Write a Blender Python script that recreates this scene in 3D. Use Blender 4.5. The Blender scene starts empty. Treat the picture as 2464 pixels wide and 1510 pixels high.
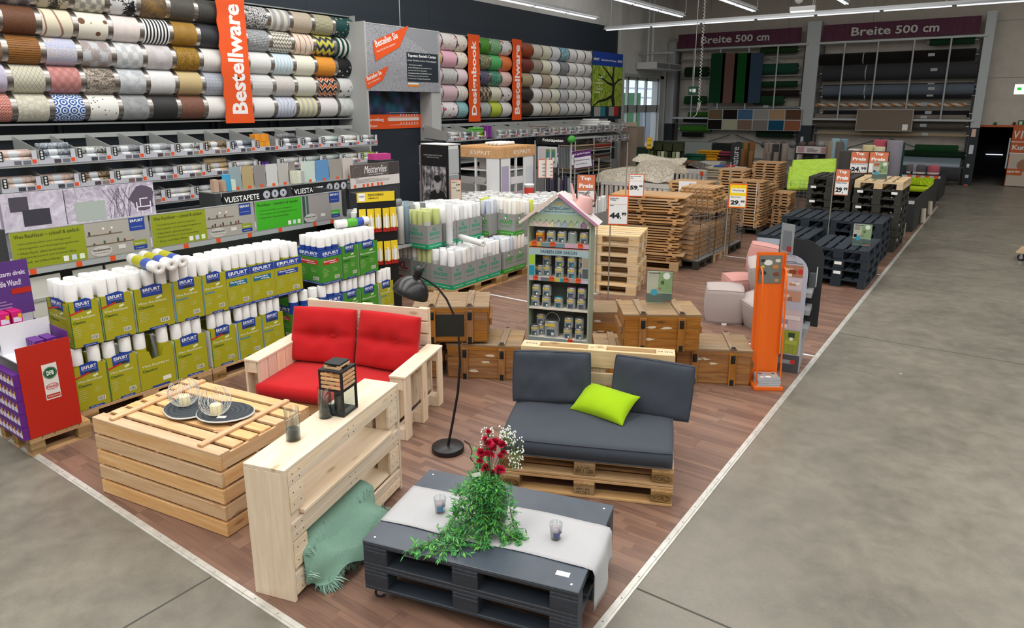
import bpy,bmesh,math,random
from math import sin,cos,pi,radians as RD
from mathutils import Vector,Matrix
random.seed(11)
SC=bpy.context.scene
COL=SC.collection
# ------------------------------------------------------------------ camera
FPX,PCX,PCY=1666.4,1232.0,662.1
PIT,YAW,ROL=0.239811,-0.617575,-0.00113
CAM=Vector((1.442,-1.891,2.658))
CWv=Vector((sin(YAW)*cos(PIT),cos(YAW)*cos(PIT),-sin(PIT)))
CR0=Vector((cos(YAW),-sin(YAW),0));CU0=CR0.cross(CWv)
CRv=cos(ROL)*CR0 +sin(ROL)*CU0
CUv=-sin(ROL)*CR0 +cos(ROL)*CU0
cd=bpy.data.cameras.new('camera');cam=bpy.data.objects.new('camera',cd);COL.objects.link(cam)
cd.sensor_width=36;cd.lens=FPX/2464*36;cd.shift_x=0;cd.shift_y=-(755-PCY)/2464
cd.clip_start=0.05;cd.clip_end=200
Mx=Matrix((( CRv.x,CUv.x,-CWv.x),(CRv.y,CUv.y,-CWv.y),(CRv.z,CUv.z,-CWv.z))).to_4x4();Mx.translation=CAM
cam.matrix_world=Mx
SC.camera=cam
SC.view_settings.view_transform='Standard';SC.view_settings.look='None'
SC.view_settings.gamma=1;SC.view_settings.use_curve_mapping=False
SC.view_settings.exposure=0.0
# ------------------------------------------------------------------ world and large lights
wd=bpy.data.worlds.new('world');SC.world=wd;wd.use_nodes=True
bgn=wd.node_tree.nodes['Background'];bgn.inputs[0].default_value=(0.78,0.88,1.0,1);bgn.inputs[1].default_value=1.6
def area(name,loc,sx,sy,power,col=(1,1,1),rot=(0,0,0)):
    l=bpy.data.lights.new(name,'AREA');l.shape='RECTANGLE';l.size=sx;l.size_y=sy;l.energy=power;l.color=col
    o=bpy.data.objects.new(name,l);COL.objects.link(o);o.location=loc;o.rotation_euler=rot
    return o
# skylight strips of the unseen roof, lengthened and with rows added for fill light
SKY_FILL_ROWS=((-7.4,2.5,2.4,19,720),(-2.4,1.5,2.6,21,900),(2.8,.5,2.4,21,640),(7.0,-1.0,2.4,18,420),(-5.0,18.0,9.0,2.4,150),(5.2,18.5,2.4,12,300))
for (x,y,sx,sy,pw) in SKY_FILL_ROWS:
    area('skylight_fill',(x,y,7.35),sx,sy,pw,(1.0,0.985,0.96))
# ------------------------------------------------------------------ pixel helpers (pixel + known plane -> point)
def ray(px,py):return (px-PCX)/FPX*CRv -(py-PCY)/FPX*CUv +CWv
def G(px,py,z=0.0):
    d=ray(px,py);return CAM +d*((z-CAM.z)/d.z)
def OX(px,py,X):
    d=ray(px,py);return CAM +d*((X-CAM.x)/d.x)
def OY(px,py,Y):
    d=ray(px,py);return CAM +d*((Y-CAM.y)/d.y)
def HT(px,py,p):
    d=ray(px,py);t=((p.x-CAM.x)*d.x+(p.y-CAM.y)*d.y)/(d.x*d.x+d.y*d.y);return (CAM+d*t).z
# ------------------------------------------------------------------ materials
def lin(c):
    if isinstance(c,str):
        c=c.lstrip('#');c=[int(c[i:i+2],16)/255 for i in (0,2,4)]
    return tuple(x/12.92 if x <= .04045 else ((x+.055)/1.055)**2.4 for x in c[:3]) +(1.0,)
MATS={}
class NT:
    def __init__(s,name,rough=.6,metal=0.0,spec=.4):
        s.m=bpy.data.materials.new(name);s.m.use_nodes=True;s.t=s.m.node_tree;s.N=s.t.nodes
        s.b=s.N['Principled BSDF'];s.b.inputs['Roughness'].default_value=rough;s.b.inputs['Metallic'].default_value=metal
        s.b.inputs['Specular IOR Level'].default_value=spec
    def n(s,ty,ins=None,**props):
        nd=s.N.new('ShaderNode'+ty)
        for k,v in props.items():setattr(nd,k,v)
        for k,v in (ins or {}).items():s.put(nd.inputs[k],v)
        return nd
    def put(s,sock,v):
        if isinstance(v,bpy.types.Node):s.t.links.new(v.outputs[0],sock)
        elif isinstance(v,bpy.types.NodeSocket):s.t.links.new(v,sock)
        elif isinstance(v,str):sock.default_value=lin(v)
        else:sock.default_value=v
    def mix(s,f,a,b,mode='MIX'):
        nd=s.N.new('ShaderNodeMix');nd.data_type='RGBA';nd.blend_type=mode
        s.put(nd.inputs[0],f);s.put(nd.inputs[6],a);s.put(nd.inputs[7],b);return nd.outputs[2]
    def math(s,op,a,b=0.0,c=0.0):
        nd=s.N.new('ShaderNodeMath');nd.operation=op
        s.put(nd.inputs[0],a);s.put(nd.inputs[1],b);s.put(nd.inputs[2],c);return nd.outputs[0]
    def ramp(s,f,stops,interp='LINEAR'):
        nd=s.N.new('ShaderNodeValToRGB');nd.color_ramp.interpolation=interp;e=nd.color_ramp.elements
        while len(e) < len(stops):e.new(.5)
        for i,(p,c) in enumerate(stops):e[i].position=p;e[i].color=lin(c) if isinstance(c,str) else c
        s.put(nd.inputs[0],f);return nd.outputs[0]
    def co(s,which='Object',scale=(1,1,1),rand=0.0,rot=(0,0,0)):
        tc=s.n('TexCoord');mp=s.n('Mapping');s.t.links.new(tc.outputs[which],mp.inputs[0]);mp.inputs['Scale'].default_value=scale
        mp.inputs['Rotation'].default_value=rot
        if rand:
            oi=s.n('ObjectInfo');cm=s.n('CombineXYZ');r1=s.math('MULTIPLY',oi.outputs['Random'],rand)
            for i in range(3):s.t.links.new(r1,cm.inputs[i])
            s.t.links.new(cm.outputs[0],mp.inputs['Location'])
        return mp.outputs[0]
    def noise(s,vec,scale,detail=3,rough=.55,dist=0.0):
        nd=s.n('TexNoise',{'Scale':scale,'Detail':detail,'Roughness':rough,'Distortion':dist});s.t.links.new(vec,nd.inputs['Vector']);return nd.outputs['Fac']
    def bump(s,h,strength=.2,dist=.01):
        b=s.n('Bump',{'Strength':strength,'Distance':dist,'Height':h});s.t.links.new(b.outputs[0],s.b.inputs['Normal'])
    def col(s,c):s.put(s.b.inputs['Base Color'],c)
def thin_glass(name,tint='#ffffff',k=.9):
    t=NT(name);N=t.N;out=N['Material Output'];N.remove(t.b)
    tr=t.n('BsdfTransparent',{'Color':tint});gl=t.n('BsdfGlossy',{'Roughness':.03});lw=t.n('LayerWeight',{'Blend':.5});mx=t.n('MixShader')
    t.t.links.new(t.math('MULTIPLY_ADD',t.math('POWER',lw.outputs['Facing'],4.0),k*.6,.03),mx.inputs[0]);t.t.links.new(tr.outputs[0],mx.inputs[1]);t.t.links.new(gl.outputs[0],mx.inputs[2]);t.t.links.new(mx.outputs[0],out.inputs[0])
    return t.m
def M(c,rough=.6,metal=0.0,spec=.4,emit=0.0,alpha=1.0,trans=0.0,var=.0):
    """plain painted / moulded surface with faint mottling"""
    key=(c,rough,metal,spec,emit,alpha,trans,var)
    if key in MATS:return MATS[key]
    t=NT('surface_'+str(c).lstrip('#'),rough,metal,spec);MATS[key]=t.m
    if var:
        nz=t.noise(t.co('Object',rand=7),9,4);k=[x/255 for x in bytes.fromhex(c.lstrip('#'))]
        a=tuple(max(0,x*(1-var)) for x in k);b=tuple(min(1,x*(1+var)) for x in k)
        t.col(t.ramp(nz,[(.3,lin(a)),(.7,lin(b))]))
    else:t.b.inputs['Base Color'].default_value=lin(c)
    if emit:t.b.inputs['Emission Color'].default_value=lin(c);t.b.inputs['Emission Strength'].default_value=emit
    if alpha < 1:t.b.inputs['Alpha'].default_value=alpha
    if trans:t.b.inputs['Transmission Weight'].default_value=trans;t.b.inputs['IOR'].default_value=1.45
    return t.m
WOODS={'pine':('#e0bd94','#cda273','#97653b',.5),'pale':('#ead9c2','#dfcaae','#b0926d',.55),'pallet':('#cbaa80','#b58f64','#7d5d3c',.75),
         'newpallet':('#e2cba4','#cfb188','#987448',.7),'old':('#a37544','#835831','#44301b',.7),'oldtop':('#9c8568','#856d51','#554433',.8),
         'stack':('#cba67a','#b1895d','#7d5936',.7),'chip':('#a98a5c','#80623a','#5d4527',.9),'lattice':('#bf9a72','#a27c55','#6d4c2d',.7),
         'black':('#3b414a','#30363e','#24282e',.5),'navy':('#2c3640','#222b34','#181e25',.6),'olive':('#3f3d36','#33322c','#24241f',.65),
         'green':('#3d3f2c','#34382a','#23251b',.65),'beam':('#b89a6a','#a0814f','#70552f',.7)}
def wood(kind,ax=0):
    key=('wood',kind,ax)
    if key in MATS:return MATS[key]
    a,b,k,ro=WOODS[kind]
    dark=kind in ('black','navy','olive','green')
    t=NT('wood_'+kind,ro,0,.35);MATS[key]=t.m
    sc=[9,9,9];sc[ax]=.7
    v=t.co('Object',tuple(sc),13)
    n1=t.noise(v,2.2,4,.6,.8);n2=t.noise(v,9,3,.6,.3)
    g=t.math('ADD',t.math('MULTIPLY',n1,.7),t.math('MULTIPLY',n2,.3))
    c=t.ramp(g,[(.36,a),(.60,b)])
    oi=t.n('ObjectInfo');hv=t.n('HueSaturation',{'Color':c,'Value':t.math('MULTIPLY_ADD',oi.outputs['Random'],.2,.9),'Saturation':t.math('MULTIPLY_ADD',oi.outputs['Random'],.25,.88)})
    c=hv.outputs[0]
    sk=[6,6,6];sk[ax]=2.2
    vo=t.n('TexVoronoi',{'Scale':1.0});t.t.links.new(t.co('Object',tuple(sk),29),vo.inputs['Vector'])
    kn=t.ramp(vo.outputs['Distance'],[(.05,(1,1,1,1)),(.13,(0,0,0,1))])
    if not dark:c=t.mix(t.math('MULTIPLY',kn,.75),c,k)
    else:c=t.mix(t.math('MULTIPLY',n2,.5),c,k)
    t.col(c);t.bump(g,.25 if not dark else .35,.004)
    return t.m
# ------------------------------------------------------------------ mesh building
class MB:
    def __init__(s):s.v=[];s.f=[];s.mi=[];s.sm=[];s.uv={}
    def add(s,vs,fs,mi=0,sm=False,mat=None):
        o=len(s.v)
        for v in vs:
            v=Vector(v);s.v.append(mat @ v if mat else v)
        for f in fs:s.f.append(tuple(i+o for i in f));s.mi.append(mi);s.sm.append(sm)
        return s
    def box(s,x0,x1,y0,y1,z0,z1,mi=0,mat=None):
        return s.add([(x0,y0,z0),(x1,y0,z0),(x1,y1,z0),(x0,y1,z0),(x0,y0,z1),(x1,y0,z1),(x1,y1,z1),(x0,y1,z1)],
                     [(0,3,2,1),(4,5,6,7),(0,1,5,4),(1,2,6,5),(2,3,7,6),(3,0,4,7)],mi,False,mat)
    def cyl(s,p0,p1,r0,r1=None,n=12,caps=True,mi=0,sm=True):
        p0=Vector(p0);p1=Vector(p1);r1=r0 if r1 is None else r1
        q=(p1-p0).to_track_quat('Z','Y').to_matrix();a=q @ Vector((1,0,0));b=q @ Vector((0,1,0))
        vs=[p+(a*cos(2*pi*i/n)+b*sin(2*pi*i/n))*r for p,r in ((p0,r0),(p1,r1)) for i in range(n)]
        s.add(vs,[(i,(i+1) % n,n+(i+1) % n,n+i) for i in range(n)],mi,sm)
        if caps:s.add(vs,[tuple(range(n-1,-1,-1)),tuple(range(n,2*n))],mi)
        return s
    def tube(s,pts,r,n=8,mi=0,closed=False,taper=None):
        pts=[Vector(p) for p in pts];m=len(pts);vs=[]
        for i,p in enumerate(pts):
            if closed:d=pts[(i+1) % m]-pts[i-1]
            else:d=pts[min(i+1,m-1)]-pts[max(i-1,0)]
            d=d.normalized() if d.length > 1e-9 else Vector((0,0,1))
            a=d.cross(Vector((0,0,1)))
            if a.length < 1e-3:a=d.cross(Vector((0,1,0)))
            a.normalize();b=d.cross(a);rr=r if taper is None else r*(1+(taper-1)*i/(m-1))
            vs+=[p+(a*cos(2*pi*k/n)+b*sin(2*pi*k/n))*rr for k in range(n)]
        fs=[]
        for i in range(m if closed else m-1):
            j=(i+1) % m
            fs+=[(i*n+k,i*n+(k+1) % n,j*n+(k+1) % n,j*n+k) for k in range(n)]
        s.add(vs,fs,mi,True)
        if not closed:s.add(vs[:n]+vs[-n:],[tuple(range(n)),tuple(range(2*n-1,n-1,-1))],mi)
        return s
    def lathe(s,prof,n=20,c=(0,0,0),mi=0,a0=0,a1=2*pi,sm=True):
        full=abs(a1-a0-2*pi) < 1e-6;m=n if full else n+1;vs=[]
        for r,z in prof:vs+=[(c[0]+r*cos(a0+(a1-a0)*k/n),c[1]+r*sin(a0+(a1-a0)*k/n),c[2]+z) for k in range(m)]
        fs=[]
        for i in range(len(prof)-1):
            for k in range(n):fs.append((i*m+k,i*m+(k+1) % m,(i+1)*m+(k+1) % m,(i+1)*m+k))
        return s.add(vs,fs,mi,sm)
    def prism(s,poly,y0,y1,mi=0,mat=None):
        """polygon in local XZ (counter-clockwise seen from -Y) extruded along Y"""
        n=len(poly)
        vs=[(x,y0,z) for x,z in poly]+[(x,y1,z) for x,z in poly]
        return s.add(vs,[tuple(range(n)),tuple(range(2*n-1,n-1,-1))]+[(i,n+i,n+(i+1) % n,(i+1) % n) for i in range(n)],mi,False,mat)
    def quad(s,a,b,c,d,mi=0):return s.add([a,b,c,d],[(0,1,2,3)],mi)
    def mesh(s,name,mats):
        me=bpy.data.meshes.new(name);me.from_pydata([tuple(v) for v in s.v],[],s.f)
        for m in (mats if isinstance(mats,(list,tuple)) else [mats]):me.materials.append(m)
        me.polygons.foreach_set('material_index',s.mi);me.polygons.foreach_set('use_smooth',s.sm);me.update()
        return me
    def build(s,name,mats,parent=None,loc=(0,0,0),rot=(0,0,0),**tags):return OB(name,s.mesh(name,mats),parent,loc,rot,**tags)
def OB(name,me,parent=None,loc=(0,0,0),rot=(0,0,0),scale=None,**tags):
    o=bpy.data.objects.new(name,me);COL.objects.link(o);o.parent=parent;o.location=loc;o.rotation_euler=rot
    if scale:o.scale=scale
    for k,v in tags.items():
        if v:o[k]=v
    return o
def TH(name,label,cat,loc=(0,0,0),rz=0.0,group=None,rot=None):
    o=OB(name,None,None,loc,rot or (0,0,rz),label=label,category=cat,group=group);o.empty_display_size=.1
    return o
def ST(name,me,mats=None,**k):
    o=OB(name,me.mesh(name,mats) if isinstance(me,MB) else me,**k);o['kind']='structure';return o
CACHE={}
def bmesh_box(sx,sy,sz,mat,bev):
    key=('b',round(sx,4),round(sy,4),round(sz,4),mat.name if not isinstance(mat,str) else mat,bev)
    if key in CACHE:return CACHE[key]
    mm=mat
    if isinstance(mat,str):mm=wood(mat,max(range(3),key=lambda i:(sx,sy,sz)[i]))
    if not bev:me=MB().box(-sx/2,sx/2,-sy/2,sy/2,-sz/2,sz/2).mesh('box',mm)
    else:
        bm=bmesh.new();bmesh.ops.create_cube(bm,size=1.0)
        for v in bm.verts:v.co=Vector((v.co.x*sx,v.co.y*sy,v.co.z*sz))
        bmesh.ops.bevel(bm,geom=list(bm.edges),offset=bev,segments=1,affect='EDGES')
        me=bpy.data.meshes.new('box');bm.to_mesh(me);bm.free();me.materials.append(mm)
    CACHE[key]=me;return me
def BX(name,parent,x0,x1,y0,y1,z0,z1,mat,bev=0,rot=(0,0,0),**tags):
    """box part from its bounds in the parent's space; alike boxes share mesh data"""
    return OB(name,bmesh_box(x1-x0,y1-y0,z1-z0,mat,bev),parent,((x0+x1)/2,(y0+y1)/2,(z0+z1)/2),rot,**tags)
def CM(key,fn):
    if key not in CACHE:CACHE[key]=fn()
    return CACHE[key]
def copy_tree(o,parent=None):
    c=o.copy();COL.objects.link(c);c.parent=parent
    for ch in o.children:copy_tree(ch,c)
    return c
def text_mesh(s,bold,shear,mat,align):
    def mk():
        cu=bpy.data.curves.new('t','FONT');cu.body=s;cu.size=1;cu.offset=bold;cu.shear=shear;cu.resolution_u=2
        cu.align_x='LEFT';cu.space_line=1.0
        ob=bpy.data.objects.new('t',cu)
        me=bpy.data.meshes.new_from_object(ob);bpy.data.objects.remove(ob)
        me.materials.clear();me.materials.append(mat)
        if me.vertices:
            xs=[v.co.x for v in me.vertices];ys=[v.co.y for v in me.vertices]
            x0,x1,y0,y1=min(xs),max(xs),min(ys),max(ys)
            for v in me.vertices:v.co.x=(v.co.x-x0)/(x1-x0);v.co.y=(v.co.y-y0)/(y1-y0)
        return me
    return CM(('t',s,bold,shear,mat.name),mk)
def TX(s,parent,x,z,w,h,mat,y=0.0,bold=.02,shear=0.0,rot=None,name='lettering'):
    """flat lettering filling the w x h rectangle whose lower left corner is (x, z) on the parent's front (-Y) side"""
    return OB(name,text_mesh(s,bold,shear,mat,0),parent,(x,y,z),rot or (pi/2,0,0),(w,h,1))
def FQ(name,parent,x0,x1,z0,z1,mat,y=0.0,**t):
    """flat printed panel on the front side"""
    key=('fq',mat.name)
    me=CM(key,lambda:MB().quad((0,0,0),(1,0,0),(1,0,1),(0,0,1)).mesh('print',mat))
    return OB(name,me,parent,(x0,y,z0),(0,0,0),(x1-x0,1,z1-z0),**t)
def lines(name,parent,x0,x1,z0,z1,n,mat,y=0.0,fill=.45,seed=1):
    """rows of fine print too small to read, as thin strips"""
    rr=random.Random(seed);mb=MB();h=(z1-z0)/n
    for i in range(n):
        a=z1-h*(i+1);w=(x1-x0)*rr.uniform(.55,1)
        mb.quad((x0,0,a),(x0+w,0,a),(x0+w,0,a+h*fill),(x0,0,a+h*fill))
    return mb.build(name,mat,parent,(0,y,0))
WHITE=M('#f2f2f0',.55);STEEL=M('#b9bcc0',.28,1.0);BLACK=M('#161719',.45);ORANGE=M('#e8571f',.5);GREYM=M('#a9adac',.5);THING=thin_glass('clear_glass','#f2f6f5')
# ================================================================== setting
def concrete():
    t=NT('polished_concrete',.42,0,.45)
    v=t.co('Object')
    n1=t.noise(v,.9,5,.6,.4);n2=t.noise(v,5.5,5,.65,.3);n3=t.noise(v,60,2,.5)
    g=t.math('ADD',t.math('MULTIPLY',n1,.55),t.math('ADD',t.math('MULTIPLY',n2,.33),t.math('MULTIPLY',n3,.12)))
    c=t.ramp(g,[(.34,'#605c54'),(.5,'#746f64'),(.66,'#857f73')])
    sp=t.n('TexVoronoi',{'Scale':1.6});t.t.links.new(v,sp.inputs['Vector'])
    c=t.mix(t.ramp(sp.outputs['Distance'],[(.012,(1,1,1,1)),(.02,(0,0,0,1))]),c,'#c9cccb')
    t.col(c);t.put(t.b.inputs['Roughness'],t.math('MULTIPLY_ADD',n2,.35,.2));t.bump(n2,.05,.01)
    return t.m
def laminate(ax):
    t=NT('laminate_wood',.38,0,.4)
    tc=t.n('TexCoord');sx=t.n('SeparateXYZ');t.t.links.new(tc.outputs['Object'],sx.inputs[0])
    oi=t.n('ObjectInfo')
    row=t.math('FLOOR',t.math('MULTIPLY',sx.outputs[1],1/.0634))
    xo=t.math('MULTIPLY_ADD',t.math('SINE',t.math('MULTIPLY_ADD',row,12.7,t.math('MULTIPLY',oi.outputs['Random'],40))),.5,sx.outputs[0])
    cell=t.math('FLOOR',t.math('MULTIPLY',xo,2.0))
    cm=t.n('CombineXYZ',{0:cell,1:row,2:t.math('MULTIPLY',oi.outputs['Random'],91)})
    wn=t.n('TexWhiteNoise');t.t.links.new(cm.outputs[0],wn.inputs['Vector'])
    v=t.co('Object',(1.2,16,1),17)
    g=t.noise(v,2.4,5,.62,.9)
    base=t.ramp(wn.outputs[0],[(.0,'#604840'),(.5,'#72564b'),(1,'#856757')])
    c=t.mix(t.ramp(g,[(.3,(0,0,0,1)),(.75,(1,1,1,1))]),base,'#96765f','MIX')
    c=t.mix(.42,base,c)
    t.col(c);t.put(t.b.inputs['Roughness'],t.math('MULTIPLY_ADD',g,.2,.28));return t.m
CONC=concrete();LAM=laminate(0)
ZW=0.008   # the laminate lies a few millimetres above the concrete
def slab(name,x0,x1,y0,y1,z0,z1,mat):return ST(name,MB().box(x0,x1,y0,y1,z0,z1),mat)
fl=slab('floor',-11.05,9,-14,32,-.2,0,CONC)
JM=M('#4a4843',.9)
for yj in (1.286,6.85,12.25,17.7,23.1):BX('expansion_joint',fl,.055,9,yj-.006,yj+.006,-.001,.0012,JM)
BX('expansion_joint',fl,-2.018,-2.006,-14,-.055,-.001,.0012,JM)
fw=slab('floor_laminate',-10.4,0,0,20,.0005,.002,LAM)
rr=random.Random(4)
row=0;y=0.0;pl=[]
while y < 12.0:
    x=0.0;off=rr.choice((.3,.6,.9,1.2));first=True
    while x > -5.2:
        w=off if first else 1.2;first=False
        pl.append((x-w,x,y,min(y+.19,12.0)));x -= w
    y+=.19
nob=0
rest=MB()
for (a,b,c,d) in pl:
    if nob < 290 and b-a > .5:
        BX('plank',fw,a+.0008,b-.0008,c+.0008,d-.0008,.002,ZW,LAM);nob+=1
    else:rest.box(a+.0008,b-.0008,c+.0008,d-.0008,.002,ZW)
o=rest.build('plank_field',LAM,fw);o['kind']='stuff'
o=MB().box(-10.4,0,0,12,.002,ZW-.0015).box(-10.4,0,12,20,.002,ZW).build('plank_backing',LAM,fw)
ALU=NT('brushed_aluminium',.45,.55);_n=ALU.noise(ALU.co('Object',(1,1,1)),14,4);ALU.col(ALU.ramp(_n,[(.3,'#c4c2bb'),(.7,'#dddbd4')]));ALU=ALU.m
def trim(name,x0,x1,y0,y1,alongx):
    mb=MB()
    if alongx:mb.prism([(0,0),(.055,0),(.05,.012),(.014,.016),(0,.012)],0,1);return ST(name,MB().box(x0,x1,y0,y1,0,.006).box(x0,x1,y0+.014,y1-.006,.006,.013),ALU)
    return ST(name,MB().box(x0,x1,y0,y1,0,.006).box(x0+.006,x1-.014,y0,y1,.006,.013),ALU)
for i,(a,b) in enumerate(((-.05,2.86),(2.862,5.0),(5.002,12),(12.002,20))):
    t_=trim('trim_%d' % (i+1),0,.05,a,b,False)
    for k in range(int((b-a)/.22)):OB('screw',CM('screw',lambda:MB().lathe([(0,.0022),(.004,.0018),(.006,0)],8).mesh('screw',M('#8d8c88',.4,.8))),t_,(.025,a+.1+.22*k,.0128))
for i,(a,b) in enumerate(((-4.3,-2.92),(-2.918,-1.73),(-1.728,.05),(-8.4,-4.302))):
    t_=trim('trim_%d' % (i+5),a,b,-.05,0,True)
    for k in range(int((b-a)/.2)):OB('screw',CACHE['screw'],t_,(a+.1+.2*k,-.027,.0128))
TAPE=M('#dfe3e6',.5)
slab('trim_9',-6.2,-.0,5.8,5.83,ZW,ZW+.003,TAPE);slab('trim_10',-6.2,0,10.375,10.405,ZW,ZW+.003,TAPE)
# ---- walls
def wallmat(name,a,b,sc=3):
    t=NT(name,.85);n=t.noise(t.co('Object'),sc,4);t.col(t.ramp(n,[(.35,a),(.65,b)]));t.bump(t.noise(t.co('Object'),90,2),.08,.004);return t.m
WBACK=wallmat('plaster_beige','#b3aca2','#bcb5ab');WLEFT=wallmat('plaster_pale','#c4c3c0','#cccbc8');NAVY=M('#232c35',.6);CEIL=wallmat('ceiling_paint','#c9cac8','#d3d4d2')
YB=27.0;XL=-10.75
DX0,DX1,DZ=.42,2.0,1.95
wb=MB().box(XL-.3,DX0,YB,YB+.3,0,7.6).box(DX1,9,YB,YB+.3,0,7.6).box(DX0,DX1,YB,YB+.3,DZ,7.6)
wbo=ST('wall_back',wb,WBACK)
for zz in (3.55,5.35):BX('panel_joint',wbo,XL,9,YB-.004,YB+.01,zz-.008,zz+.008,M('#8f8981',.9))
for xx in (-9.2,-6.1,-3.2,3.6):BX('panel_joint',wbo,xx-.008,xx+.008,YB-.004,YB+.01,3.5,7.6,M('#8f8981',.9))
# dark store room behind the doorway
dk=MB().box(DX0-.1,DX0,YB+.3,YB+4,0,2.6).box(DX1,DX1+.1,YB+.3,YB+4,0,2.6).box(DX0-.1,DX1+.1,YB+4,YB+4.1,0,2.6).box(DX0-.1,DX1+.1,YB+.3,YB+4.1,2.5,2.6)
ST('wall_storeroom',dk,M('#26282a',.9))
# left wall with glazed door opening to the garden yard (Y 21.6 .. 25.7)
GY0,GY1,GZ=22.3,25.75,3.72
wl=MB().box(XL-.3,XL,-14,GY0,0,7.6).box(XL-.3,XL,GY1,YB+.3,0,7.6).box(XL-.3,XL,GY0,GY1,GZ,7.6)
ST('wall_left',wl,WLEFT)
ST('wall_right',MB().box(9,9.3,-14,YB+.3,0,7.6),WLEFT)
ST('wall_front',MB().box(XL-.3,9.3,-14.3,-14,0,7.6),WLEFT)
cl=MB()
cl.box(XL-.3,9.3,-14.3,YB+.3,7.6,7.75)
clo=ST('ceiling',cl,CEIL)
for (x,y,sx,sy,pw) in SKY_FILL_ROWS:
    BX('skylight_fill_pane',clo,x-sx/2,x+sx/2,y-sy/2,y+sy/2,7.5,7.6,M('#eef4fa',.4))  # unseen panes over every light row, the added fill rows included
# dark navy cladding behind the wallpaper displays
cladding=ST('wall_panel_left',MB().box(XL,XL+.12,-1,21.7,0,5.36),NAVY)
for yy in (7.9,11.6):BX('panel_joint',cladding,XL+.119,XL+.122,yy-.004,yy+.004,1.0,5.35,M("#1a2129",.7))
# ================================================================== foreground furniture
from mathutils import noise as mnoise
def fabric(c,c2,scale=900,rough=.9,bump=.12):
    key=('fab',c)
    if key in MATS:return MATS[key]
    t=NT('fabric',rough,0,.15);v=t.co('Object');n=t.noise(v,4,4);w=t.noise(v,scale/6,2)
    t.col(t.mix(t.math('MULTIPLY_ADD',w,.5,t.math('MULTIPLY',n,.5)),c,c2));t.bump(w,bump,.002)
    t.b.inputs['Sheen Weight'].default_value=.08;MATS[key]=t.m;return t.m
PAL_BOARDS=[(-.4,-.255),(-.2125,-.1125),(-.0725,.0725),(.1125,.2125),(.255,.4)]
def pallet(parent,mat,tf=lambda b:b,bev=.004,blocks=True,blockmat=None):
    """euro pallet 1.2 x 0.8 x 0.144 centred on the origin of tf's space"""
    bm_=blockmat or mat
    def p(n,*b,m=mat):x=tf(b);return BX(n,parent,*x,m,bev)
    for a,c in ((-.4,-.3),(-.0725,.0725),(.3,.4)):p('bottom_board',-.6,.6,a,c,0,.022)
    for xa,xb in ((-.6,-.455),(-.0725,.0725),(.455,.6)):
        for a,c in ((-.4,-.3),(-.0725,.0725),(.3,.4)):p('block',xa,xb,a,c,.022,.1,m=bm_)
        p('cross_board',xa,xb,-.4,.4,.1,.122)
    for a,c in PAL_BOARDS:p('deck_board',-.6,.6,a,c,.122,.144)
def off(dx,dy,dz):return lambda b:(b[0]+dx,b[1]+dx,b[2]+dy,b[3]+dy,b[4]+dz,b[5]+dz)
def cushion(w,d,h,edge=.6,p=5,tufts=(),seed=0,wr=.006,n=26,bulge=.0,mat=None,name='cover',sag=0.0):
    """soft cushion centred on its base: local z is its thickness"""
    m=max(6,int(n*d/w));mb=MB();vs=[]
    for sgn in (1,-1):
        for j in range(m+1):
            for i in range(n+1):
                u=-1+2*i/n;v=-1+2*j/m
                e=max(0,(1-abs(u)**p)*(1-abs(v)**p))**.5
                z=h/2*(edge+(1-edge)*e)
                wv=(mnoise.noise(Vector((u*1.6*w/.6+seed*7,v*1.6*d/.6,seed)))*1.6+mnoise.noise(Vector((u*4.5*w/.6+seed*3,v*3*d/.6,seed+5)))*.8)*wr*e
                z+=wv
                for tx,ty,ts,td in tufts:
                    dd=(((u-tx)*w/2)**2+((v-ty)*d/2)**2)**.5
                    z -= td*math.exp(-(dd/ts)**2) +td*.35*math.exp(-(((v-ty)*d/2)/(ts*.45))**2)*e
                cs=1-.02*(u*u*v*v) -bulge*(1-e)*0
                x=u*w/2*(1-.025*(v*v)*0)*cs;y=v*d/2*cs
                x -= bulge*u*(1-(1-v*v))*0
                # concave sides for pillows
                x *= 1-bulge*(1-v**2)*abs(u)**3;y *= 1-bulge*(1-u**2)*abs(v)**3
                vs.append((x,y,h/2+sgn*z))
    N=(n+1)*(m+1);fs=[]
    for j in range(m):
        for i in range(n):
            a=j*(n+1)+i;fs.append((a,a+1,a+n+2,a+n+1));fs.append((N+a,N+a+n+1,N+a+n+2,N+a+1))
    loop=[i for i in range(n+1)]+[j*(n+1)+n for j in range(1,m+1)]+[m*(n+1)+i for i in range(n-1,-1,-1)]+[j*(n+1) for j in range(m-1,0,-1)]
    L=len(loop)
    for k in range(L):
        a,b=loop[k],loop[(k+1) % L];fs.append((a,N+a,N+b,b))
    mb.add(vs,fs,0,True)
    return mb,[Vector(vs[i]) for i in loop],[Vector(vs[N+i]) for i in loop]
def cushion_thing(name,label,loc,rot,w,d,h,mat,pipe=True,group=None,cat='cushion',**k):
    t=TH(name,label,cat,loc,rot=rot,group=group)
    mb,top,bot=cushion(w,d,h,mat=mat,**k);mb.build('cover',mat,t)
    if pipe:
        for lp in (top,bot):MB().tube(lp,.004,6,closed=True).build('piping',mat,t)
    return t
def place(o,a,x,y,z=0.0):
    """thing-local -> world"""
    return Vector((o[0]+x*cos(a)-y*sin(a),o[1]+x*sin(a)+y*cos(a),z))
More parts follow.
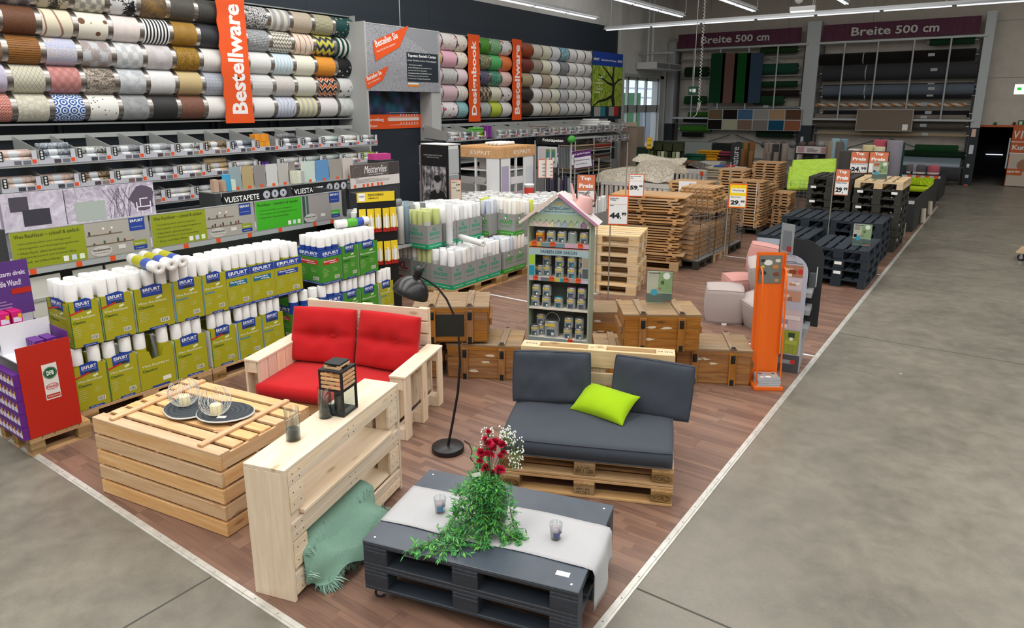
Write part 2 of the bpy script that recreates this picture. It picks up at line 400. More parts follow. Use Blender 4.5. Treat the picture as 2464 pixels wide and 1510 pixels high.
# ---------------------------------------------------------------- black pallet coffee table
TO,TA=(-1.125,.322),RD(15)
ZT=.386
tab=TH('pallet_coffee_table','black painted pallet coffee table on casters with smooth dark top board','table',(TO[0],TO[1],ZW),TA)
for dz in (.081,.225):pallet(tab,'black',off(.603,.4,dz))
TOPM=M('#444c56',.35,0,.5,var=.05)
BX('table_top',tab,0,1.206,0,.8,.369,ZT-ZW,TOPM,.003)
for x,y in ((.05,.05),(1.156,.05),(.05,.75),(1.156,.75)):
    OB('bolt',CM('bolt',lambda:MB().lathe([(0,.004),(.006,.0035),(.009,0)],10).mesh('bolt',STEEL)),tab,(x,y,ZT-ZW))
for x,y in ((.09,.07),(1.116,.07),(.09,.73),(1.116,.73)):
    c=OB('caster',CM('caster',lambda:MB().box(-.03,.03,-.03,.03,.073,.081).box(-.02,.045,-.019,-.015,.03,.075).box(-.02,.045,.015,.019,.03,.075).mesh('caster',STEEL)),tab,(x,y,0),(0,0,RD(200)))
    OB('wheel',CM('wheel',lambda:MB().cyl((0,-.012,0),(0,.012,0),.032,n=18).mesh('wheel',M('#232426',.6))),c,(.03,0,.032))
    OB('hub',CM('hub',lambda:MB().cyl((0,-.0135,0),(0,.0135,0),.018,n=12).mesh('hub',STEEL)),c,(.03,0,.032))
stk=BX('label_sticker',tab,1.06,1.13,.09,.125,ZT-ZW,ZT-ZW+.001,WHITE)
# linen runner
def runner():
    mb=MB();n,m=44,12;vs=[];rr=random.Random(3)
    for i in range(n+1):
        s=1.44*i/n
        for j in range(m+1):
            y=.19+.39*j/m +.006*sin(s*9)
            wv=.0025*sin(17*s+5*y)*sin(23*y+3*s)
            if s < 1.20:p=(s+.001,y,ZT+.004+wv*.4)
            else:
                d=s-1.20;k=.05*sin(y*19+1)*min(1,d*5)*.4
                ang=min(d/.03,1)*pi/2
                p=(1.2+.03*sin(ang)+k*.7+.012+max(0,d-.03)*.06,y+.10*max(0,d-.03)*(.5-(y-.19)/.39)*.3,ZT+.004-(.03*(1-cos(ang))+max(0,d-.047))*(1+.12*sin(9*y)))
            vs.append(p)
    fs=[(i*(m+1)+j,(i+1)*(m+1)+j,(i+1)*(m+1)+j+1,i*(m+1)+j+1) for i in range(n) for j in range(m)]
    mb.add(vs,fs,0,True);N=len(vs)
    return mb
LIN=fabric('#b9b9bb','#a6a6a8',700)
ru=runner().build('table_runner',LIN,None,(TO[0],TO[1],0),(0,0,TA),label='pale grey linen runner draped along the black pallet table',category='table runner')
md=ru.modifiers.new('thick','SOLIDIFY');md.thickness=.002;md.offset=1
# glass candles
GLASS=THING
def candle_glass(loc,label,band):
    t=TH('candle_glass',label,'candle',loc,TA+.5)
    MB().lathe([(0,0),(.027,0),(.0285,.004),(.037,.092),(.0345,.092),(.0265,.012),(0,.012)],24).build('glass',GLASS,t)
    MB().lathe([(0,.0125),(.0262,.0125),(.031,.062),(0,.06)],20).build('wax',M('#c5b3bd',.5),t)
    MB().cyl((0,0,.06),(0,0,.07),.0012,n=6).build('wick',BLACK,t)
    MB().lathe([(.0292,.016),(.0332,.052)],14,a0=-2.2,a1=-.4).build('paper_label',M(band,.6),t)
    MB().lathe([(.0294,.018),(.0322,.042)],6,a0=-1.0,a1=-.4).build('paper_label',WHITE,t)
    return t
p=place(TO,TA,.283,.378,ZT+.007);candle_glass(p,'small glass candle with lilac wax and light blue label on runner','#5f8fb5')
p=place(TO,TA,.98,.366,ZT+.007);candle_glass(p,'small glass candle with lilac wax and purple label on runner','#5b5a86')
# ---------------------------------------------------------------- vase and flowers
vp=place(TO,TA,.603,.372,ZT+.007)
VM=NT('vase_stoneware',.45);_n=VM.noise(VM.co('Object'),14,5);VM.col(VM.ramp(_n,[(.35,'#4c534c'),(.6,'#656c64')]));VM=VM.m
vase=MB().lathe([(0,0),(.062,0),(.082,.03),(.092,.09),(.09,.16),(.08,.215),(.074,.235),(.068,.235),(.074,.215),(.082,.16),(.084,.09),(.0,.02)],28).build('flower_vase',VM,None,vp,label='dark stoneware vase holding the flowers on the pallet table',category='vase')
GREEN1=M('#3f7a3a',.55);STEM=M('#4d6b3c',.6)
rf=random.Random(21)
LEAFS=[]
for hx in ('#2f7d3f','#3f9448','#5aa63c','#27693a'):
    mt=M(hx,.5)
    LEAFS.append(CM(('leaf',hx),lambda:MB().add([(0,0,0),(.012,.0045,.003),(.034,0,0),(.012,-.0045,.003),(.02,0,.0015)],[(0,1,4),(1,2,4),(2,3,4),(3,0,4)],0,True).mesh('leaf',mt)))
def fern(ctrl,nleaf,label,spread=.03):
    """trailing spray: a stem with fine leaflets joined into one frond part"""
    pts=[]
    cs=[Vector(c) for c in ctrl]
    for i in range(len(cs)-1):
        for k in range(6):
            t_=k/6;p0=cs[max(i-1,0)];p1=cs[i];p2=cs[i+1];p3=cs[min(i+2,len(cs)-1)]
            pts.append(.5*((2*p1)+(p2-p0)*t_+(2*p0-5*p1+4*p2-p3)*t_*t_+(3*p1-p0-3*p2+p3)*t_**3))
    pts.append(cs[-1])
    t=TH('fern_spray',label,'foliage',vp,0,'trailing fern sprays in the vase')
    loc=[q-vp for q in pts]
    MB().tube(loc,.0022,5,taper=.4).build('stem',M('#55713a',.6),t)
    tw=MB();lf=[MB() for _ in range(2)]
    leafm=(M('#3a8a46',.5),M('#62ab42',.5))
    for i in range(2,len(loc)):
        for k in range(nleaf):
            b=loc[i].lerp(loc[i-1],rf.random());dr=Vector((rf.uniform(-1,1),rf.uniform(-1,1),rf.uniform(-.7,.5))).normalized()
            e=b+dr*spread*rf.uniform(.5,1.3)
            e.z=max(e.z,.003) if (e+vp).z < ZT+.03 and abs(e.x) < .5 else e.z
            tw.tube([b,e],.0008,3)
            for q in range(4):
                c=b.lerp(e,.3+.2*q);d2=(dr+Vector((rf.uniform(-1,1),rf.uniform(-1,1),rf.uniform(-.9,.5)))*.9).normalized()
                L=rf.uniform(.02,.04);s=d2.cross(Vector((rf.uniform(-.3,.3),rf.uniform(-.3,.3),1))).normalized()*L*.14
                lf[rf.random() < .35].add([c,c+d2*L*.4+s,c+d2*L,c+d2*L*.4-s],[(0,1,2,3)],0)
    tw.build('twigs',STEM,t);
    for q in range(2):
        o=lf[q].build('leaflets',leafm[q],t);o['kind']='stuff'
    return t
def tp(x,y,z):return place(TO,TA,x,y,z)
ZR=ZT+.012
mouth=(.603,.372,.635)
FERN='green trailing fern spray spilling from the stoneware vase over the runner'
fern([tp(*mouth),tp(.54,.33,.67),tp(.47,.27,.55),tp(.42,.2,.42),tp(.38,.08,ZR+.01),tp(.30,-.02,ZR+.01)],5,FERN,.055)
fern([tp(*mouth),tp(.54,.34,.68),tp(.5,.29,.5),tp(.49,.2,ZR+.02),tp(.47,.09,ZR+.02),tp(.44,.0,ZR)],5,FERN,.06)
fern([tp(*mouth),tp(.56,.3,.66),tp(.54,.25,.5),tp(.52,.18,ZR+.03),tp(.55,.07,ZR+.01)],5,FERN,.055)
fern([tp(*mouth),tp(.6,.28,.66),tp(.61,.24,.52),tp(.63,.19,ZR+.02),tp(.64,.15,ZR)],5,FERN,.045)
fern([tp(*mouth),tp(.66,.3,.65),tp(.7,.27,.5),tp(.75,.25,ZR+.02),tp(.82,.31,ZR)],5,FERN,.045)
fern([tp(*mouth),tp(.7,.36,.63),tp(.73,.34,.5),tp(.77,.31,ZR+.02),tp(.8,.29,ZR)],4,FERN,.04)
fern([tp(*mouth),tp(.53,.38,.68),tp(.45,.36,.6),tp(.42,.33,.5),tp(.41,.3,ZR+.03)],5,FERN,.05)
fern([tp(*mouth),tp(.6,.3,.69),tp(.58,.27,.62),tp(.57,.26,.52),tp(.58,.25,.42)],6,FERN,.05)
fern([tp(*mouth),tp(.65,.3,.68),tp(.65,.28,.6),tp(.66,.27,.5),tp(.68,.26,.43)],6,FERN,.05)
fern([tp(*mouth),tp(.54,.44,.7),tp(.5,.5,.72),tp(.46,.55,.7)],4,FERN,.04)
def bloom(r,seed):
    rr=random.Random(seed);mb=MB()
    for k in range(34):
        a=rr.uniform(0,2*pi);el=rr.uniform(-.1,1.5);d=Vector((cos(a)*cos(el),sin(a)*cos(el),sin(el)*.8))
        s=d.cross(Vector((0,0,1)));s=s.normalized() if s.length > .1 else Vector((1,0,0));s=(s+Vector((0,0,rr.uniform(-.7,.7)))).normalized()
        L=r*rr.uniform(.75,1.05);w=r*.5
        t1=d*L+s*w;t2=d*L-s*w;t0=d*L*1.06+Vector((0,0,rr.uniform(-.1,.1)*r))
        mb.add([d*r*.15,d*L*.6+s*w*.6,t1,t0,t2,d*L*.6-s*w*.6],[(0,1,2,3),(0,3,4,5)],0,True)
    return mb.mesh('bloom',MATS.setdefault('carn',NT('carnation_petal',.6).m))
cm_=NT('carnation_petal',.6);_n=cm_.noise(cm_.co('Object',rand=5),60,3);cm_.col(cm_.ramp(_n,[(.3,'#a3082f'),(.7,'#d81f4c')]));MATS['carn']=cm_.m
BL=[bloom(.022,k) for k in range(3)]
F3=lambda x,y:(850+x*.3377,1000+y*.3377)
CARN=((963,118,0),(940,168,0),(965,205,1),(1012,193,1),(1058,208,1),(912,268,1),(965,283,1),(1047,288,0),(903,326,0),(945,375,1),(1045,385,1),(985,240,1),(995,405,0),(1070,262,0),(1035,410,0),(938,220,0))
for i,(x,y,big) in enumerate(CARN):
    dpt=rf.uniform(-.05,.05)
    q=F3(x,y);d=ray(*q);tt=((vp.x-CAM.x)*d.x+(vp.y-CAM.y)*d.y)/(d.x*d.x+d.y*d.y)
    h=CAM+d*(tt+dpt)
    t=TH('carnation','red carnation bloom on a thin stem rising from the vase','flower',vp,0,'red carnations in the vase')
    l=h-vp;MB().tube([(0,0,.2),Vector((l.x*.35,l.y*.35,.23+(l.z-.23)*.5)),l-Vector((0,0,.012))],.0016,5).build('stem',STEM,t)
    MB().lathe([(.001,-.03),(.006,-.022),(.008,-.005),(.006,0)],8).build('calyx',GREEN1,t,l)
    OB('bloom',BL[i % 3],t,l,(rf.uniform(-.3,.3),rf.uniform(-.3,.3),rf.uniform(0,6)),(1.4 if big else .9,)*3)
GYP=CM('gyp',lambda:MB().add([(0,0,.006),(.005,0,0),(0,.005,0),(-.005,0,0),(0,-.005,0),(0,0,-.003)],[(0,1,2),(0,2,3),(0,3,4),(0,4,1),(5,2,1),(5,3,2),(5,4,3),(5,1,4)],0,True).mesh('floret',M('#eef0e6',.6)))
for gi,(x0,y0,x1,y1) in enumerate(((905,85,1000,230),(1040,70,1120,180),(1090,150,1215,320),(1060,90,1160,200),(1105,250,1200,380))):
    t=TH('gypsophila_spray','airy spray of tiny white blossoms rising from the vase','flower',vp,0,'white filler sprays in the vase')
    st=MB();fl_=MB();root=Vector((0,0,.22))
    q=F3((x0+x1)/2,y1);d=ray(*q);tt=((vp.x-CAM.x)*d.x+(vp.y-CAM.y)*d.y)/(d.x*d.x+d.y*d.y);hub=CAM+d*(tt+.02)-vp
    st.tube([root,hub],.0014,4)
    for k in range(42):
        q=F3(rf.uniform(x0,x1),rf.uniform(y0,y1));d=ray(*q);h=CAM+d*(tt+rf.uniform(-.05,.06))-vp
        st.tube([hub.lerp(h,.1),h],.0006,3)
        fl_.add([v.co*1.25+h for v in GYP.vertices],[tuple(pp.vertices) for pp in GYP.polygons],0,True)
    st.build('stems',M('#7c9455',.6),t);o=fl_.build('florets',M('#eef0e6',.6),t)
tg=MB().box(0,.06,0,.001,0,.022).build('paper_tag',WHITE,None,vp+Vector((-.09,-.055,.28)),(0,RD(-22),.3),label='white paper tag tied to the flower stems',category='tag')
# ---------------------------------------------------------------- grey pallet sofa
SO,SA=(-.105,2.16),RD(23.8)
sofa=TH('pallet_sofa','pallet wood sofa of two stacked pallets with an upright backrest pallet','sofa',(SO[0],SO[1],ZW),SA)
pallet(sofa,'pallet',off(-.6,.4,0),blockmat='chip');pallet(sofa,'pallet',off(-.6,.4,.146),blockmat='chip')
pallet(sofa,'newpallet',lambda b:(b[0]-.6,b[1]-.6,.802+.144-b[5],.802+.144-b[4],b[2]+.4,b[3]+.4))
STAMP=M('#3a2718',.8)
for x,z,s,w,h in ((-1.19,.188,'WORLD',.125,.032),(-1.19,.042,'WORLD',.125,.032),(-.66,.19,'800 1 1200',.12,.03),(-.65,.224,'6-7-001',.09,.016),(-.135,.19,'WORLD',.11,.03),(-.135,.045,'WORLD',.11,.03),(-.65,.06,'IPPC DE',.09,.016),(-.65,.035,'HT DB 2',.09,.014)):
    TX(s,sofa,x,z,w,h,STAMP,-.002,0)
    if s=='WORLD':MB().tube([(x+w/2+.066*cos(a*pi/12),-.003,z+h/2+.027*sin(a*pi/12)) for a in range(24)],.0012,4,closed=True).build('stamp_ring',STAMP,sofa)
for x,w,s in ((-1.17,.1,'EPAL'),(-.66,.12,'145 1 EPAL'),(-.13,.11,'DB 2014')):TX(s,sofa,x,.835,w,.022,STAMP,.802,0,rot=(0,0,0)).location=(x,.86,.8012)
GREYF=fabric('#3b3f47','#454a53');LIMEF=fabric('#8fb40e','#9ec41c');REDF=fabric('#b2191d','#bd2226')
zb=.146*2+ZW-.002
c=place(SO,SA,-.60,.36,zb)
cushion_thing('seat_cushion','charcoal grey seat cushion on the pallet sofa',c,(0,0,SA),1.19,.78,.125,GREYF,edge=.85,p=9,seed=5,wr=.004)
def lean(label,o,a,x,y,z,w,d,h,tilt,mat,yaw=0.0,roll=0.0,**k):
    """back cushion standing on its lower edge at local (x, y, z), leaning back by tilt"""
    R=Matrix.Rotation(a+yaw,4,'Z') @ Matrix.Rotation(roll,4,'Y') @ Matrix.Rotation(pi/2-tilt,4,'X')
    base=place(o,a,x,y,z);cpos=base +R.to_3x3() @ Vector((0,d/2,0))
    return cushion_thing('back_cushion',label,cpos,R.to_euler(),w,d,h,mat,**k)
lean('charcoal grey back cushion with hanging flap, beside the can display',SO,SA,-.93,.665,zb+.115,.60,.40,.085,RD(10),GREYF,yaw=RD(5),edge=.45,p=6,seed=2,wr=.012)
lean('charcoal grey back cushion slumped at the sofa end, beside the old wooden boxes',SO,SA,-.175,.615,zb+.10,.59,.42,.085,RD(10),GREYF,yaw=RD(-6),roll=RD(3),edge=.45,p=6,seed=9,wr=.008)
# lime pillow, leaning
R_=Matrix.Rotation(SA+RD(-28),4,'Z') @ Matrix.Rotation(RD(30),4,'X')
lm=TH('throw_pillow','bright lime green rectangular throw pillow on the grey sofa','pillow',place(SO,SA,-.50,.53,.475),rot=R_.to_euler())
mb,top,bot=cushion(.47,.29,.14,edge=.03,p=2.2,seed=8,wr=.005,bulge=.10);mb.build('cover',LIMEF,lm,(0,0,-.04))
# ---------------------------------------------------------------- slatted crate table
CO,CA=(-3.464,.02),RD(9.2)
cr=TH('slatted_crate_table','pine slatted crate turned over as a table with battens on top','table',(CO[0],CO[1],ZW),CA)
CW,CD,CH=1.222,.792,.575
for k in range(5):
    z0=.004+k*.115;z1=z0+.094
    BX('slat',cr,0,CW,0,.02,z0,z1,'pine',.002);BX('slat',cr,0,CW,CD-.02,CD,z0,z1,'pine',.002)
    BX('slat',cr,0,.02,.021,CD-.021,z0,z1,'pine',.002);BX('slat',cr,CW-.02,CW,.021,CD-.021,z0,z1,'pine',.002)
for x in (.021,CW-.066):
    for y in (.021,CD-.066):BX('corner_post',cr,x,x+.045,y,y+.045,0,CH-.022,'pine')
for x in (.4,.8):BX('inner_brace',cr,x,x+.04,.021,.04,0,CH-.022,'pine')
yy=0.0
for k in range(7):
    BX('top_slat',cr,0 if k in (0,6) else .03,CW if k in (0,6) else CW-.01*(k % 2),yy,yy+.086,CH-.02,CH,'pine',.003);yy+=.1176
for x in (.175,1.03):BX('batten',cr,x-.022,x+.022,.02,.785,CH+.001,CH+.02,'pine',.003)
SLATE=NT('slate_mat',.8);_n=SLATE.n('TexWave',{'Scale':9,'Distortion':3,'Detail':3},wave_type='RINGS',rings_direction='Z');SLATE.t.links.new(SLATE.co('Object'),_n.inputs['Vector']);SLATE.col(SLATE.ramp(_n.outputs['Fac'],[(.2,'#2f3439'),(.8,'#3f464c')]));SLATE=SLATE.m
def mat_disc(x,y,rx,ry,z,label,seed):
    rr=random.Random(seed);n=40;k=[rr.uniform(-1,1) for _ in range(4)]
    def rim(s,zz):return [((rx*s)*(1+.05*(k[0]*sin(2*a)+k[1]*sin(3*a)+k[2]*cos(5*a)))*cos(a),(ry*s)*(1+.05*(k[0]*sin(2*a)+k[1]*sin(3*a)+k[2]*cos(5*a)))*sin(a),zz) for a in [2*pi*i/n for i in range(n)]]
    t=TH('bark_disc_mat',label,'mat',place(CO,CA,x,y,z),CA)
    MB().add(rim(.97,0)+rim(.97,.009),[tuple(range(n-1,-1,-1)),tuple(range(n,2*n))]+[(i,(i+1) % n,n+(i+1) % n,n+i) for i in range(n)]).build('disc',SLATE,t)
    MB().add(rim(.965,.0095)+rim(1.0,.005)+rim(.99,0),[(i,(i+1) % n,n+(i+1) % n,n+i) for i in range(n)]+[(n+i,n+(i+1) % n,2*n+(i+1) % n,2*n+i) for i in range(n)],0,True).build('white_rim',M('#d9d8d4',.8),t)
    return t
zc=CH+ZW
mat_disc(.53,.37,.205,.17,zc+.021,'dark round mat with white rim under a wire candle holder, beside the red display box',1)
mat_disc(.82,.41,.205,.165,zc+.031,'dark round mat with white rim and paper tags lying over the other mat',6)
MB().box(-.03,.03,-.018,.018,0,.001).build('price_tag',M('#e3e0da',.7),None,place(CO,CA,.88,.33,zc+.042),(0,0,.6),label='white price tag lying on the dark round mat',category='tag')
MB().box(-.04,.04,-.022,.022,0,.002).build('leather_tag',M('#b48a66',.8),None,place(CO,CA,.97,.235,zc+.001),(0,0,.5),label='brown kraft tag hanging from the dark round mat',category='tag')
WIRE=M('#e4e4e2',.4)
def wire_basket(x,y,z,label,seed):
    rr=random.Random(seed);t=TH('wire_candle_holder',label,'candle holder',place(CO,CA,x,y,z),CA);r=.103
    for k in range(36):
        a=2*pi*k/36;tw=rr.uniform(-.25,.25);top=2.35+rr.uniform(-.12,.14)
        pts=[]
        for i in range(9):
            th=.35+(top-.35)*i/8;pts.append((r*sin(th)*cos(a+tw*i/8),r*sin(th)*sin(a+tw*i/8),r*.97-r*cos(th)))
        MB().tube(pts,.0014,4).build('wire',WIRE,t)
    MB().tube([(r*sin(.35)*cos(a*pi/12),r*sin(.35)*sin(a*pi/12),r*.97-r*cos(.35)) for a in range(24)],.002,6,closed=True).build('base_ring',WIRE,t)
    return t
wire_basket(.475,.37,zc+.031,'round white wire candle holder on the mat near the red display box',3)
wire_basket(.815,.345,zc+.042,'round white wire candle holder on the mat with paper tags',4)
for (x,y,z,nm) in ((.475,.37,zc+.034,'near the red display box'),(.815,.345,zc+.045,'on the mat with paper tags')):
    t=TH('pillar_candle','cream pillar candle inside the wire holder '+nm,'candle',place(CO,CA,x,y,z))
    MB().lathe([(0,0),(.036,0),(.037,.004),(.037,.068),(.034,.072),(.02,.07),(0,.068)],20).build('wax',M('#e9dfb4',.5),t);MB().cyl((0,0,.066),(0,0,.08),.0013,n=5).build('wick',BLACK,t)
# ---------------------------------------------------------------- pine counter (bar shelf)
BO,BA=(-1.424,.086),RD(106.4)
bar=TH('pine_counter','tall narrow pine counter with open shelves standing between crate and pallet table','counter',(BO[0],BO[1],ZW),BA)
BL_,BW,BH=1.25,.264,.80
BX('top_board',bar,0,BL_,0,BW,BH-.022,BH,'pale',.002)
BX('end_panel',bar,0,.022,0,BW,0,BH-.0225,'pale',.002);BX('end_panel',bar,BL_-.022,BL_,0,BW,0,BH-.0225,'pale',.002)
for y0,y1 in ((0,.02),(BW-.02,BW)):
    for z0,z1 in ((.685,.73),(.731,.776),(.36,.413),(.414,.468),(.03,.095),(.096,.16)):
        BX('rail',bar,.025,BL_-.025,y0,y1,z0,z1,'pale',.002)
    if y0==0:
        for z0,z1 in ((.528,.605),(.606,.682),(.19,.268),(.269,.35)):
            BX('stub_board',bar,.028,.15,y0+.001,y1,z0,z1,'pale',.002);BX('stub_board',bar,BL_-.15,BL_-.028,y0+.001,y1,z0,z1,'pale',.002)
for x in (.024,BL_-.12):
    for z0,z1 in ((.03,.776),):BX('upright',bar,x,x+.095,.021,.12,z0,z1,'pale')
    BX('upright',bar,x,x+.095,.15,BW-.021,.03,.776,'pale')
BX('shelf_board',bar,.125,BL_-.125,-.012,BW-.022,.478,.5,'pale',.002);BX('shelf_board',bar,.022,BL_-.022,.021,BW-.021,.165,.187,'pale',.002)
SCREW=CM('wscrew',lambda:MB().cyl((0,0,0),(0,-.0008,0),.004,n=6).mesh('screw',M('#3c3a36',.5,.5)))
for x in (.05,.11,BL_-.11,BL_-.05,.6,.66):
    for z in (.71,.75,.39,.44,.06,.12):OB('screw',SCREW,bar,(x+(z*7 % .02),-.0005,z))
for x in (.06,.12,BL_-.12,BL_-.06):
    for z in (.57,.64,.23,.31):OB('screw',SCREW,bar,(x,.0005,z))
# fur
def fur(base,nstr,L,mats,name='fur',seed=1,lean_=(0,0,-.3),wid=.0035):
    """base: list of (point, normal); strands as bent tapered blades"""
    rr=random.Random(seed);mbs=[MB() for _ in mats];lv=Vector(lean_)
    for k in range(nstr):
        p,a_,b_,n=base[rr.randrange(len(base))];p=p+a_*rr.random()+b_*rr.random()
        jit=Vector((rr.uniform(-1,1),rr.uniform(-1,1),rr.uniform(-1,1)))*.55
        d=(n+jit).normalized();l=L*rr.uniform(.55,1.15)
        s=d.cross(lv+jit).normalized()*wid*rr.uniform(.6,1.4) if d.cross(lv+jit).length > .01 else Vector((wid,0,0))
        p1=p+d*l*.5;p2=p1+(d+lv*1.4).normalized()*l*.4;p3=p2+(d*.6+lv*2.0).normalized()*l*.25
        mbs[rr.randrange(len(mats))].add([p-s,p+s,p1+s*.8,p1-s*.8,p2+s*.5,p2-s*.5,p3],[(0,1,2,3),(3,2,4,5),(5,4,6)],0,True)
    return mbs
def fur_thing(name,label,cat,surf,nu,nv,nstr,L,cols,loc=(0,0,0),rz=0,skin='#7b9f8d',seed=1,lean_=(0,0,-.3),group=None,wid=.0035):
    """surf(u, v) -> point; a skin sheet with fur joined per tone"""
    t=TH(name,label,cat,loc,rz,group)
    P_=[[Vector(surf(i/nu,j/nv)) for j in range(nv+1)] for i in range(nu+1)]
    mb=MB();mb.add([q for r_ in P_ for q in r_],[(i*(nv+1)+j,(i+1)*(nv+1)+j,(i+1)*(nv+1)+j+1,i*(nv+1)+j+1) for i in range(nu) for j in range(nv)],0,True)
    mb.build('hide',M(skin,.95),t)
    base=[]
    for i in range(nu):
        for j in range(nv):
            a=P_[i+1][j]-P_[i][j];b=P_[i][j+1]-P_[i][j];n=a.cross(b)
            if n.length < 1e-8:continue
            base.append((P_[i][j],a,b,n.normalized()))
    for m_,c_ in zip(fur(base,nstr,L,cols,seed=seed,lean_=lean_,wid=wid),cols):
        o=m_.build('fur',M(c_,.85,0,.2),t);o['kind']='stuff'
    return t
def green_skin(u,v):
    # u along the counter, v from back of shelf over its edge down to the floor side
    x=.10+.76*u+.02*sin(9*v);w=sin(pi*min(max(u,.0),1))**.35
    s=v*.50
    if s < .22:y=.2-s;z=.235+.055*sin(pi*s/.22*.8)*w
    else:
        d=s-.22;y=-.02-.13*min(1,d/.16)*w-.05*(d > .16)*(d-.16)/.12;z=.27*(.55+.45*w)-.05-(d**1.25)*.62*(1.2-.3*u)+.02*sin(u*12)
    z=max(z,.045)
    return (x,y,z+.03*sin(3*pi*u)*(.3+v))
fur_thing('sheepskin_rug','mint green long haired sheepskin stuffed in the lower shelf of the counter','sheepskin',green_skin,60,36,20000,.07,('#b6d4c6','#9cc0ae','#87ad9b','#688f7e'),(BO[0],BO[1],ZW),BA,seed=5,lean_=(.1,-.3,-.4),wid=.003)
# lantern on the counter
LP=place(BO,BA,.735,.133,BH+ZW)
lan=TH('black_lantern','black metal lantern with wooden slat sides and glass panes on the counter','lantern',LP,BA+RD(0))
BM=M('#1d2023',.5);hw=.082;lh=.295
BX('base',lan,-hw,hw,-hw,hw,0,.012,BM,.001);BX('roof_plate',lan,-hw,hw,-hw,hw,lh-.01,lh,BM,.001)
for x in (-hw,hw-.013):
    for y in (-hw,hw-.013):BX('corner_post',lan,x,x+.013,y,y+.013,.012,lh-.01,BM)
for s in (-1,1):
    a,b=(hw-.012,hw-.001) if s > 0 else (-hw+.001,-hw+.012)
    BX('mid_rail',lan,-hw+.013,hw-.013,a,b,.16,.17,BM);BX('mid_rail',lan,a,b,-hw+.013,hw-.013,.16,.17,BM)
    for k in range(4):
        z=.176+k*.027
        BX('wood_slat',lan,-hw+.013,hw-.013,a,b,z,z+.018,'pine',.002);BX('wood_slat',lan,a,b,-hw+.013,hw-.013,z,z+.018,'pine',.002)
    GP=THING
    BX('glass_pane',lan,-hw+.013,hw-.013,a+.004,a+.006,.013,.16,GP);BX('glass_pane',lan,a+.004,a+.006,-hw+.013,hw-.013,.013,.16,GP)
for x,y in ((-.045,0),(.045,0),(0,-.045),(0,.045)):BX('vent_slat',lan,*( (x-.012,x+.012,-.055,.055) if x else (-.055,.055,y-.012,y+.012)),lh+(.001 if x else .013),lh+(.012 if x else .024),'pine')
BX('cap',lan,-.055,.055,-.055,.055,lh+.026,lh+.036,BM,.001)
MB().lathe([(0,.012),(.03,.012),(.03,.105),(.027,.11),(0,.108)],16).build('candle',M('#2b2d30',.5),lan)
def tumbler(x,y,label):
    t=TH('hurricane_glass',label,'glass',place(BO,BA,x,y,BH+ZW),0)
    MB().lathe([(0,.0),(.0405,.0),(.0415,.003),(.0415,.195),(.039,.195),(.0385,.006),(0,.006)],26).build('glass',THING,t)
    MB().lathe([(0,.0062),(.0378,.0062),(.0378,.068),(.02,.066),(0,.066)],24).build('black_wax',M('#191a1c',.35),t);return t
tumbler(.315,.17,'tall clear hurricane glass with black wax near the counter end');tumbler(.63,.165,'tall clear hurricane glass with black wax next to the lantern')
# ---------------------------------------------------------------- red sofa
RO,RA=(-2.95,1.579),RD(19.3)
rs=TH('pine_sofa','pale pine pallet sofa with open slatted armrests and red cushions','sofa',(RO[0],RO[1],ZW),RA)
AH=.555;D_=.79
for s in (-1,1):
    xo=s*.75;xi=s*.61;lo,hi=min(xo,xi),max(xo,xi)
    BX('arm_top',rs,lo-.004,hi+.004,-.005,D_,AH-.022,AH,'pale',.003)
    for y in (0,.335,.69):
        a,b=(xo-s*.022,xo) if s > 0 else (xo,xo+.022)
        BX('arm_post',rs,min(a,b),max(a,b),y,y+.098,0,AH-.023,'pale',.002)
        BX('arm_block',rs,lo+.046,hi-.024,y,y+.098,AH-.12,AH-.023,'pale',.002);BX('arm_block',rs,lo+.046,hi-.024,y,y+.098,.0,.095,'pale',.002)
    for z in (.0,AH-.12):BX('arm_rail',rs,lo+.024,lo+.045,0,D_,z,z+.095,'pale',.002)
    for k in range(6):
        a,b=(xi,xi+.022) if s > 0 else (xi-.022,xi)
        BX('arm_board',rs,a,b,.005+k*.131,.128+k*.131,.12,AH-.023,'pale',.002)
for k in range(6):BX('seat_board',rs,-.605,.605,.02+k*.128,.13+k*.128,.215,.237,'pale',.002)
BX('front_apron',rs,-.605,.605,.0,.02,.11,.21,'pallet',.002);BX('seat_rail',rs,-.605,.605,.35,.37,.1,.213,'pale');BX('front_foot',rs,-.55,-.45,.03,.12,0,.213,'pale');BX('front_foot',rs,.45,.55,.03,.12,0,.213,'pale')
for k in range(5):BX('back_board',rs,-.61,.61,.80,.822,.30+k*.117,.40+k*.117+(.01 if k==4 else 0),'pale',.002)
for x in (-.62,-.05,.52):BX('back_post',rs,x,x+.1,.824,.85,0,.88,'pale',.002)
cp=place(RO,RA,-.01,.345,.237+ZW)
cushion_thing('seat_cushion','red seat cushion on the pale pine sofa',cp,(0,0,RA),1.25,.80,.125,REDF,edge=.8,p=7,seed=12,wr=.005,pipe=False)
lean('red tufted back cushion nearer the stacked wallpaper boxes',RO,RA,-.33,.60,.365,.62,.50,.14,RD(15),REDF,yaw=RD(4),edge=.35,p=4,seed=3,wr=.008,tufts=((-.25,0,.07,.05),(.3,0,.07,.05)),pipe=False)
lean('red tufted back cushion nearer the black arc lamp',RO,RA,.31,.60,.365,.62,.50,.14,RD(15),REDF,yaw=RD(-7),edge=.35,p=4,seed=6,wr=.008,tufts=((-.3,0,.07,.05),(.28,0,.07,.05)),pipe=False)
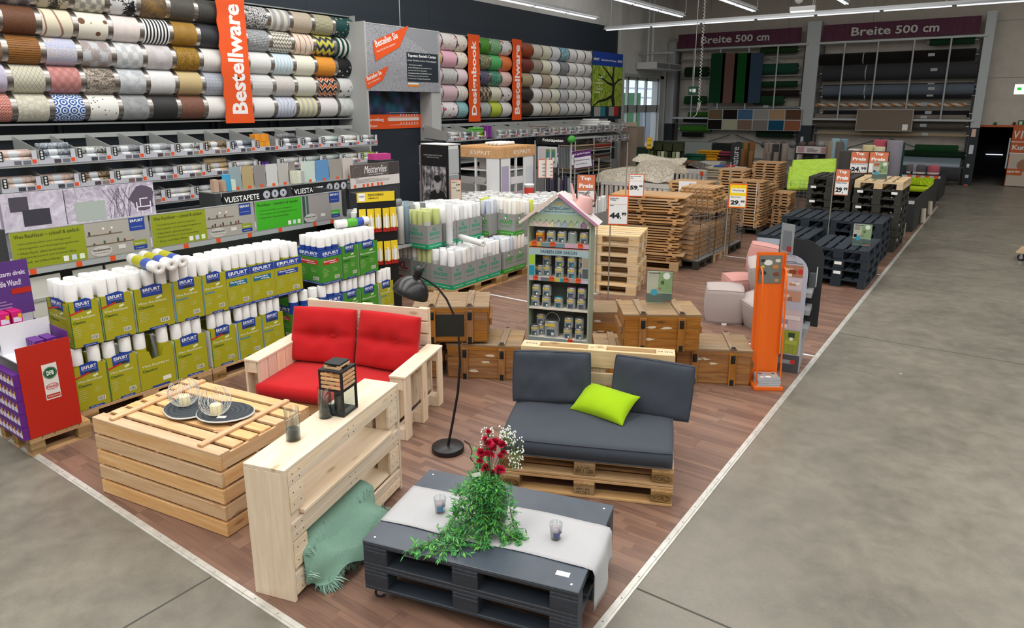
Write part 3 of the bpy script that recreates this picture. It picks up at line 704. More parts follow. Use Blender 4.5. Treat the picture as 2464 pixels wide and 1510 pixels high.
# ---------------------------------------------------------------- arc floor lamp
lp=Vector((-1.871,1.894,ZW))
lamp=TH('arc_floor_lamp','black arc floor lamp with domed shade gold inside','floor lamp',lp)
LB=M('#17181a',.4,0,.5)
MB().lathe([(0,0),(.125,0),(.128,.004),(.128,.038),(.122,.044),(0,.044)],36).build('base',LB,lamp)
def wl(x,y,z):return Vector((x,y,z))-lp
arc=[wl(-1.869,1.895,.05),wl(-1.838,1.921,.25),wl(-1.803,1.95,.5),wl(-1.787,1.964,.75),wl(-1.793,1.959,.98),wl(-1.818,1.937,1.13),wl(-1.856,1.905,1.25),wl(-1.905,1.862,1.345),wl(-1.956,1.816,1.40),wl(-2.000,1.775,1.437)]
MB().tube(arc[:4],.0105,10).build('lower_pole',LB,lamp);MB().tube(arc[3:],.0085,10).build('arc_arm',LB,lamp)
ax_=Vector((.28,.25,.93)).normalized()   # shade axis (towards its top)
sh=wl(-2.055,1.722,1.30);rq=ax_.to_track_quat('Z','Y').to_euler()
rsh=.138
prof=[(rsh*sin(a),rsh*cos(a)*1.02) for a in [pi/2*(1-i/12) for i in range(12)]]+[(.03,.137)]
MB().lathe(prof,36).build('shade',M('#131416',.3,0,.6),lamp,sh,rq)
MB().lathe([(r*.985,z-.002) for r,z in prof],36).build('shade_lining',M('#c08a2c',.35,.6),lamp,sh,rq)
MB().lathe([(.03,.13),(.03,.165),(.033,.17),(.033,.215),(.02,.225),(0,.225)],18).build('lamp_socket',LB,lamp,sh,rq)
MB().cyl(sh+ax_*.18,arc[-1],.009,n=8).build('bracket',LB,lamp)
MB().lathe([(0,-.02),(.02,-.012),(.028,.01),(.02,.04),(.012,.06)],14).build('bulb',M('#f3f0e6',.3),lamp,sh+ax_*.03,rq)
MB().tube([sh+ax_*.22,sh+ax_*.26+Vector((.01,.01,0)),sh+ax_*.24+Vector((.03,.03,0)),arc[-1]],.003,6).build('cable_loop',LB,lamp)
gq=[G(1118,1063),G(1130,1072),G(1136,1088),G(1132,1105),G(1145,1120),G(1152,1124)]
MB().tube([Vector((q.x,q.y,ZW+.005))-lp for q in gq],.0035,6).build('power_cable',LB,lamp)
MB().lathe([(0,0),(.03,0),(.032,.012),(.02,.02),(0,.021)],18).build('foot_switch',LB,lamp,Vector((gq[-1].x,gq[-1].y,ZW))-lp)
# ================================================================== middle of the sales floor
def ammo(label,corner,a,z,L=.74,W=.50,H=.375,top='oldtop',patch=None,seed=0):
    """old ammunition chest; corner = front left bottom corner"""
    t=TH('wooden_chest',label,'chest',(corner[0],corner[1],z),a)
    h3=(H-.06)/3
    for k in range(3):
        z0=.012+k*h3;z1=z0+h3-.002
        BX('front_board',t,.012,L-.012,.002,.022,z0,z1,'old',.002);BX('back_board',t,.012,L-.012,W-.022,W-.002,z0,z1,'old',.002)
        BX('end_board',t,0,.02,.022,W-.022,z0,z1,'old',.002);BX('end_board',t,L-.02,L,.022,W-.022,z0,z1,'old',.002)
    BX('bottom_board',t,.01,L-.01,.01,W-.01,0,.012,'old')
    zl=H-.046
    for k in range(3):
        y0=k*W/3;BX('lid_board',t,-.005,L+.005,y0,y0+W/3-.002,zl+.012,zl+.032,top,.002)
    BX('lid_rim',t,0,L,.0,.018,zl-.03,zl+.011,'old',.002)
    IR=M('#2b2c2b',.55,.6)
    for fx in (.25,.75):
        x=L*fx
        BX('lid_batten',t,x-.033,x+.033,-.008,W+.01,zl+.033,zl+.05,top,.003);BX('front_batten',t,x-.033,x+.033,-.018,.001,.0,zl-.001,'old',.003)
        c=BX('latch_plate',t,x-.02,x+.02,-.024,-.019,zl-.1,zl-.02,IR,.002);BX('latch_bar',c,-.012,.012,-.011,-.003,-.03,.03,IR,.002)
        BX('hinge_strap',t,x-.02,x+.02,-.014,.03,zl+.0505,zl+.054,IR);BX('corner_iron',t,x-.018,x+.018,-.0215,-.0185,.0,.06,IR);BX('corner_iron',t,x-.018,x+.018,W-.0,W+.012,zl+.0505,zl+.054,IR)
    for x0,x1 in ((-.03,-.001),(L+.001,L+.03)):BX('handle_cleat',t,x0,x1,.06,W-.06,H*.42,H*.42+.07,'old',.004)
    if patch:FQ('painted_patch',t,*patch[:4],M(patch[4],.7),-.0006+.001)
    rr=random.Random(seed)
    for k in range(3 if not patch else 1):
        mb=MB();cx=rr.uniform(.3,.62)*L;cz=rr.uniform(.08,.26);n=9
        pts=[(cx+rr.uniform(.6,1)*rr.choice((.03,.05))*cos(2*pi*i/n)*1.5,.0012,cz+rr.uniform(.5,1)*.016*sin(2*pi*i/n)) for i in range(n)]
        mb.add(pts,[tuple(range(n))]).build('paper_remnant',M('#cfc2ae',.8),t)
    return t
A1=(-2.865,3.045)
ammo('old brown wooden chest with stencil marks under the chest with the black panel',A1,RD(29),ZW,seed=2)
ammo('old wooden chest with a black painted front panel on top of two others',(-3.10,2.83),RD(36),ZW+.386,W=.55,H=.38,patch=(.2,.50,.06,.285,'#23241f'),seed=3)
ammo('old wooden chest half hidden between the red sofa and the stencilled chest',(-3.56,2.62),RD(29),ZW,seed=4)
ammo('old brown wooden chest with stained front beside the orange brochure stand',(-.955,4.25),RD(27),ZW,seed=5,L=.72)
ammo('old wooden chest with torn white paper, standing on top with a flyer holder',(-1.31,3.80),RD(34),ZW+.386,L=.725,W=.49,seed=6)
ammo('grey topped wooden chest under the chest with torn paper, beside the house display',(-1.59,3.78),RD(32),ZW,W=.46,L=.70,seed=7)
ammo('grey topped wooden chest at the back behind the house display',(-2.38,4.72),RD(33),ZW,W=.5,seed=8)
# flyers in acrylic holders
def flyer(name,label,loc,rz,w=.24,h=.32,tilt=0.0):
    t=TH(name,label,'flyer holder',loc,rz)
    AC=THING
    BX('acrylic_front',t,-w/2-.006,w/2+.006,-.006,-.004,0,h+.01,AC);BX('acrylic_foot',t,-w/2,w/2,-.004,.09,0,.004,AC)
    BX('acrylic_back',t,-w/2-.006,w/2+.006,.004,.006,0,h+.008,AC)
    c=BX('flyer_card',t,-w/2,w/2,-.003,.003,.005,h,M('#cfd6c4',.6));y=-.0036-.003
    def q(x0,x1,z0,z1,col):FQ('flyer_print',t,x0*w-w/2,x1*w-w/2,z0*h,z1*h,M(col,.6),-.0035)
    q(.45,1,.35,.99,'#a9bf8f');q(0,.45,.3,.98,'#e2d8c8');q(0,1,.03,.32,'#6f7d78');q(.05,.42,.82,.9,'#d9603a');q(.05,.42,.73,.8,'#d9603a');q(.06,.5,.93,.965,'#3b4a66')
    mb=MB();mb.add([(0,0,0)]+[(.14*w*cos(a*pi/10),0,.14*w*sin(a*pi/10)) for a in range(20)],[(0,i+1,(i+1) % 20+1) for i in range(20)])
    mb.build('round_badge',M('#f3f1ec',.6),t,(.27*w,-.0042,.87*h));mb.build('paint_pot',M('#3fa7c4',.6),t,(-.2*w,-.0042,.35*h))
    q(.05,.22,.38,.52,'#2e4f7c');q(.55,.68,.6,.72,'#7d8f5a');q(.75,.92,.5,.62,'#d7c690');q(.35,.6,.42,.5,'#e5b79a');q(.6,.97,.1,.3,'#5f8a87')
    TX('OBI',t,.18*w,.012*h+.006,.28*w,.05*h,M('#d6531f',.5),-.0045);return t
fp=G(1585,722,.80+ZW-.0);flyer('flyer_holder','flyer in an acrylic holder on the chest with torn paper',(fp.x,fp.y,.386+.375+.008+ZW),RD(25))
# ---------------------------------------------------------------- house shaped paint display
HO,HA=(-2.727,4.271),RD(18.3)
HWD=.70
ho=TH('house_display','narrow house shaped paint display with gable roof and shelves','display',(HO[0],HO[1],ZW),HA)
SAGE=M('#9aa592',.6);PALEB=M('#9fb9bd',.6);INN=M('#5b635f',.8);CREAM=M('#d8d2c2',.6)
BX('side_panel',ho,0,.018,0,.24,0,1.44,SAGE);BX('side_panel',ho,HWD-.018,HWD,0,.24,0,1.44,SAGE);BX('back_panel',ho,.018,HWD-.018,.225,.24,0,1.5,INN)
for z in (.11,.455,.80,1.185):BX('shelf',ho,.019,HWD-.019,.004,.224,z,z+.018,CREAM)
BX('plinth',ho,.019,HWD-.019,.003,.02,0,.109,SAGE)
# banner strips
def strip(z0,z1,cols,y):
    n=sum(c[1] for c in cols);x=.019;W_=HWD-.038
    for c,w in cols:
        FQ('colour_field',ho,x,x+W_*w/n,z0,z1,M(c,.6),y);x+=W_*w/n
BX('shelf_edge_card',ho,.019,HWD-.019,.0,.003,1.165,1.21,PALEB);strip(1.165,1.21,(('#c99b3f',2),('#6d8a97',4),('#c79fb6',4)),-.0006)
mbb=MB();mbb.box(.019,HWD-.019,-.004,-.001,1.075,1.155);mbb.box(.019,.09,-.004,-.001,.825,1.075);mbb.box(HWD-.09,HWD-.019,-.004,-.001,.825,1.075);mbb.build('banner_frame',PALEB,ho)
FQ('banner_stripe',ho,.019,HWD-.019,1.148,1.155,M('#e07a5f',.6),-.005)
TX('FARBEN DER SAISON',ho,.15,1.095,.40,.036,M('#1f3c66',.6),-.005,.012)
for x0,x1,z0,z1,c in ((.022,.084,.965,1.07,'#9dc62d'),(.022,.084,.84,.95,'#1f8ba1'),(HWD-.084,HWD-.022,.955,1.065,'#9d8d80'),(HWD-.084,HWD-.022,.84,.945,'#55565b')):FQ('colour_field',ho,x0,x1,z0,z1,M(c,.6),-.0048)
BX('shelf_edge_card',ho,.019,HWD-.019,.0,.003,.782,.824,PALEB);strip(.782,.824,(('#b7adba',3),('#6f7078',2.4),('#b9b455',2.6),('#2f93a3',2),('#a8958c',3),('#c0b8cc',2)),-.0006)
BX('shelf_edge_card',ho,.019,HWD-.019,.0,.003,.085,.128,M('#8a9799',.6))
TAG=M('#e2521f',.5)
def tagp(par,x,z,y=-.008,w=.052,h=.05):
    b=BX('price_ticket',par,x-w/2,x+w/2,y-.002,y,z,z+h,TAG);return b
for x,z in ((.077,1.175),(.285,1.175),(.59,1.175),(.097,.79),(.28,.79),(.44,.79),(.575,.79),(.5,.09)):
    tagp(ho,x,z);TX('17.99',ho,x-.02,z+.022,.04,.015,M('#3a1408',.6),-.0108)
# gable
GX=HWD/2;ZE,ZA=1.44,1.74
MB().prism([(.0,ZE-.02),(HWD,ZE-.02),(HWD,ZE),(GX,ZA-.02),(0,ZE)],.0,.02).build('gable_panel',M('#a7c3c4',.6),ho)
sc_=MB()
for k in range(10):
    x0=.01+k*.068;sc_.add([(x0,-.012,ZE+.03),(x0+.068,-.012,ZE+.03),(x0+.034,-.012,ZE-.02),(x0,-.005,ZE+.03),(x0+.068,-.005,ZE+.03),(x0+.034,-.005,ZE-.02)],[(0,2,1),(3,4,5),(0,1,4,3),(1,2,5,4),(2,0,3,5)])
sc_.box(.01,.69,-.012,-.005,ZE+.03,ZE+.085);sc_.build('scalloped_apron',M('#9fb59a',.6),ho)
BX('header_card',ho,.019,HWD-.019,-.003,-.0005,1.385,1.45,M('#b9bfae',.6))
for k,c in enumerate(('#cfc0b8','#d8b7b9','#d8cfa9','#b4b9bd','#8fa9bd','#a7ac80','#9fb3a7','#8f5f8f')):
    x0=.075+k*.073;FQ('swatch',ho,x0,x0+.068,1.388,1.448,M(c,.6),-.0045)
    MB().tube([(x0+.034+.016*cos(a*pi/8),-.0055,1.412+.016*sin(a*pi/8)) for a in range(16)],.0015,4,closed=True).build('swatch_ring',WHITE,ho)
def roofb(x0,z0,x1,z1,mat,edge):
    d=Vector((x1-x0,0,z1-z0));n=Vector((-d.z,0,d.x)).normalized()*.022
    if n.z < 0:n=-n
    p0=Vector((x0,0,z0));p1=Vector((x1,0,z1));mb=MB()
    vs=[p0,p1,p1+n,p0+n]
    mb.add([(v.x,-.06,v.z) for v in vs]+[(v.x,.2,v.z) for v in vs],[(0,1,2,3),(7,6,5,4),(0,4,5,1),(1,5,6,2),(2,6,7,3),(3,7,4,0)]).build('roof_board',mat,ho)
    MB().add([(v.x,-.066,v.z) for v in (p0-n*.4,p1-n*.4,p1+n,p0+n)]+[(v.x,-.061,v.z) for v in (p0-n*.4,p1-n*.4,p1+n,p0+n)],[(0,1,2,3),(7,6,5,4),(0,4,5,1),(1,5,6,2),(2,6,7,3),(3,7,4,0)]).build('barge_board',edge,ho)
roofb(-.075,ZE-.02,GX,ZA,M('#e4dcd6',.6),M('#dcc8bf',.6));roofb(HWD+.075,ZE-.02,GX,ZA,M('#d3cccb',.6),M('#b683a3',.6))
TX('BONDEX',ho,GX-.055,1.625,.11,.028,M('#e5b81c',.5),-.002,.03);TX('GardenColors',ho,GX-.115,1.573,.23,.04,M('#1f4c66',.5),-.002,.0,.2);TX('VERLEIHEN SIE IHREM GARTEN VINTAGE-FLAIR',ho,GX-.17,1.545,.34,.014,M('#1f4c66',.5),-.002,0)
# cans
LBL=NT('can_label',.45);_c=LBL.noise(LBL.co('Object',rand=9),38,4,.7);LBL.col(LBL.ramp(_c,[(.3,'#6f7a76'),(.5,'#aeb2b2'),(.62,'#8b9aa0'),(.75,'#c2c4c2')]));LBL=LBL.m
YEL=M('#f0cf1d',.5);TIN=M('#c3c5c6',.3,.9)
def can_mesh(r,h,m):
    return CM(('can',r,h,m.name),lambda:MB().lathe([(0,0),(r*.96,0),(r,.004),(r,h-.004),(r*.96,h),(r*.9,h),(r*.88,h-.006),(0,h-.006)],20).mesh('can_body',TIN))
def can(x,y,z,label,r=.05,h=.122,lid=None,body=None,back=False,rz=0.0):
    p=place(HO,HA,x,y,z+ZW);t=TH('paint_can',label,'paint can',p,HA+rz,'paint cans in the house display')
    OB('body',can_mesh(r,h,TIN),t)
    OB('paper_label',CM(('lb',r,h,body or 0),lambda:MB().lathe([(r*1.004,.008),(r*1.004,h-.012)],20).mesh('label',M(body,.5) if body else LBL)),t)
    OB('lid',CM(('ld',r,lid or 0),lambda:MB().lathe([(r*.86,0),(r*.8,.004),(0,.004)],18).mesh('lid',M(lid,.4) if lid else TIN)),t,(0,0,h-.006))
    if not back:
        TX('BONDEX',t,-r*.72,h*.68,r*1.44,h*.16,YEL,-r*1.03,.05)
        FQ('label_picture',t,-r*.5,r*.6,h*.12,h*.5,M('#3f5660',.6),-r*1.02);FQ('colour_dot',t,r*.15,r*.5,h*.15,h*.34,M(lid or '#d8d8d4',.6),-r*1.028)
    return t
def hx(px):return (px-130)/685*HWD
S1,S2,S3,S4=1.203,.818,.473,.128
can(hx(255),.08,S1,'orange wood stain can on the top shelf of the house display',body='#c2703a');can(hx(372),.08,S1,'silver paint can on the top shelf beside the orange can');can(hx(490),.08,S1,'silver paint can in the middle of the top shelf');can(hx(605),.08,S1,'paint can turned backwards on the top shelf',body='#8d9a95',back=True,rz=2.2);can(hx(730),.08,S1,'silver paint can with pink dot at the top shelf end',lid='#d9a3a8')
for x,zz,y,lb,ld in ((325,0,.12,'dark silver paint can at the lower left of the banner window',None),(320,1,.12,'dark silver paint can on another one in the banner window',None),(235,0,.12,'paint can half hidden by the banner beside the green field',None),(470,0,.07,'silver paint can with lime dot, lower one of its pair','#9dc62d'),(472,1,.07,'silver paint can with lime dot, upper one of its pair','#9dc62d'),(607,0,.07,'silver paint can with blue dot, lower one of its pair','#2f9fc4'),(607,1,.07,'silver paint can with blue dot, upper one of its pair','#2f9fc4'),(722,0,.09,'paint can half hidden by the banner, lower one beside the grey field',None),(722,1,.09,'paint can half hidden by the banner, upper one beside the brown field',None)):
    can(hx(x),y,S2+zz*.124,lb,lid=ld)
for x,zz,lb,ld in ((205,0,'white paint can at the shelf end below the teal field, lower one','#f0f0ee'),(218,1,'white paint can at the shelf end below the teal field, upper one','#f0f0ee'),(330,0,'white paint can next to the single teal lidded can, lower one','#f0f0ee'),(335,1,'white paint can next to the single teal lidded can, upper one','#f0f0ee'),(468,0,'single paint can with teal lid on the middle shelf','#1f8ba1'),(605,0,'violet dotted paint can, lower one beside the teal lidded can','#8d4f87'),(605,1,'violet dotted paint can, upper one beside the teal lidded can','#8d4f87'),(720,0,'violet dotted paint can, lower one at the middle shelf end','#8d4f87'),(724,1,'violet dotted paint can, upper one at the middle shelf end','#8d4f87')):
    can(hx(x),.07,S3+zz*.124,lb,lid=ld)
for x,zz,y,lb in ((205,0,.07,'grey paint can at the bottom shelf end beside the bucket'),(255,1,.13,'grey paint can raised behind the bottom shelf end'),(575,0,.07,'grey paint can on the bottom shelf, lower one beside the bucket'),(585,1,.07,'grey paint can on the bottom shelf, upper one beside the bucket'),(702,0,.07,'grey paint can on the bottom shelf, lower one at the outer end'),(702,1,.07,'grey paint can on the bottom shelf, upper one at the outer end')):
    can(hx(x),y,S4+zz*.124,lb)
can(hx(258),.13,S4,'grey paint can supporting another behind the bottom shelf end')
bk=can(hx(388),.1,S4,'large paint bucket with wire handle on the bottom shelf',r=.082,h=.19)
MB().tube([(.083*cos(a),.02,.165+.1*sin(a)) for a in [pi*k/14 for k in range(15)]],.003,6).build('bail_handle',M('#d9d9d6',.5),bk)
# watering can on the roof
wp=place(HO,HA,.585,.10,1.555+ZW)
wc=TH('watering_can','pink watering can with grey handle lying on the house display roof','watering can',wp,rot=(0,RD(12),HA))
PK=M('#d9aaa6',.5);GR=M('#6f7678',.5)
MB().lathe([(0,0),(.105,0),(.108,.01),(.075,.15),(.06,.175),(.055,.175),(.07,.15),(0,.02)],24).build('body',PK,wc)
MB().tube([(-.06,0,.04),(-.13,0,.13),(-.19,0,.26)],.022,12,taper=.5).build('spout',PK,wc)
MB().tube([(.0+.06*cos(a)+.05,0,.15+.1*sin(a)) for a in [RD(200)-RD(250)*k/14 for k in range(15)]],.007,8).build('handle',GR,wc)
MB().tube([(-.07,0,.15),(.0,0,.2),(.09,0,.13)],.005,6).build('brace',GR,wc)
# ---------------------------------------------------------------- price signs on poles
POLE=M('#a9a69c',.4,.6)
def facing(p):return math.atan2(p.x-CAM.x,-(p.y-CAM.y))*1.0
def price_sign(label,rect,base,texts,frame='#e8571f',card='#eef0f0',pole=None,poletop=None,top=None,dist=None,rz=None,name='price_sign',group=None):
    """rect = pixel bounds of the card, base = floor point under it, pole = base pixel of the pole"""
    x0,y0,x1,y1=rect;b=base
    d=ray((x0+x1)/2,(y0+y1)/2);tt=((b.x-CAM.x)*d.x+(b.y-CAM.y)*d.y)/(d.x*d.x+d.y*d.y);c=CAM+d*tt
    k=tt/FPX*1.0;w=(x1-x0)*k*1.02;h=(y1-y0)*k*1.03
    a=(math.atan2(d.y,d.x)-pi/2) if rz is None else rz
    t=TH(name,label,'price sign',(c.x,c.y,0),a,group)
    zc_=c.z;bz0=zc_-h/2;bz1=zc_+h/2
    if pole is not None:
        px_,zb_,zt_=pole;MB().cyl((px_,.012,zb_),(px_,.012,zt_),.008,n=8).build('pole',POLE,t)
        MB().lathe([(0,0),(.09,0),(.09,.008),(.012,.014),(0,.014)],20).build('pole_foot',POLE,t,(px_,.012,zb_))
    BX('frame',t,-w/2,w/2,-.004,.004,bz0,bz1,M(frame,.5),.002)
    m=.05*w;FQ('card',t,-w/2+m,w/2-m,bz0+m,bz1-m,M(card,.55),-.0052)
    for s,fx,fz,fw,fh,col,*bld in texts:TX(s,t,-w/2+fx*w,bz0+fz*h,fw*w,fh*h,M(col,.6),-.0065,*(bld or [.03]))
    t['wh']=(w,h,bz0);del t['wh']
    return t,w,h,bz0
def card_field(t,w,h,bz0,fx0,fx1,fz0,fz1,col,y=-.0058):FQ('card_field',t,-w/2+fx0*w,-w/2+fx1*w,bz0+fz0*h,bz0+fz1*h,M(col,.6),y)
DK='#1c1e22'
bp=G(1442,781)
t,w,h,z0=price_sign('orange framed price sign 44,99 for a vintage wooden chest on a thin pole',(1463,471,1511,540),bp,(('44',.1,.22,.5,.2,DK,.06),(',',.6,.19,.06,.08,DK,.06),('99',.68,.32,.24,.11,DK,.05),('Holztruhe',.1,.88,.42,.05,DK,.02),('Vintage',.1,.82,.3,.05,DK,.02),('Stück',.1,.65,.2,.03,DK)),pole=(-.085,ZW,1.75))
card_field(t,w,h,z0,.06,.94,.70,.71,'#e8571f')
bp=G(1417,706)
t,w,h,z0=price_sign('terracotta Top Preis sign for natural pallets behind the watering can',(1387,420,1433,497),bp,(('Top',.2,.8,.55,.13,'#f4f2ee',.05),('Preis',.14,.58,.72,.14,'#f4f2ee',.05),('Palette natur',.12,.41,.6,.06,DK),('9',.12,.08,.3,.24,DK,.06),('89',.62,.12,.3,.12,DK,.05)),frame='#23252a',card='#d57a55',pole=(.17,ZW,1.95))
card_field(t,w,h,z0,.1,.92,.06,.5,'#eceeee')
bp=G(1500,560,.9)
bp=Vector((-3.35,8.35,0))
t,w,h,z0=price_sign('orange framed price sign 59,99 for an extra large wooden box on a pole',(1513,420,1549,472),bp,(('59',.1,.3,.5,.2,DK,.06),(',',.6,.27,.06,.08,DK),('99',.68,.42,.24,.1,DK,.05),('Mega Holz Kiste',.1,.87,.7,.06,DK),('XXL',.1,.8,.2,.05,DK)),pole=(-.16,ZW,2.1))
card_field(t,w,h,z0,.06,.94,.7,.71,'#e8571f')
bp=G(1733,688)
t,w,h,z0=price_sign('yellow and white Werbung price sign 29,99 on a tall pole beside the poufs',(1755,443,1796,499),bp,(('Werbung',.17,.665,.64,.11,DK,.01),('Mammut Hocker',.12,.43,.55,.05,DK),('29',.12,.12,.45,.2,DK,.06),(',',.58,.08,.06,.08,DK),('99',.66,.22,.24,.1,DK,.05)),card='#f3d417',pole=(-.13,ZW,1.86))
card_field(t,w,h,z0,.07,.93,.06,.5,'#eceeee');card_field(t,w,h,z0,.12,.9,.63,.81,'#f4f4f0')
bp=Vector((-3.55,11.4,0))
t,w,h,z0=price_sign('white price list 8,99 to 17,99 standing among slatted boxes',(1633,437,1673,496),bp,tuple((s,.6,zz,.28,.07,DK,.04) for s,zz in (('8.99',.85),('12.99',.62),('17.99',.4),('13.99',.18))),frame='#e9ebec',card='#f2f3f3',pole=(0,ZW,1.2))
bp=G(1997,563,.576)
t,w,h,z0=price_sign('terracotta Top Preis sign 29,99 on a leaning pole among the black pallets',(2010,407,2043,470),bp,(('Top',.22,.8,.52,.14,'#f4f2ee',.05),('Preis',.14,.6,.72,.14,'#f4f2ee',.05),('Palette schwarz',.12,.46,.7,.05,DK),('29',.12,.12,.42,.2,DK,.06),(',',.55,.08,.06,.08,DK),('99',.63,.2,.26,.12,DK,.05)),frame='#23252a',card='#d57a55',pole=(-.13,.0,1.62))
card_field(t,w,h,z0,.08,.92,.06,.52,'#eceeee')
bp=Vector((-1.2,13.9,0))
t,w,h,z0=price_sign('terracotta Top Preis sign 24,99 behind the olive pallet stacks',(2047,364,2089,417),bp,(('Top',.28,.8,.42,.14,'#f4f2ee',.05),('Preis',.14,.58,.68,.14,'#f4f2ee',.05),('Palette imprägniert',.12,.4,.7,.05,DK),('24',.12,.1,.4,.2,DK,.06),(',',.53,.06,.06,.08,DK),('99',.62,.18,.26,.12,DK,.05)),frame='#23252a',card='#d57a55',pole=(0,1.2,1.5))
card_field(t,w,h,z0,.06,.94,.06,.46,'#eceeee')
bp=Vector((-.75,13.9,0))
t,w,h,z0=price_sign('terracotta Top Preis sign behind the flyer on the natural topped stack',(2092,365,2135,417),bp,(('Top',.28,.8,.42,.14,'#f4f2ee',.05),('Preis',.14,.58,.68,.14,'#f4f2ee',.05)),frame='#23252a',card='#d57a55',pole=(0,1.2,1.5))
card_field(t,w,h,z0,.06,.94,.06,.46,'#eceeee')
# ---------------------------------------------------------------- orange brochure stand
OO,OA=(-.247,4.489),RD(32.7)
os_=TH('brochure_stand','tall orange metal brochure stand with curved side rails','brochure stand',(OO[0],OO[1],ZW),OA)
OR=M('#e5660c',.4,0,.5)
BX('foot_tray',os_,0,.27,0,.21,0,.04,OR,.004)
MB().prism([(.0,0),(.27,0),(.27,1.26),(.0,1.26)],0,.006,mat=Matrix.Translation((0,.2,.04)) @ Matrix.Rotation(RD(-3),4,'X')).build('back_panel',OR,os_)
for x in (.0,.264):MB().prism([(0,.3),(.006,.3),(.006,1.3),(0,1.3)],-.03,0,mat=Matrix.Translation((x,.2,.0)) @ Matrix.Rotation(RD(-3),4,'X')).build('side_flange',OR,os_)
for x in (.03,.25):MB().tube([(x,.235,1.14),(x,.2,1.165),(x+.0,.15,1.14),(x,.12,1.05),(x,.10,.8),(x,.07,.4),(x,.04,.04)],.0085,8).build('guide_rail',OR,os_)
Rk=(RD(-3),0,0)
ps=FQ('poster',os_,.03,.24,0,.27,M('#6d716d',.6),.253);ps.location=(.03,.245,1.0);ps.rotation_euler=Rk
for x,z,s,c in ((.1,1.2,.04,'#dcd8cf'),(.05,1.22,.022,'#2e302f'),(.17,1.16,.03,'#b57a3a'),(.18,1.09,.028,'#7a4030'),(.06,1.1,.026,'#23262a'),(.19,1.03,.022,'#b98a52'),(.19,1.22,.025,'#cfc7ae'),(.05,1.16,.018,'#c9b13a')):
    MB().add([(0,0,0)]+[(s*cos(a*pi/6)*(1.15 if a % 2 else .9),0,s*.7*sin(a*pi/6)) for a in range(12)],[(0,i+1,(i+1) % 12+1) for i in range(12)]).build('poster_motif',M(c,.6),os_,(x+.01,.2425+(z-1.0)*.052,z),Rk)
for x in range(5):
    m_=TH('magazine','grey covered magazine in the pile on the orange stand','magazine',place(OO,OA,.138+.004*((x*7) % 3-1),.092,.041+.017*x+ZW),OA+RD(((x*5) % 4-1.5)),'magazines on the orange stand')
    BX('pages',m_,-.105,.105,-.085,.085,0,.014,M('#b9bcc0',.7));BX('cover',m_,-.106,.106,-.086,.086,.0142,.0158,M('#8d97a3',.35))
for dx,dy,c,s in ((-.06,.04,'#7a4030',.022),(.02,.03,'#b57a3a',.028),(.07,-.02,'#c9b13a',.02),(.0,-.04,'#e6e4df',.03),(-.06,-.05,'#d9cdb8',.022),(.07,.05,'#5b2a26',.018)):
    MB().add([(0,0,0)]+[(s*cos(a*pi/6)*(1.1 if a % 2 else .9),s*.7*sin(a*pi/6),0) for a in range(12)],[(0,i+1,(i+1) % 12+1) for i in range(12)]).build('cover_motif',M(c,.5),m_,(dx,dy,.0163))
# ---------------------------------------------------------------- grey decor paint display with rounded top
gd=TH('rounded_display','grey cardboard display with rounded top and furniture photos behind the orange stand','display',(-.33,5.13,ZW),RD(8))
LG=M('#aeb2c2',.6);W2=.32
def rtop(w,h,r):return [(0,0),(w,0),(w,h-r)]+[(w-r+r*cos(a),h-r+r*sin(a)) for a in [pi/2*k/8 for k in range(1,9)]]+[(0,h)]
MB().prism(rtop(W2,1.22,.17),0,.008).build('front_panel',LG,gd)
MB().prism([(x_,max(z_,.43)) for x_,z_ in rtop(W2+.12,1.33,.2)],.30,.31).build('tall_back_panel',M('#25272a',.6),gd)
BX('side_panel',gd,W2-.008,W2,.009,.50,0,.42,M('#9ea0a2',.6));BX('side_panel',gd,W2-.006,W2+.0,.2,.5,.42,1.0,M('#1f2123',.6))
for z in (.43,.62,.80):BX('side_shelf',gd,W2-.02,W2+.05,.02,.5,z,z+.05,M('#8f9293',.5))
BX('leaflet_box',gd,W2+.0,W2+.06,.25,.45,.84,1.0,M('#55585b',.6));BX('leaflet',gd,W2+.062,W2+.07,.26,.44,.86,1.06,M('#c9ccce',.5))
def pic(par,x0,x1,z0,z1,y,cols,name='photo_print',seed=0):
    rr=random.Random(seed);FQ(name,par,x0,x1,z0,z1,M(cols[0],.55),y);w=x1-x0;h=z1-z0
    for i,c in enumerate(cols[1:]):
        a=rr.uniform(0,.6);b=rr.uniform(0,.6);FQ(name,par,x0+w*a,x0+w*min(1,a+rr.uniform(.2,.45)),z0+h*b,z0+h*min(1,b+rr.uniform(.15,.4)),M(c,.55),y-.0006*(i+1))
pic(gd,.09,.275,1.0,1.12,-.001,('#a8765a','#d9b49a','#7a3f2a','#e3cfc0'),seed=1);pic(gd,.09,.275,.87,.99,-.001,('#c9bcc0','#8f9bb5','#e9e2de','#b7856a'),seed=2);pic(gd,.09,.275,.75,.86,-.001,('#b98d78','#d9c3b0','#8f6a52'),seed=3)
MB().add([(0,0,0)]+[(.025*cos(a*pi/8),0,.025*sin(a*pi/8)) for a in range(16)],[(0,i+1,(i+1) % 16+1) for i in range(16)]).build('red_badge',M('#c0322c',.5),gd,(.25,-.004,1.06))
pic(gd,.07,.305,.46,.66,-.001,('#c3b4b8','#e6dcd8','#8d8fa8'),seed=4);BX('desk_print',gd,.13,.29,-.003,-.001,.56,.60,M('#d9cfd0',.6))
FQ('photo_print',gd,.13,.30,.20,.45,M('#8f9a3a',.55),-.0012);FQ('photo_print',gd,.06,.13,.20,.45,M('#cfc3c0',.55),-.0012)
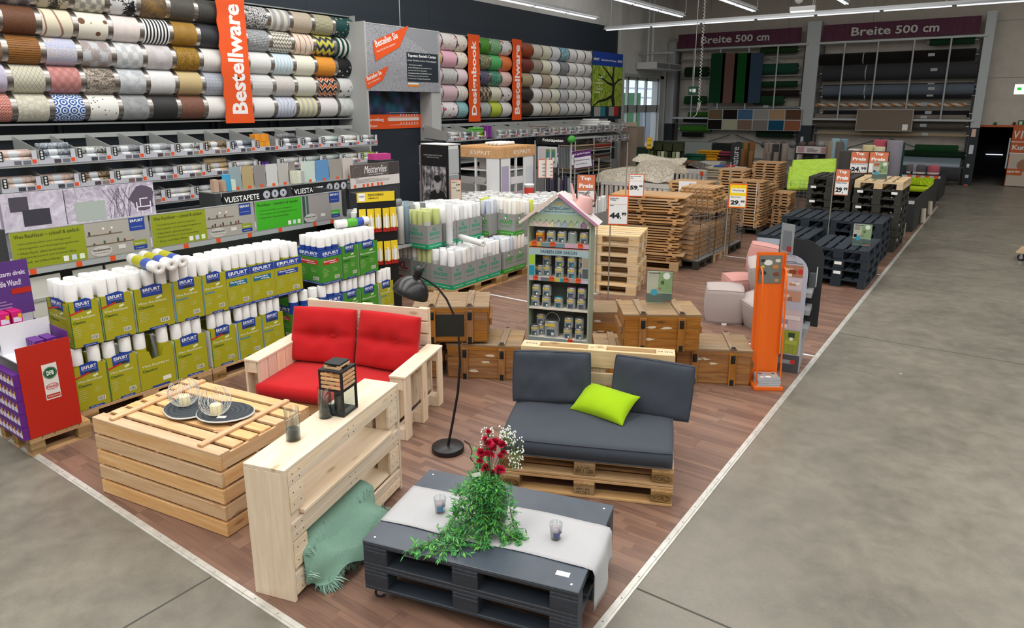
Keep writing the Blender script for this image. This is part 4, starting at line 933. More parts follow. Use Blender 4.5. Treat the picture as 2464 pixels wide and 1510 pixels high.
BX('print_table',gd,.17,.28,-.003,-.0015,.30,.345,M('#a3b04a',.55));BX('print_leg',gd,.18,.186,-.003,-.0015,.22,.30,M('#a3b04a',.55));BX('print_leg',gd,.265,.271,-.003,-.0015,.22,.30,M('#a3b04a',.55));BX('print_pot',gd,.21,.24,-.003,-.0015,.345,.375,WHITE);BX('print_plant',gd,.195,.255,-.003,-.0015,.375,.425,M('#2f4a2b',.6))
pic(gd,.01,.318,.0,.19,-.0012,('#4a4b50','#8f9296','#2a2b2e','#6a6c70'),seed=6)
MB().add([(0,0,0)]+[(.025*cos(a*pi/8),0,.025*sin(a*pi/8)) for a in range(16)],[(0,i+1,(i+1) % 16+1) for i in range(16)]).build('red_badge',M('#c0322c',.5),gd,(.26,-.005,.12))
lines('small_print',gd,.09,.28,1.135,1.165,2,M('#5b5e70',.6),-.002)
# clear sign above it
cs_=TH('leaflet_holder','slim clear leaflet holder standing above the rounded display','leaflet holder',(-.30,5.17,ZW),RD(-28))
BX('clear_panel',cs_,0,.16,0,.004,1.235,1.53,M('#9aa0a4',.15,0,.5,alpha=.75));BX('leaflet',cs_,.03,.13,-.004,-.001,1.27,1.46,M('#6d757d',.5));BX('red_label',cs_,.09,.14,-.006,-.0045,1.26,1.31,M('#9a2f33',.5));MB().cyl((.08,.006,.0),(.08,.006,1.3),.006,n=6).build('stem',POLE,cs_)
# ---------------------------------------------------------------- poufs
def pouf(label,loc,s,rot,mat,tag=False,group=None,h=None):
    n=8;mb=MB();idx={};vs=[];fs=[]
    def vid(x,y,z):
        k=(round(x,5),round(y,5),round(z,5))
        if k not in idx:
            p=Vector((x,y,z));q=p.normalized()*1.15;m=p.lerp(q,.30);idx[k]=len(vs);vs.append((m.x*s/2,m.y*s/2,m.z*(h or s)/2+(h or s)/2*.92))
        return idx[k]
    for ax in range(3):
        for sg in (-1,1):
            for i in range(n):
                for j in range(n):
                    c=[]
                    for di,dj in ((0,0),(1,0),(1,1),(0,1)):
                        a=-1+2*(i+di)/n;b=-1+2*(j+dj)/n;v=[0,0,0];v[ax]=sg;v[(ax+1) % 3]=a;v[(ax+2) % 3]=b;c.append(vid(*v))
                    fs.append(tuple(c if sg > 0 else c[::-1]))
    t=TH('pouf',label,'pouf',loc,rot=rot)
    mb.add(vs,fs,0,True).build('cover',mat,t)
    hh=h or s
    for zz in (-1,1):
        ring=[]
        for k in range(32):
            a=4*k/32;sd=int(a);f=-1+2*(a-sd);x,y=((f,-1),(1,f),(-f,1),(-1,-f))[sd]
            p=Vector((x,y,zz));m=p.lerp(p.normalized()*1.15,.30);ring.append((m.x*s/2,m.y*s/2,m.z*hh/2+hh/2*.92))
        MB().tube(ring,.004,5,closed=True).build('piping',mat,t)
    if tag:BX('sewn_tag',t,-.03,.03,-s/2*1.02-.004,-s/2*1.02,.0,.025,WHITE)
    return t
PGREY=fabric('#b5a9a5','#a69a96',500);PPINK=fabric('#c9948d','#bd8880',500);PSLATE=fabric('#7d828a','#6f747c',500);PTEAL=fabric('#2d3a42','#35434b',500)
pouf('light greige cube pouf at the front of the heap beside the chests',(-1.26,6.56,ZW),.47,(0,0,RD(22)),PGREY,True)
pouf('light greige cube pouf tipped on its corner behind the orange stand',(-.80,6.62,ZW+.0),.42,(RD(8),RD(-14),RD(50)),PGREY)
pouf('light greige cube pouf lying on top of the pink one',(-.86,7.0,ZW+.38),.42,(RD(12),RD(-10),RD(20)),PGREY)
pouf('salmon pink cube pouf on the floor behind the greige one',(-1.2,7.12,ZW),.5,(0,0,RD(35)),PPINK)
pouf('salmon pink pouf on top of the heap',(-1.1,7.62,ZW+.46),.48,(RD(-4),RD(9),RD(15)),PPINK,h=.38)
pouf('salmon pink pouf in the back of the heap',(-1.05,7.72,ZW+.0),.46,(0,0,RD(15)),PPINK,h=.44)
pouf('slate grey pouf at the very top of the heap',(-1.16,8.25,ZW+.44),.5,(0,RD(4),RD(20)),PSLATE,h=.34)
pouf('slate grey pouf carrying the topmost one',(-1.1,8.3,ZW),.48,(0,0,RD(20)),PSLATE,h=.42)
pouf('dark teal pouf on the floor behind the heap',(-1.52,7.9,ZW),.42,(0,0,RD(25)),PTEAL,h=.3)
# ---------------------------------------------------------------- pallet stacks
def pallet_stack(what,x,y,rz,n,mat,group,z0=ZW,label=None,blockmat=None,first='lowest',stickers=False):
    proto=None
    ords=('lowest','second','third','fourth','fifth','sixth','seventh','eighth','ninth')
    for k in range(n):
        nm='topmost' if k==n-1 else ords[k]+('' if k==0 else ' from the floor')
        lb='%s pallet, %s in stack %s' % (what[0],nm,what[1])
        if proto is None:
            t=TH('pallet',lb,'pallet',(x,y,z0),rz,group);pallet(t,mat,bev=0,blockmat=blockmat);proto=t
        else:
            t=copy_tree(proto);t['label']=lb;t.location=(x,y,z0+k*.1445);t.rotation_euler=(0,0,rz)
        t.location.x+=.008*((k*7) % 3-1);t.location.y+=.008*((k*5) % 3-1)
    if stickers:
        for k in range(n):
            if k % 2==0:continue
    return proto
nc=(-2.648,6.938);na=RD(15.9)
c_=place(nc,na,-.6,.4)
pallet_stack(('new natural wood','beside the house display'),c_.x,c_.y,na,6,'newpallet','natural pallets beside the house display')
pt=BX('paper_note',None,-.05,.05,-.001,.0,-.07,.07,WHITE);q=place(nc,na,.003,.42,.68);pt.location=q;pt.rotation_euler=(0,0,na+RD(90));pt['label']='white paper note stapled to the natural pallet stack';pt['category']='note'
pallet_stack(('black','of four beside the aisle'),-.44,9.80,RD(90),4,'navy','black pallets')
pallet_stack(('black painted','of four behind the poufs'),-1.40,10.35,RD(90),4,'navy','black pallets')
pallet_stack(('black painted','of five beside the aisle'),-.54,11.62,RD(90),5,'navy','black pallets')
pallet_stack(('black painted','of five away from the aisle'),-1.36,11.62,RD(90),5,'navy','black pallets')
pallet_stack(('olive black','topped by a natural one'),-.46,13.05,RD(90),8,'olive','olive pallets')
pallet_stack(('olive black','of nine without a natural one'),-1.33,13.25,RD(90),9,'olive','olive pallets')
t=TH('pallet','yellowish natural pallet on top of the olive stack, carrying a flyer','pallet',(-.46,13.05,ZW+8*.1445),RD(90),'olive pallets');pallet(t,'newpallet',bev=0)
for i,(x,y,z) in enumerate(((-.44,9.198,.36),(-.44,9.198,.215),(-.44,9.198,.07),(-.75,12.448,1.09),(-.75,12.448,.80),(-.18,12.448,1.09),(-.055,12.6,.8),(-.055,12.6,.5),(-.055,12.6,.22),(-1.62,12.648,1.1),(-1.62,12.648,.82))):
    side=x > -.1
    o=BX('barcode_sticker',None,-.05,.05,-.001,0,-.022,.022,WHITE);o.location=(x if not side else -.053,y,z+ZW);o.rotation_euler=(0,0,RD(90) if side else 0)
    o['label']='small white barcode sticker on a block of a dark pallet';o['category']='sticker';o['group']='stickers on the dark pallets'
f2=G(2074,584,.58);flyer('flyer_holder','flyer in an acrylic holder on the black pallet stack near the aisle',(-.22,9.62,4*.1445+ZW),RD(5),.25,.33)
flyer('flyer_holder','flyer in an acrylic holder on the natural topped pallet stack',(-.5,12.75,9*.1445+ZW),RD(10),.25,.33)
# ---------------------------------------------------------------- flat slatted panels, wire baskets, slatted boxes
def slat_panel(label,loc,rz,L,W,n,mat,group,th=.036):
    def mk():
        p=OB('proto',None);s=W/n
        for k in range(n):BX('slat',p,-L/2,L/2,-W/2+k*s,-W/2+k*s+s*.82,th*.5,th,mat)
        for x in (-L*.42,-L*.05,L*.38):BX('batten',p,x-.03,x+.03,-W/2,W/2,0,th*.5,mat)
        return p
    key=('sp',L,W,n,mat,th)
    if key not in CACHE:
        t=mk();t.name='wood_bundle';CACHE[key]=t
    else:t=copy_tree(CACHE[key])
    t.location=loc;t.rotation_euler=(0,0,rz);t['label']=label;t['category']='wood bundle';t['group']=group
    return t
rr=random.Random(8)
lc=(-3.42,8.98);la=RD(12)
t=TH('pallet','natural pallet under the stack of flat slatted wood panels','pallet',(lc[0],lc[1],ZW),la);pallet(t,'pallet',bev=0)
z=ZW+.146;k=0
while z < 1.22:
    big=.02 if k % 3 else -.04
    slat_panel('flat slatted wood panel in the tall uneven stack behind the natural pallets',(lc[0]+rr.uniform(-.05,.05),lc[1]+rr.uniform(-.04,.04),z),la+rr.uniform(-.05,.05),(1.2,1.12,1.26)[k % 3],(.78,.7)[k % 2],8,'stack','slatted panels behind the natural pallets',.044);z+=.0445;k+=1
STRAP=M('#d5d5d0',.5)
def mesh_basket(label,x0,x1,y0,y1,z0,z1,fill,group='wire mesh baskets'):
    t=TH('wire_basket',label,'wire basket',((x0+x1)/2,(y0+y1)/2,z0));w=(x1-x0)/2;d=(y1-y0)/2;h=z1-z0
    Wm=M('#b4b8ba',.35,.7)
    def panel(ax,sgn):
        L=d if ax else w;mb=MB();nv=int(2*L/.1);nh=int(h/.075)
        for k in range(nv+1):
            a=-L+2*L*k/nv;p=((sgn*w,a) if ax else (a,sgn*d));mb.box(p[0]-.002,p[0]+.002,p[1]-.002,p[1]+.002,.0,h)
        for k in range(nh+1):
            zz=h*k/nh
            if ax:mb.box(sgn*w-.0025,sgn*w+.0025,-L,L,zz-.0025,zz+.0025)
            else:mb.box(-L,L,sgn*d-.0025,sgn*d+.0025,zz-.0025,zz+.0025)
        mb.build('mesh_side',Wm,t)
    for ax in (0,1):
        for s in (-1,1):panel(ax,s)
    BX('floor_tray',t,-w,w,-d,d,-.004,.0,Wm)
    if fill:
        rr2=random.Random(fill);n=int(2*d/.06)
        for k in range(n):
            zz=h*rr2.uniform(.55,.9);o=slat_panel('slatted wood panel standing upright in a wire mesh basket',(0,0,0),0,.62,.5,6,'lattice','panels in the wire baskets',.04)
            y=(y0+y1)/2-d+.05+k*(2*d-.1)/max(1,n-1)
            o.location=((x0+x1)/2,y,z0+.012+.25);o.rotation_euler=(RD(90),0,0)
    return t
for i,(y0,y1,zt,lb) in enumerate(((9.0,9.72,.90,'first'),(9.76,10.52,1.05,'second'),(10.56,11.25,1.0,'third'))):
    p_=TH('pallet','pallet under the %s wire mesh basket counted from the natural pallets' % lb,'pallet',(-2.93,(y0+y1)/2,ZW),0,'pallets under the wire baskets');pallet(p_,'olive' if i != 1 else 'pallet',lambda b:(b[0]*.68,b[1]*.68,b[2]*(y1-y0)/.8,b[3]*(y1-y0)/.8,b[4],b[5]),bev=0)
    mesh_basket('%s wire mesh basket full of slatted wood panels, counted from the natural pallets' % lb,-3.33,-2.52,y0,y1,ZW+.15,zt,20+i)
def box_stack(what,x,y,rz,L,W,n,th,mat='lattice',z0=ZW,nsl=6,jit=.03,seed=0):
    r2=random.Random(seed)
    for k in range(n):slat_panel('slatted wooden bundle in %s' % what,(x+r2.uniform(-jit,jit),y+r2.uniform(-jit,jit),z0+k*(th+.0005)),rz+r2.uniform(-.03,.03),L,W,nsl,mat,what,th)
box_stack('the pile on the first wire basket',-2.9,9.4,0,.7,.6,4,.045,'stack',.78,seed=1) if False else None
box_stack('the pile above the second wire basket',-2.95,10.2,RD(90),.62,.6,9,.05,'stack',ZW+.80,seed=2)
box_stack('the pile above the third wire basket',-2.95,10.95,RD(80),.6,.62,5,.05,'stack',ZW+.72,seed=3)
t=TH('pallet','dark pallet under the strapped slatted box tower','pallet',(-3.0,13.4,ZW),RD(90));pallet(t,'olive',bev=0)
box_stack('the tall strapped tower facing the black pallets',-2.98,13.05,0,.72,.5,17,.057,'lattice',ZW+.146,jit=.012,seed=4)
box_stack('the tower behind the strapped tower',-2.98,13.65,0,.72,.5,15,.057,'lattice',ZW+.146,jit=.03,seed=5)
box_stack('the leaning pile beside the lime cushions',-2.42,13.75,0,.38,.5,14,.06,'lattice',ZW,jit=.03,seed=6,nsl=4)
box_stack('the wide pile behind the wire baskets',-3.75,11.9,0,.8,.7,19,.06,'stack',ZW,jit=.05,seed=7)
box_stack('the high pile far behind the wire baskets',-3.75,14.6,0,.62,.7,20,.06,'stack',ZW,jit=.02,seed=9)
box_stack('the highest tower beside the far wide pile',-3.1,14.9,0,.62,.6,24,.057,'lattice',ZW,jit=.015,seed=10)
for x,y,z0,z1 in ((-2.98,12.795,.15,1.11),(-2.75,12.795,.15,1.11)):
    o=BX('strap',None,x-.008,x+.008,y-.004,y-.001,z0,z1,STRAP);o['label']='white plastic strap around the slatted box tower';o['category']='strap';o['group']='straps on the slatted box tower'
# lime cushions in plastic on a basket
mesh_basket('wire mesh basket with wrapped cushions behind the leaning pile',-2.45,-1.75,14.3,15.2,ZW,1.05,0)
LIMEP=NT('lime_plastic',.18,0,.6);_n=LIMEP.noise(LIMEP.co('Object',(1,6,1)),9,3,.6,1.5);LIMEP.col(LIMEP.ramp(_n,[(.4,'#a6d31a'),(.7,'#c9ea5a')]));LIMEP.bump(_n,.8,.03);LIMEP=LIMEP.m
for k,(dx,dz,rx) in enumerate(((0,.42,28),(.03,.56,28))):
    cushion_thing('wrapped_cushion','lime green seat cushion in clear plastic, %s of two on the basket' % ('lower','upper')[k],(-2.12+dx,14.62+.12*k,ZW+.62+dz),(RD(46),RD(-4),RD(8)),.92,.66,.13,LIMEP,pipe=False,edge=.5,p=5,seed=30+k,wr=.02)
PLC=M('#b8bec4',.12,0,.6,alpha=.45)
cushion_thing('wrapped_cushion','red cushions in clear plastic beside the olive pallets',(-1.95,14.0,ZW),(RD(80),0,RD(90)),.6,.9,.25,M('#8d4b48',.3),pipe=False,edge=.3,p=4,seed=33,wr=.02)
# ================================================================== wallpaper pallets and gondola
XF=-4.66
WP=NT('woodchip_paper',.8,0,.3);_n=WP.noise(WP.co('Object',rand=3),170,2);WP.col(WP.ramp(_n,[(.3,'#dcdcda'),(.6,'#e9e9e7')]));WP.bump(_n,.35,.003);WP=WP.m
def roll_mesh(r,h,mat,key):
    return CM(('roll',r,h,key),lambda:MB().lathe([(.0,0),(r,0),(r,h-.002),(r*.97,h),(r*.6,h-.0015),(r*.26,h),(r*.24,h-.06),(0,h-.06)],16).mesh('roll',mat))
def band_mesh(r,z0,z1,col):return CM(('band',r,z0,z1,col),lambda:MB().lathe([(r*1.012,z0),(r*1.012,z1)],16).mesh('paper_band',M(col,.45)))
STUFF={}
def roll(label,loc,group,r=.05,h=.53,mat=None,key='w',bands=(),rot=(0,0,0),name='wallpaper_roll',stuff=False):
    if stuff:   # rolls that only show as a crowd behind others: joined
        mb=STUFF.setdefault(key,(mat or WP,MB()))[1];me=roll_mesh(r,h,mat or WP,key)
        mb.add([v.co+Vector(loc) for v in me.vertices],[tuple(p.vertices) for p in me.polygons],0,True);return None
    t=OB(name,roll_mesh(r,h,mat or WP,key),None,loc,rot,label=label,category='wallpaper roll',group=group)
    for z0,z1,c in bands:OB('paper_band',band_mesh(r,z0,z1,c),t)
    return t
def TXF(s,par,org,rz,x,z,w,h,col,bold=.02,shear=0.0,d=.0015):
    """lettering on a vertical face: org=(x,y) of the face's left end, rz its heading"""
    px_=org[0]+cos(rz)*x+sin(rz)*d;py_=org[1]+sin(rz)*x-cos(rz)*d
    return TX(s,par,px_,z,w,h,M(col,.55),py_,bold,shear,(pi/2,0,rz))
def FQF(par,org,rz,x0,x1,z0,z1,col,d=.001,name='print',skew=0.0):
    me=CM(('fq',M(col,.55).name),lambda:MB().quad((0,0,0),(1,0,0),(1,0,1),(0,0,1)).mesh('print',M(col,.55)))
    return OB(name,me,par,(org[0]+cos(rz)*x0+sin(rz)*d,org[1]+sin(rz)*x0-cos(rz)*d,z0),(0,0,rz),(x1-x0,1,z1-z0))
BLUE='#1f3f96'
def erf_print(t,org,rz,w,h,st):
    """printed face of a display box; st = style dict"""
    base=st['col']
    if st.get('full'):
        FQF(t,org,rz,0,w,h*.80,h,BLUE,.001);TXF('ERFURT',t,org,rz,w*.1,h*.865,w*.78,h*.085,'#f4f6f8',.02);FQF(t,org,rz,w*.12,w*.86,h*.83,h*.838,'#c9d4ec',.0015)
        FQF(t,org,rz,w*.1,w*.85,h*.58,h*.71,st['tag'],.0012);TXF(st['l1'],t,org,rz,w*.13,h*.655,w*.6,h*.042,'#f4f6f8',.02,0,.002);TXF(st['l2'],t,org,rz,w*.4,h*.592,w*.38,h*.042,'#f4f6f8',.02,0,.002)
        FQF(t,org,rz,0,w,0,h*.06,BLUE,.001);TXF('12 Rollen à 15 m x 0,53 m',t,org,rz,w*.08,h*.015,w*.84,h*.03,'#f4f6f8',0)
    else:
        o_=st.get('bx',.2)
        mb=MB();a,b=w*o_,w*(o_+.56);mb.add([(a,0,h*.80),(b,0,h*.80),(b,0,h*1.03),((a+b)/2+.03,0,h*1.07),(a,0,h*1.03)],[(0,1,2,3,4)])
        mb.add([(a,.006,h*.98),(b,.006,h*.98),(b,.006,h*1.03),((a+b)/2+.03,.006,h*1.07),(a,.006,h*1.03)],[(4,3,2,1,0)])
        mb.build('raised_flap',M(BLUE,.5),t,(org[0]+sin(rz)*.0012,org[1]-cos(rz)*.0012,0),(0,0,rz))
        TXF('ERFURT',t,org,rz,w*(o_+.05),h*.92,w*.46,h*.075,'#f4f6f8',.02,0,.002);TXF('WÄNDE ZUM WOHLFÜHLEN',t,org,rz,w*(o_+.05),h*.885,w*.46,h*.02,'#c9d4ec',0,0,.002)
        if st.get('hole'):FQF(t,org,rz,w*(o_+.14),w*(o_+.46),h*.815,h*.86,'#31352a',.0016,'hand_hole')
        if st.get('ribbon'):
            r_=FQF(t,org,rz,w*.02,w*.5,h*.74,h*.775,'#c22a2a',.0018,'red_ribbon');r_.rotation_euler=(0,RD(-12),rz)
        TXF(st['l1'],t,org,rz,w*.08,h*.63,w*.78,h*.055,'#e9efd6',.0,0,.0015);TXF(st['l2'],t,org,rz,w*.08,h*.53,w*.42,h*.06,st['tag'],.02,0,.0015)
        FQF(t,org,rz,0,.008,0,h,'#1d6b2c' if st['tag'] != '#2c86b8' else '#2c86b8',.0013,'edge_stripe')
        FQF(t,org,rz,w*.3,w*.8,0,h*.05,BLUE,.001);TXF('www.erfurt.com',t,org,rz,w*.38,h*.012,w*.34,h*.025,'#d9e2f4',0,0,.0015)
        bx_=FQF(t,org,rz,w*.58,w*.74,h*.70,h*.745,'#dfe6c0',.0012,'small_box');bx_.rotation_euler=(0,RD(-15),rz)
    FQF(t,org,rz,w*.62,w*.86,h*.12,h*.22,'#e4e6d8',.0012,'barcode_field')
    for k in range(9):FQF(t,org,rz,w*(.635+k*.024),w*(.635+k*.024+.008+.006*(k % 2)),h*.13,h*.21,'#23251c',.0018,'barcode_bar')
    for k in range(6):FQF(t,org,rz,w*.08,w*(.08+.3*(.6+.4*((k*7) % 5)/5)),h*(.45-k*.045),h*(.457-k*.045),'#cdd49a',.0012,'fine_print')
    for k in range(3):FQF(t,org,rz,w*.55,w*(.55+.3*(.6+.4*((k*3) % 5)/5)),h*(.45-k*.045),h*(.457-k*.045),'#cdd49a',.0012,'fine_print')
LIME,GRN='#a29e17','#418a26'
VR,RF='Vlies-Rauhfaser','Rauhfaser'
ST_C=dict(col=LIME,l1=VR,l2='Classico',tag='#17592a');ST_CR=dict(ST_C,ribbon=1,hole=1);ST_R=dict(col=LIME,l1=VR,l2='Romantic',tag='#2c86b8',hole=1)
ST_V=dict(col=LIME,full=1,l1=VR,l2='Viva',tag='#1d6a8c');ST_E=dict(col=LIME,full=1,l1=VR,l2='Elegance',tag='#1f3f96');ST_A=dict(col=GRN,full=1,l1=RF,l2='Avantgarde',tag='#c22a2a');ST_G=dict(col=GRN,l1=RF,l2='Classico',tag='#123f1c',hole=1)
rbx=random.Random(17)
def erf_box(label,y0,y1,z,st,side=False,hF=.385,dep=.40,nr=(3,4),torn=False,skip=(),rollnote='',dx=0.0):
    """cardboard display tray with wallpaper rolls; front at X = XF"""
    w=y1-y0;t=TH('display_box',label,'display box',(XF+dx,y0,z),0,'wallpaper display boxes on the pallets')
    cb=M(st['col'],.6);inn=M('#8d8f7c',.8)
    wmat=M('#e4e5df',.7)
    if torn:
        MB().add([(0,0,0),(0,w,0),(0,w,hF),(0,w*.72,hF*.95),(0,w*.66,hF*.74),(0,w*.38,hF*.72),(0,w*.32,hF*.92),(0,0,hF)],[tuple(range(8))]).add([(-.004,0,0),(-.004,w,0),(-.004,w,hF),(-.004,w*.72,hF*.95),(-.004,w*.66,hF*.74),(-.004,w*.38,hF*.72),(-.004,w*.32,hF*.92),(-.004,0,hF)],[tuple(range(7,-1,-1))]).build('front_panel',cb,t)
    else:BX('front_panel',t,-.004,0,0,w,0,hF,cb)
    BX('back_panel',t,-dep,-dep+.004,0,w,0,hF,cb);BX('base',t,-dep,0,0,w,0,.003,inn)
    for y in (0,w-.004):MB().prism([(-dep,0),(-.004,0),(-.004,hF*.96),(-.05,hF*.98),(-dep,hF)],y,y+.004).build('side_panel',cb if side else wmat,t)
    org,rz=(0,0),pi/2
    if torn:
        TXF(st['l1'],t,org,rz,w*.08,hF*.55,w*.78,hF*.055,'#e9efd6',0);TXF(st['l2'],t,org,rz,w*.08,hF*.43,w*.42,hF*.06,st['tag'],.02)
        FQF(t,org,rz,w*.3,w*.8,0,hF*.05,BLUE,.001);FQF(t,org,rz,w*.62,w*.86,hF*.12,hF*.22,'#e4e6d8',.0012,'barcode_field')
    else:erf_print(t,org,rz,w,hF,st)
    if side:erf_print(t,(-dep,0),0,dep,hF,st)
    nx,ny=nr;r=min(.0505,(w-.016)/2/nx*.99,(dep-.016)/2/ny*.99)
    bands=((.14,.385,st['col'] if st['col']==GRN else '#a8a41f'),) if st is not ST_A else ((.1,.36,GRN),(.36,.42,BLUE))
    for i in range(nx):
        for j in range(ny):
            if (i,j) in skip:continue
            yy=y0+.008+r+(w-.016-2*r)*i/max(1,nx-1);xx=XF+dx-.008-r-(dep-.016-2*r)*j/max(1,ny-1)
            if j >= (1 if z < .4 else nx+2):continue
            dz=rbx.choice((0,0,0,.008));b2=bands if rbx.random() < .85 else ((.2,.40,'#3a57a5'),)
            roll('white roll in the '+rollnote,(xx,yy,z+.004+dz),'rolls in the '+rollnote,r,.53,bands=b2,rot=(0,0,rbx.uniform(0,6)))
    return t
zl,zu=ZW+.146,ZW+.146+.548
def Yp(px,py):return OX(px,py,XF).y
UP=((.437,.670,ST_CR,'lime Classico box with red ribbon at the upper row end',True),(.684,.945,ST_CR,'upper lime Classico box with red ribbon, second from the row end',False),(.962,1.302,ST_C,'wide upper lime Classico box under the lying rolls',False),(1.318,1.595,ST_R,'upper lime Romantic box beside the wide Classico box',False),(1.603,1.852,ST_R,'upper lime Romantic box beside the Viva boxes',False),(1.858,2.125,ST_V,'upper lime Viva box beside a Romantic box',False),(2.131,2.406,ST_V,'upper lime Viva box beside the Elegance box',False),(2.413,2.758,ST_E,'upper lime Elegance box with blue band',False))
for i,(a,b,st,lb,sd) in enumerate(UP):erf_box(lb,a,b,zu,st,sd,rollnote=lb.split(' behind')[0].split(' beside')[0].split(' at the')[0].split(' under')[0],nr=(3,4) if b-a > .26 else (2,4))
LO=((.40,.655,ST_CR,'lower lime Classico box with ribbon behind the red display',True,0),(.662,.918,ST_CR,'lower lime Classico box with ribbon, second in its row',False,0),(.927,1.252,ST_C,'lower lime Classico box with a torn open front',False,1),(1.268,1.58,ST_C,'lower lime Classico box behind the slatted crate',False,0),(1.63,1.90,ST_CR,'lower lime Classico box with ribbon behind the red sofa arm',False,0),(1.925,2.2,ST_R,'lower lime Romantic box behind the red sofa',False,0),(2.21,2.47,ST_R,'lower lime box next to the green boxes behind the sofa',False,0))
for i,(a,b,st,lb,sd,tn) in enumerate(LO):erf_box(lb,a,b,zl,st,sd,torn=tn,rollnote=lb.split(' behind')[0].split(' beside')[0].split(' at the')[0].split(' under')[0],nr=(3,3) if b-a > .26 else (2,3),skip=((1,0),) if tn else ())
GU=((3.022,3.312,ST_A,'upper green Avantgarde box at the green pallet corner',True),(3.322,3.567,ST_G,'upper green Classico box beside the Avantgarde box',False),(3.58,3.882,ST_G,'upper green Classico box at the far pallet end',False))
for (a,b,st,lb,sd) in GU:erf_box(lb,a,b,zu,st,sd,rollnote=lb.split(' behind')[0].split(' beside')[0].split(' at the')[0].split(' under')[0],nr=(3,4))
GL=((2.60,2.98,ST_A,'lower green Avantgarde box behind the red sofa',True),(2.99,3.30,ST_A,'lower green Avantgarde box under the upper corner box',False),(3.31,3.57,ST_G,'lower green Classico box behind the red sofa back',False),(3.58,3.86,ST_G,'lower green Classico box beside the last lime box',False),(3.88,4.12,ST_R,'last lime Romantic box beside the lamp shade',False))
for (a,b,st,lb,sd) in GL:erf_box(lb,a,b,zl,st,sd,rollnote=lb.split(' behind')[0].split(' beside')[0].split(' at the')[0].split(' under')[0],nr=(3,3))
for i,yc in enumerate((1.0,2.21,3.42)):
    t=TH('pallet','euro pallet under the wallpaper boxes, %s from the red display' % ('first','second','third')[i],'pallet',(XF-.39,yc,ZW),RD(90),'pallets under the wallpaper boxes');pallet(t,'pallet',bev=0,blockmat='chip')
    for x in (-.5,.02,.5):TXF('EPAL',t,(x-.05,-.401),0,0,.045,.1,.03,'#4a3520',0)
# rolls lying on top
def lying(label,p0,p1,bands,r=.052):
    p0=Vector(p0);p1=Vector(p1);d=p1-p0;q=d.to_track_quat('Z','Y').to_euler()
    t=OB('wallpaper_roll',roll_mesh(r,d.length,WP,'lie%.3f' % d.length),None,p0,q,label=label,category='wallpaper roll')
    L=d.length
    for a,b,c in bands:OB('paper_band',band_mesh(r,a*L,b*L,c),t)
    return t
zt_=zu+.535+.052
LB3=((.2,.52,'#a8a41f'),(.52,.75,'#3f57a5'))
lying('wallpaper roll with lime and blue band lying on the standing rolls, nearest the row end',G(318,622,zt_),G(383,646,zt_),LB3)
lying('wallpaper roll lying between two others on the standing rolls',G(345,615,zt_),G(414,637,zt_),LB3);lying('wallpaper roll lying on the standing rolls, nearest the Romantic boxes',G(378,610,zt_),G(440,630,zt_),((.25,.6,'#a8a41f'),(.6,.8,'#3f57a5')))
lying('wallpaper roll with green and blue band lying on the green boxes',G(808,540,zt_),G(884,530,zt_),((.3,.62,'#4fa32f'),(.62,.82,'#2a4ea3')))
# ---------------------------------------------------------------- gondola with header boards
gon=TH('shelf_gondola','dark metal shelf gondola behind the wallpaper pallets','shelf',(-5.66,.42,ZW),pi/2)
DG=M('#3a3d3f',.5,.3);LGM=M('#b6b9ba',.4,.3)
GL_=3.86
BX('end_panel',gon,-.03,.0,.0,.62,0,1.6,DG);BX('end_panel',gon,GL_,GL_+.03,.0,.62,0,1.57,DG)
for z in (.15,.55,.9,1.2):BX('shelf',gon,0,GL_,.02,.6,z,z+.03,LGM)
BX('back_wall',gon,0,GL_,.60,.615,.1,1.3,M('#7f8283',.6));BX('price_rail',gon,-.02,GL_+.02,-.012,.0,1.165,1.22,M('#b9bec2',.35,.3))
for x in (.16,.55,.86,1.62,2.0,2.4,2.82,3.34,3.62):tagp(gon,x,1.168,-.013,.05,.05)
for k,x in enumerate((.12,.5,.8)):BX('tester_panel',gon,x,x+.27,.03,.05,.62,1.13,M(('#cfcfc9','#c4c6c4','#d3d1ca')[k],.7))
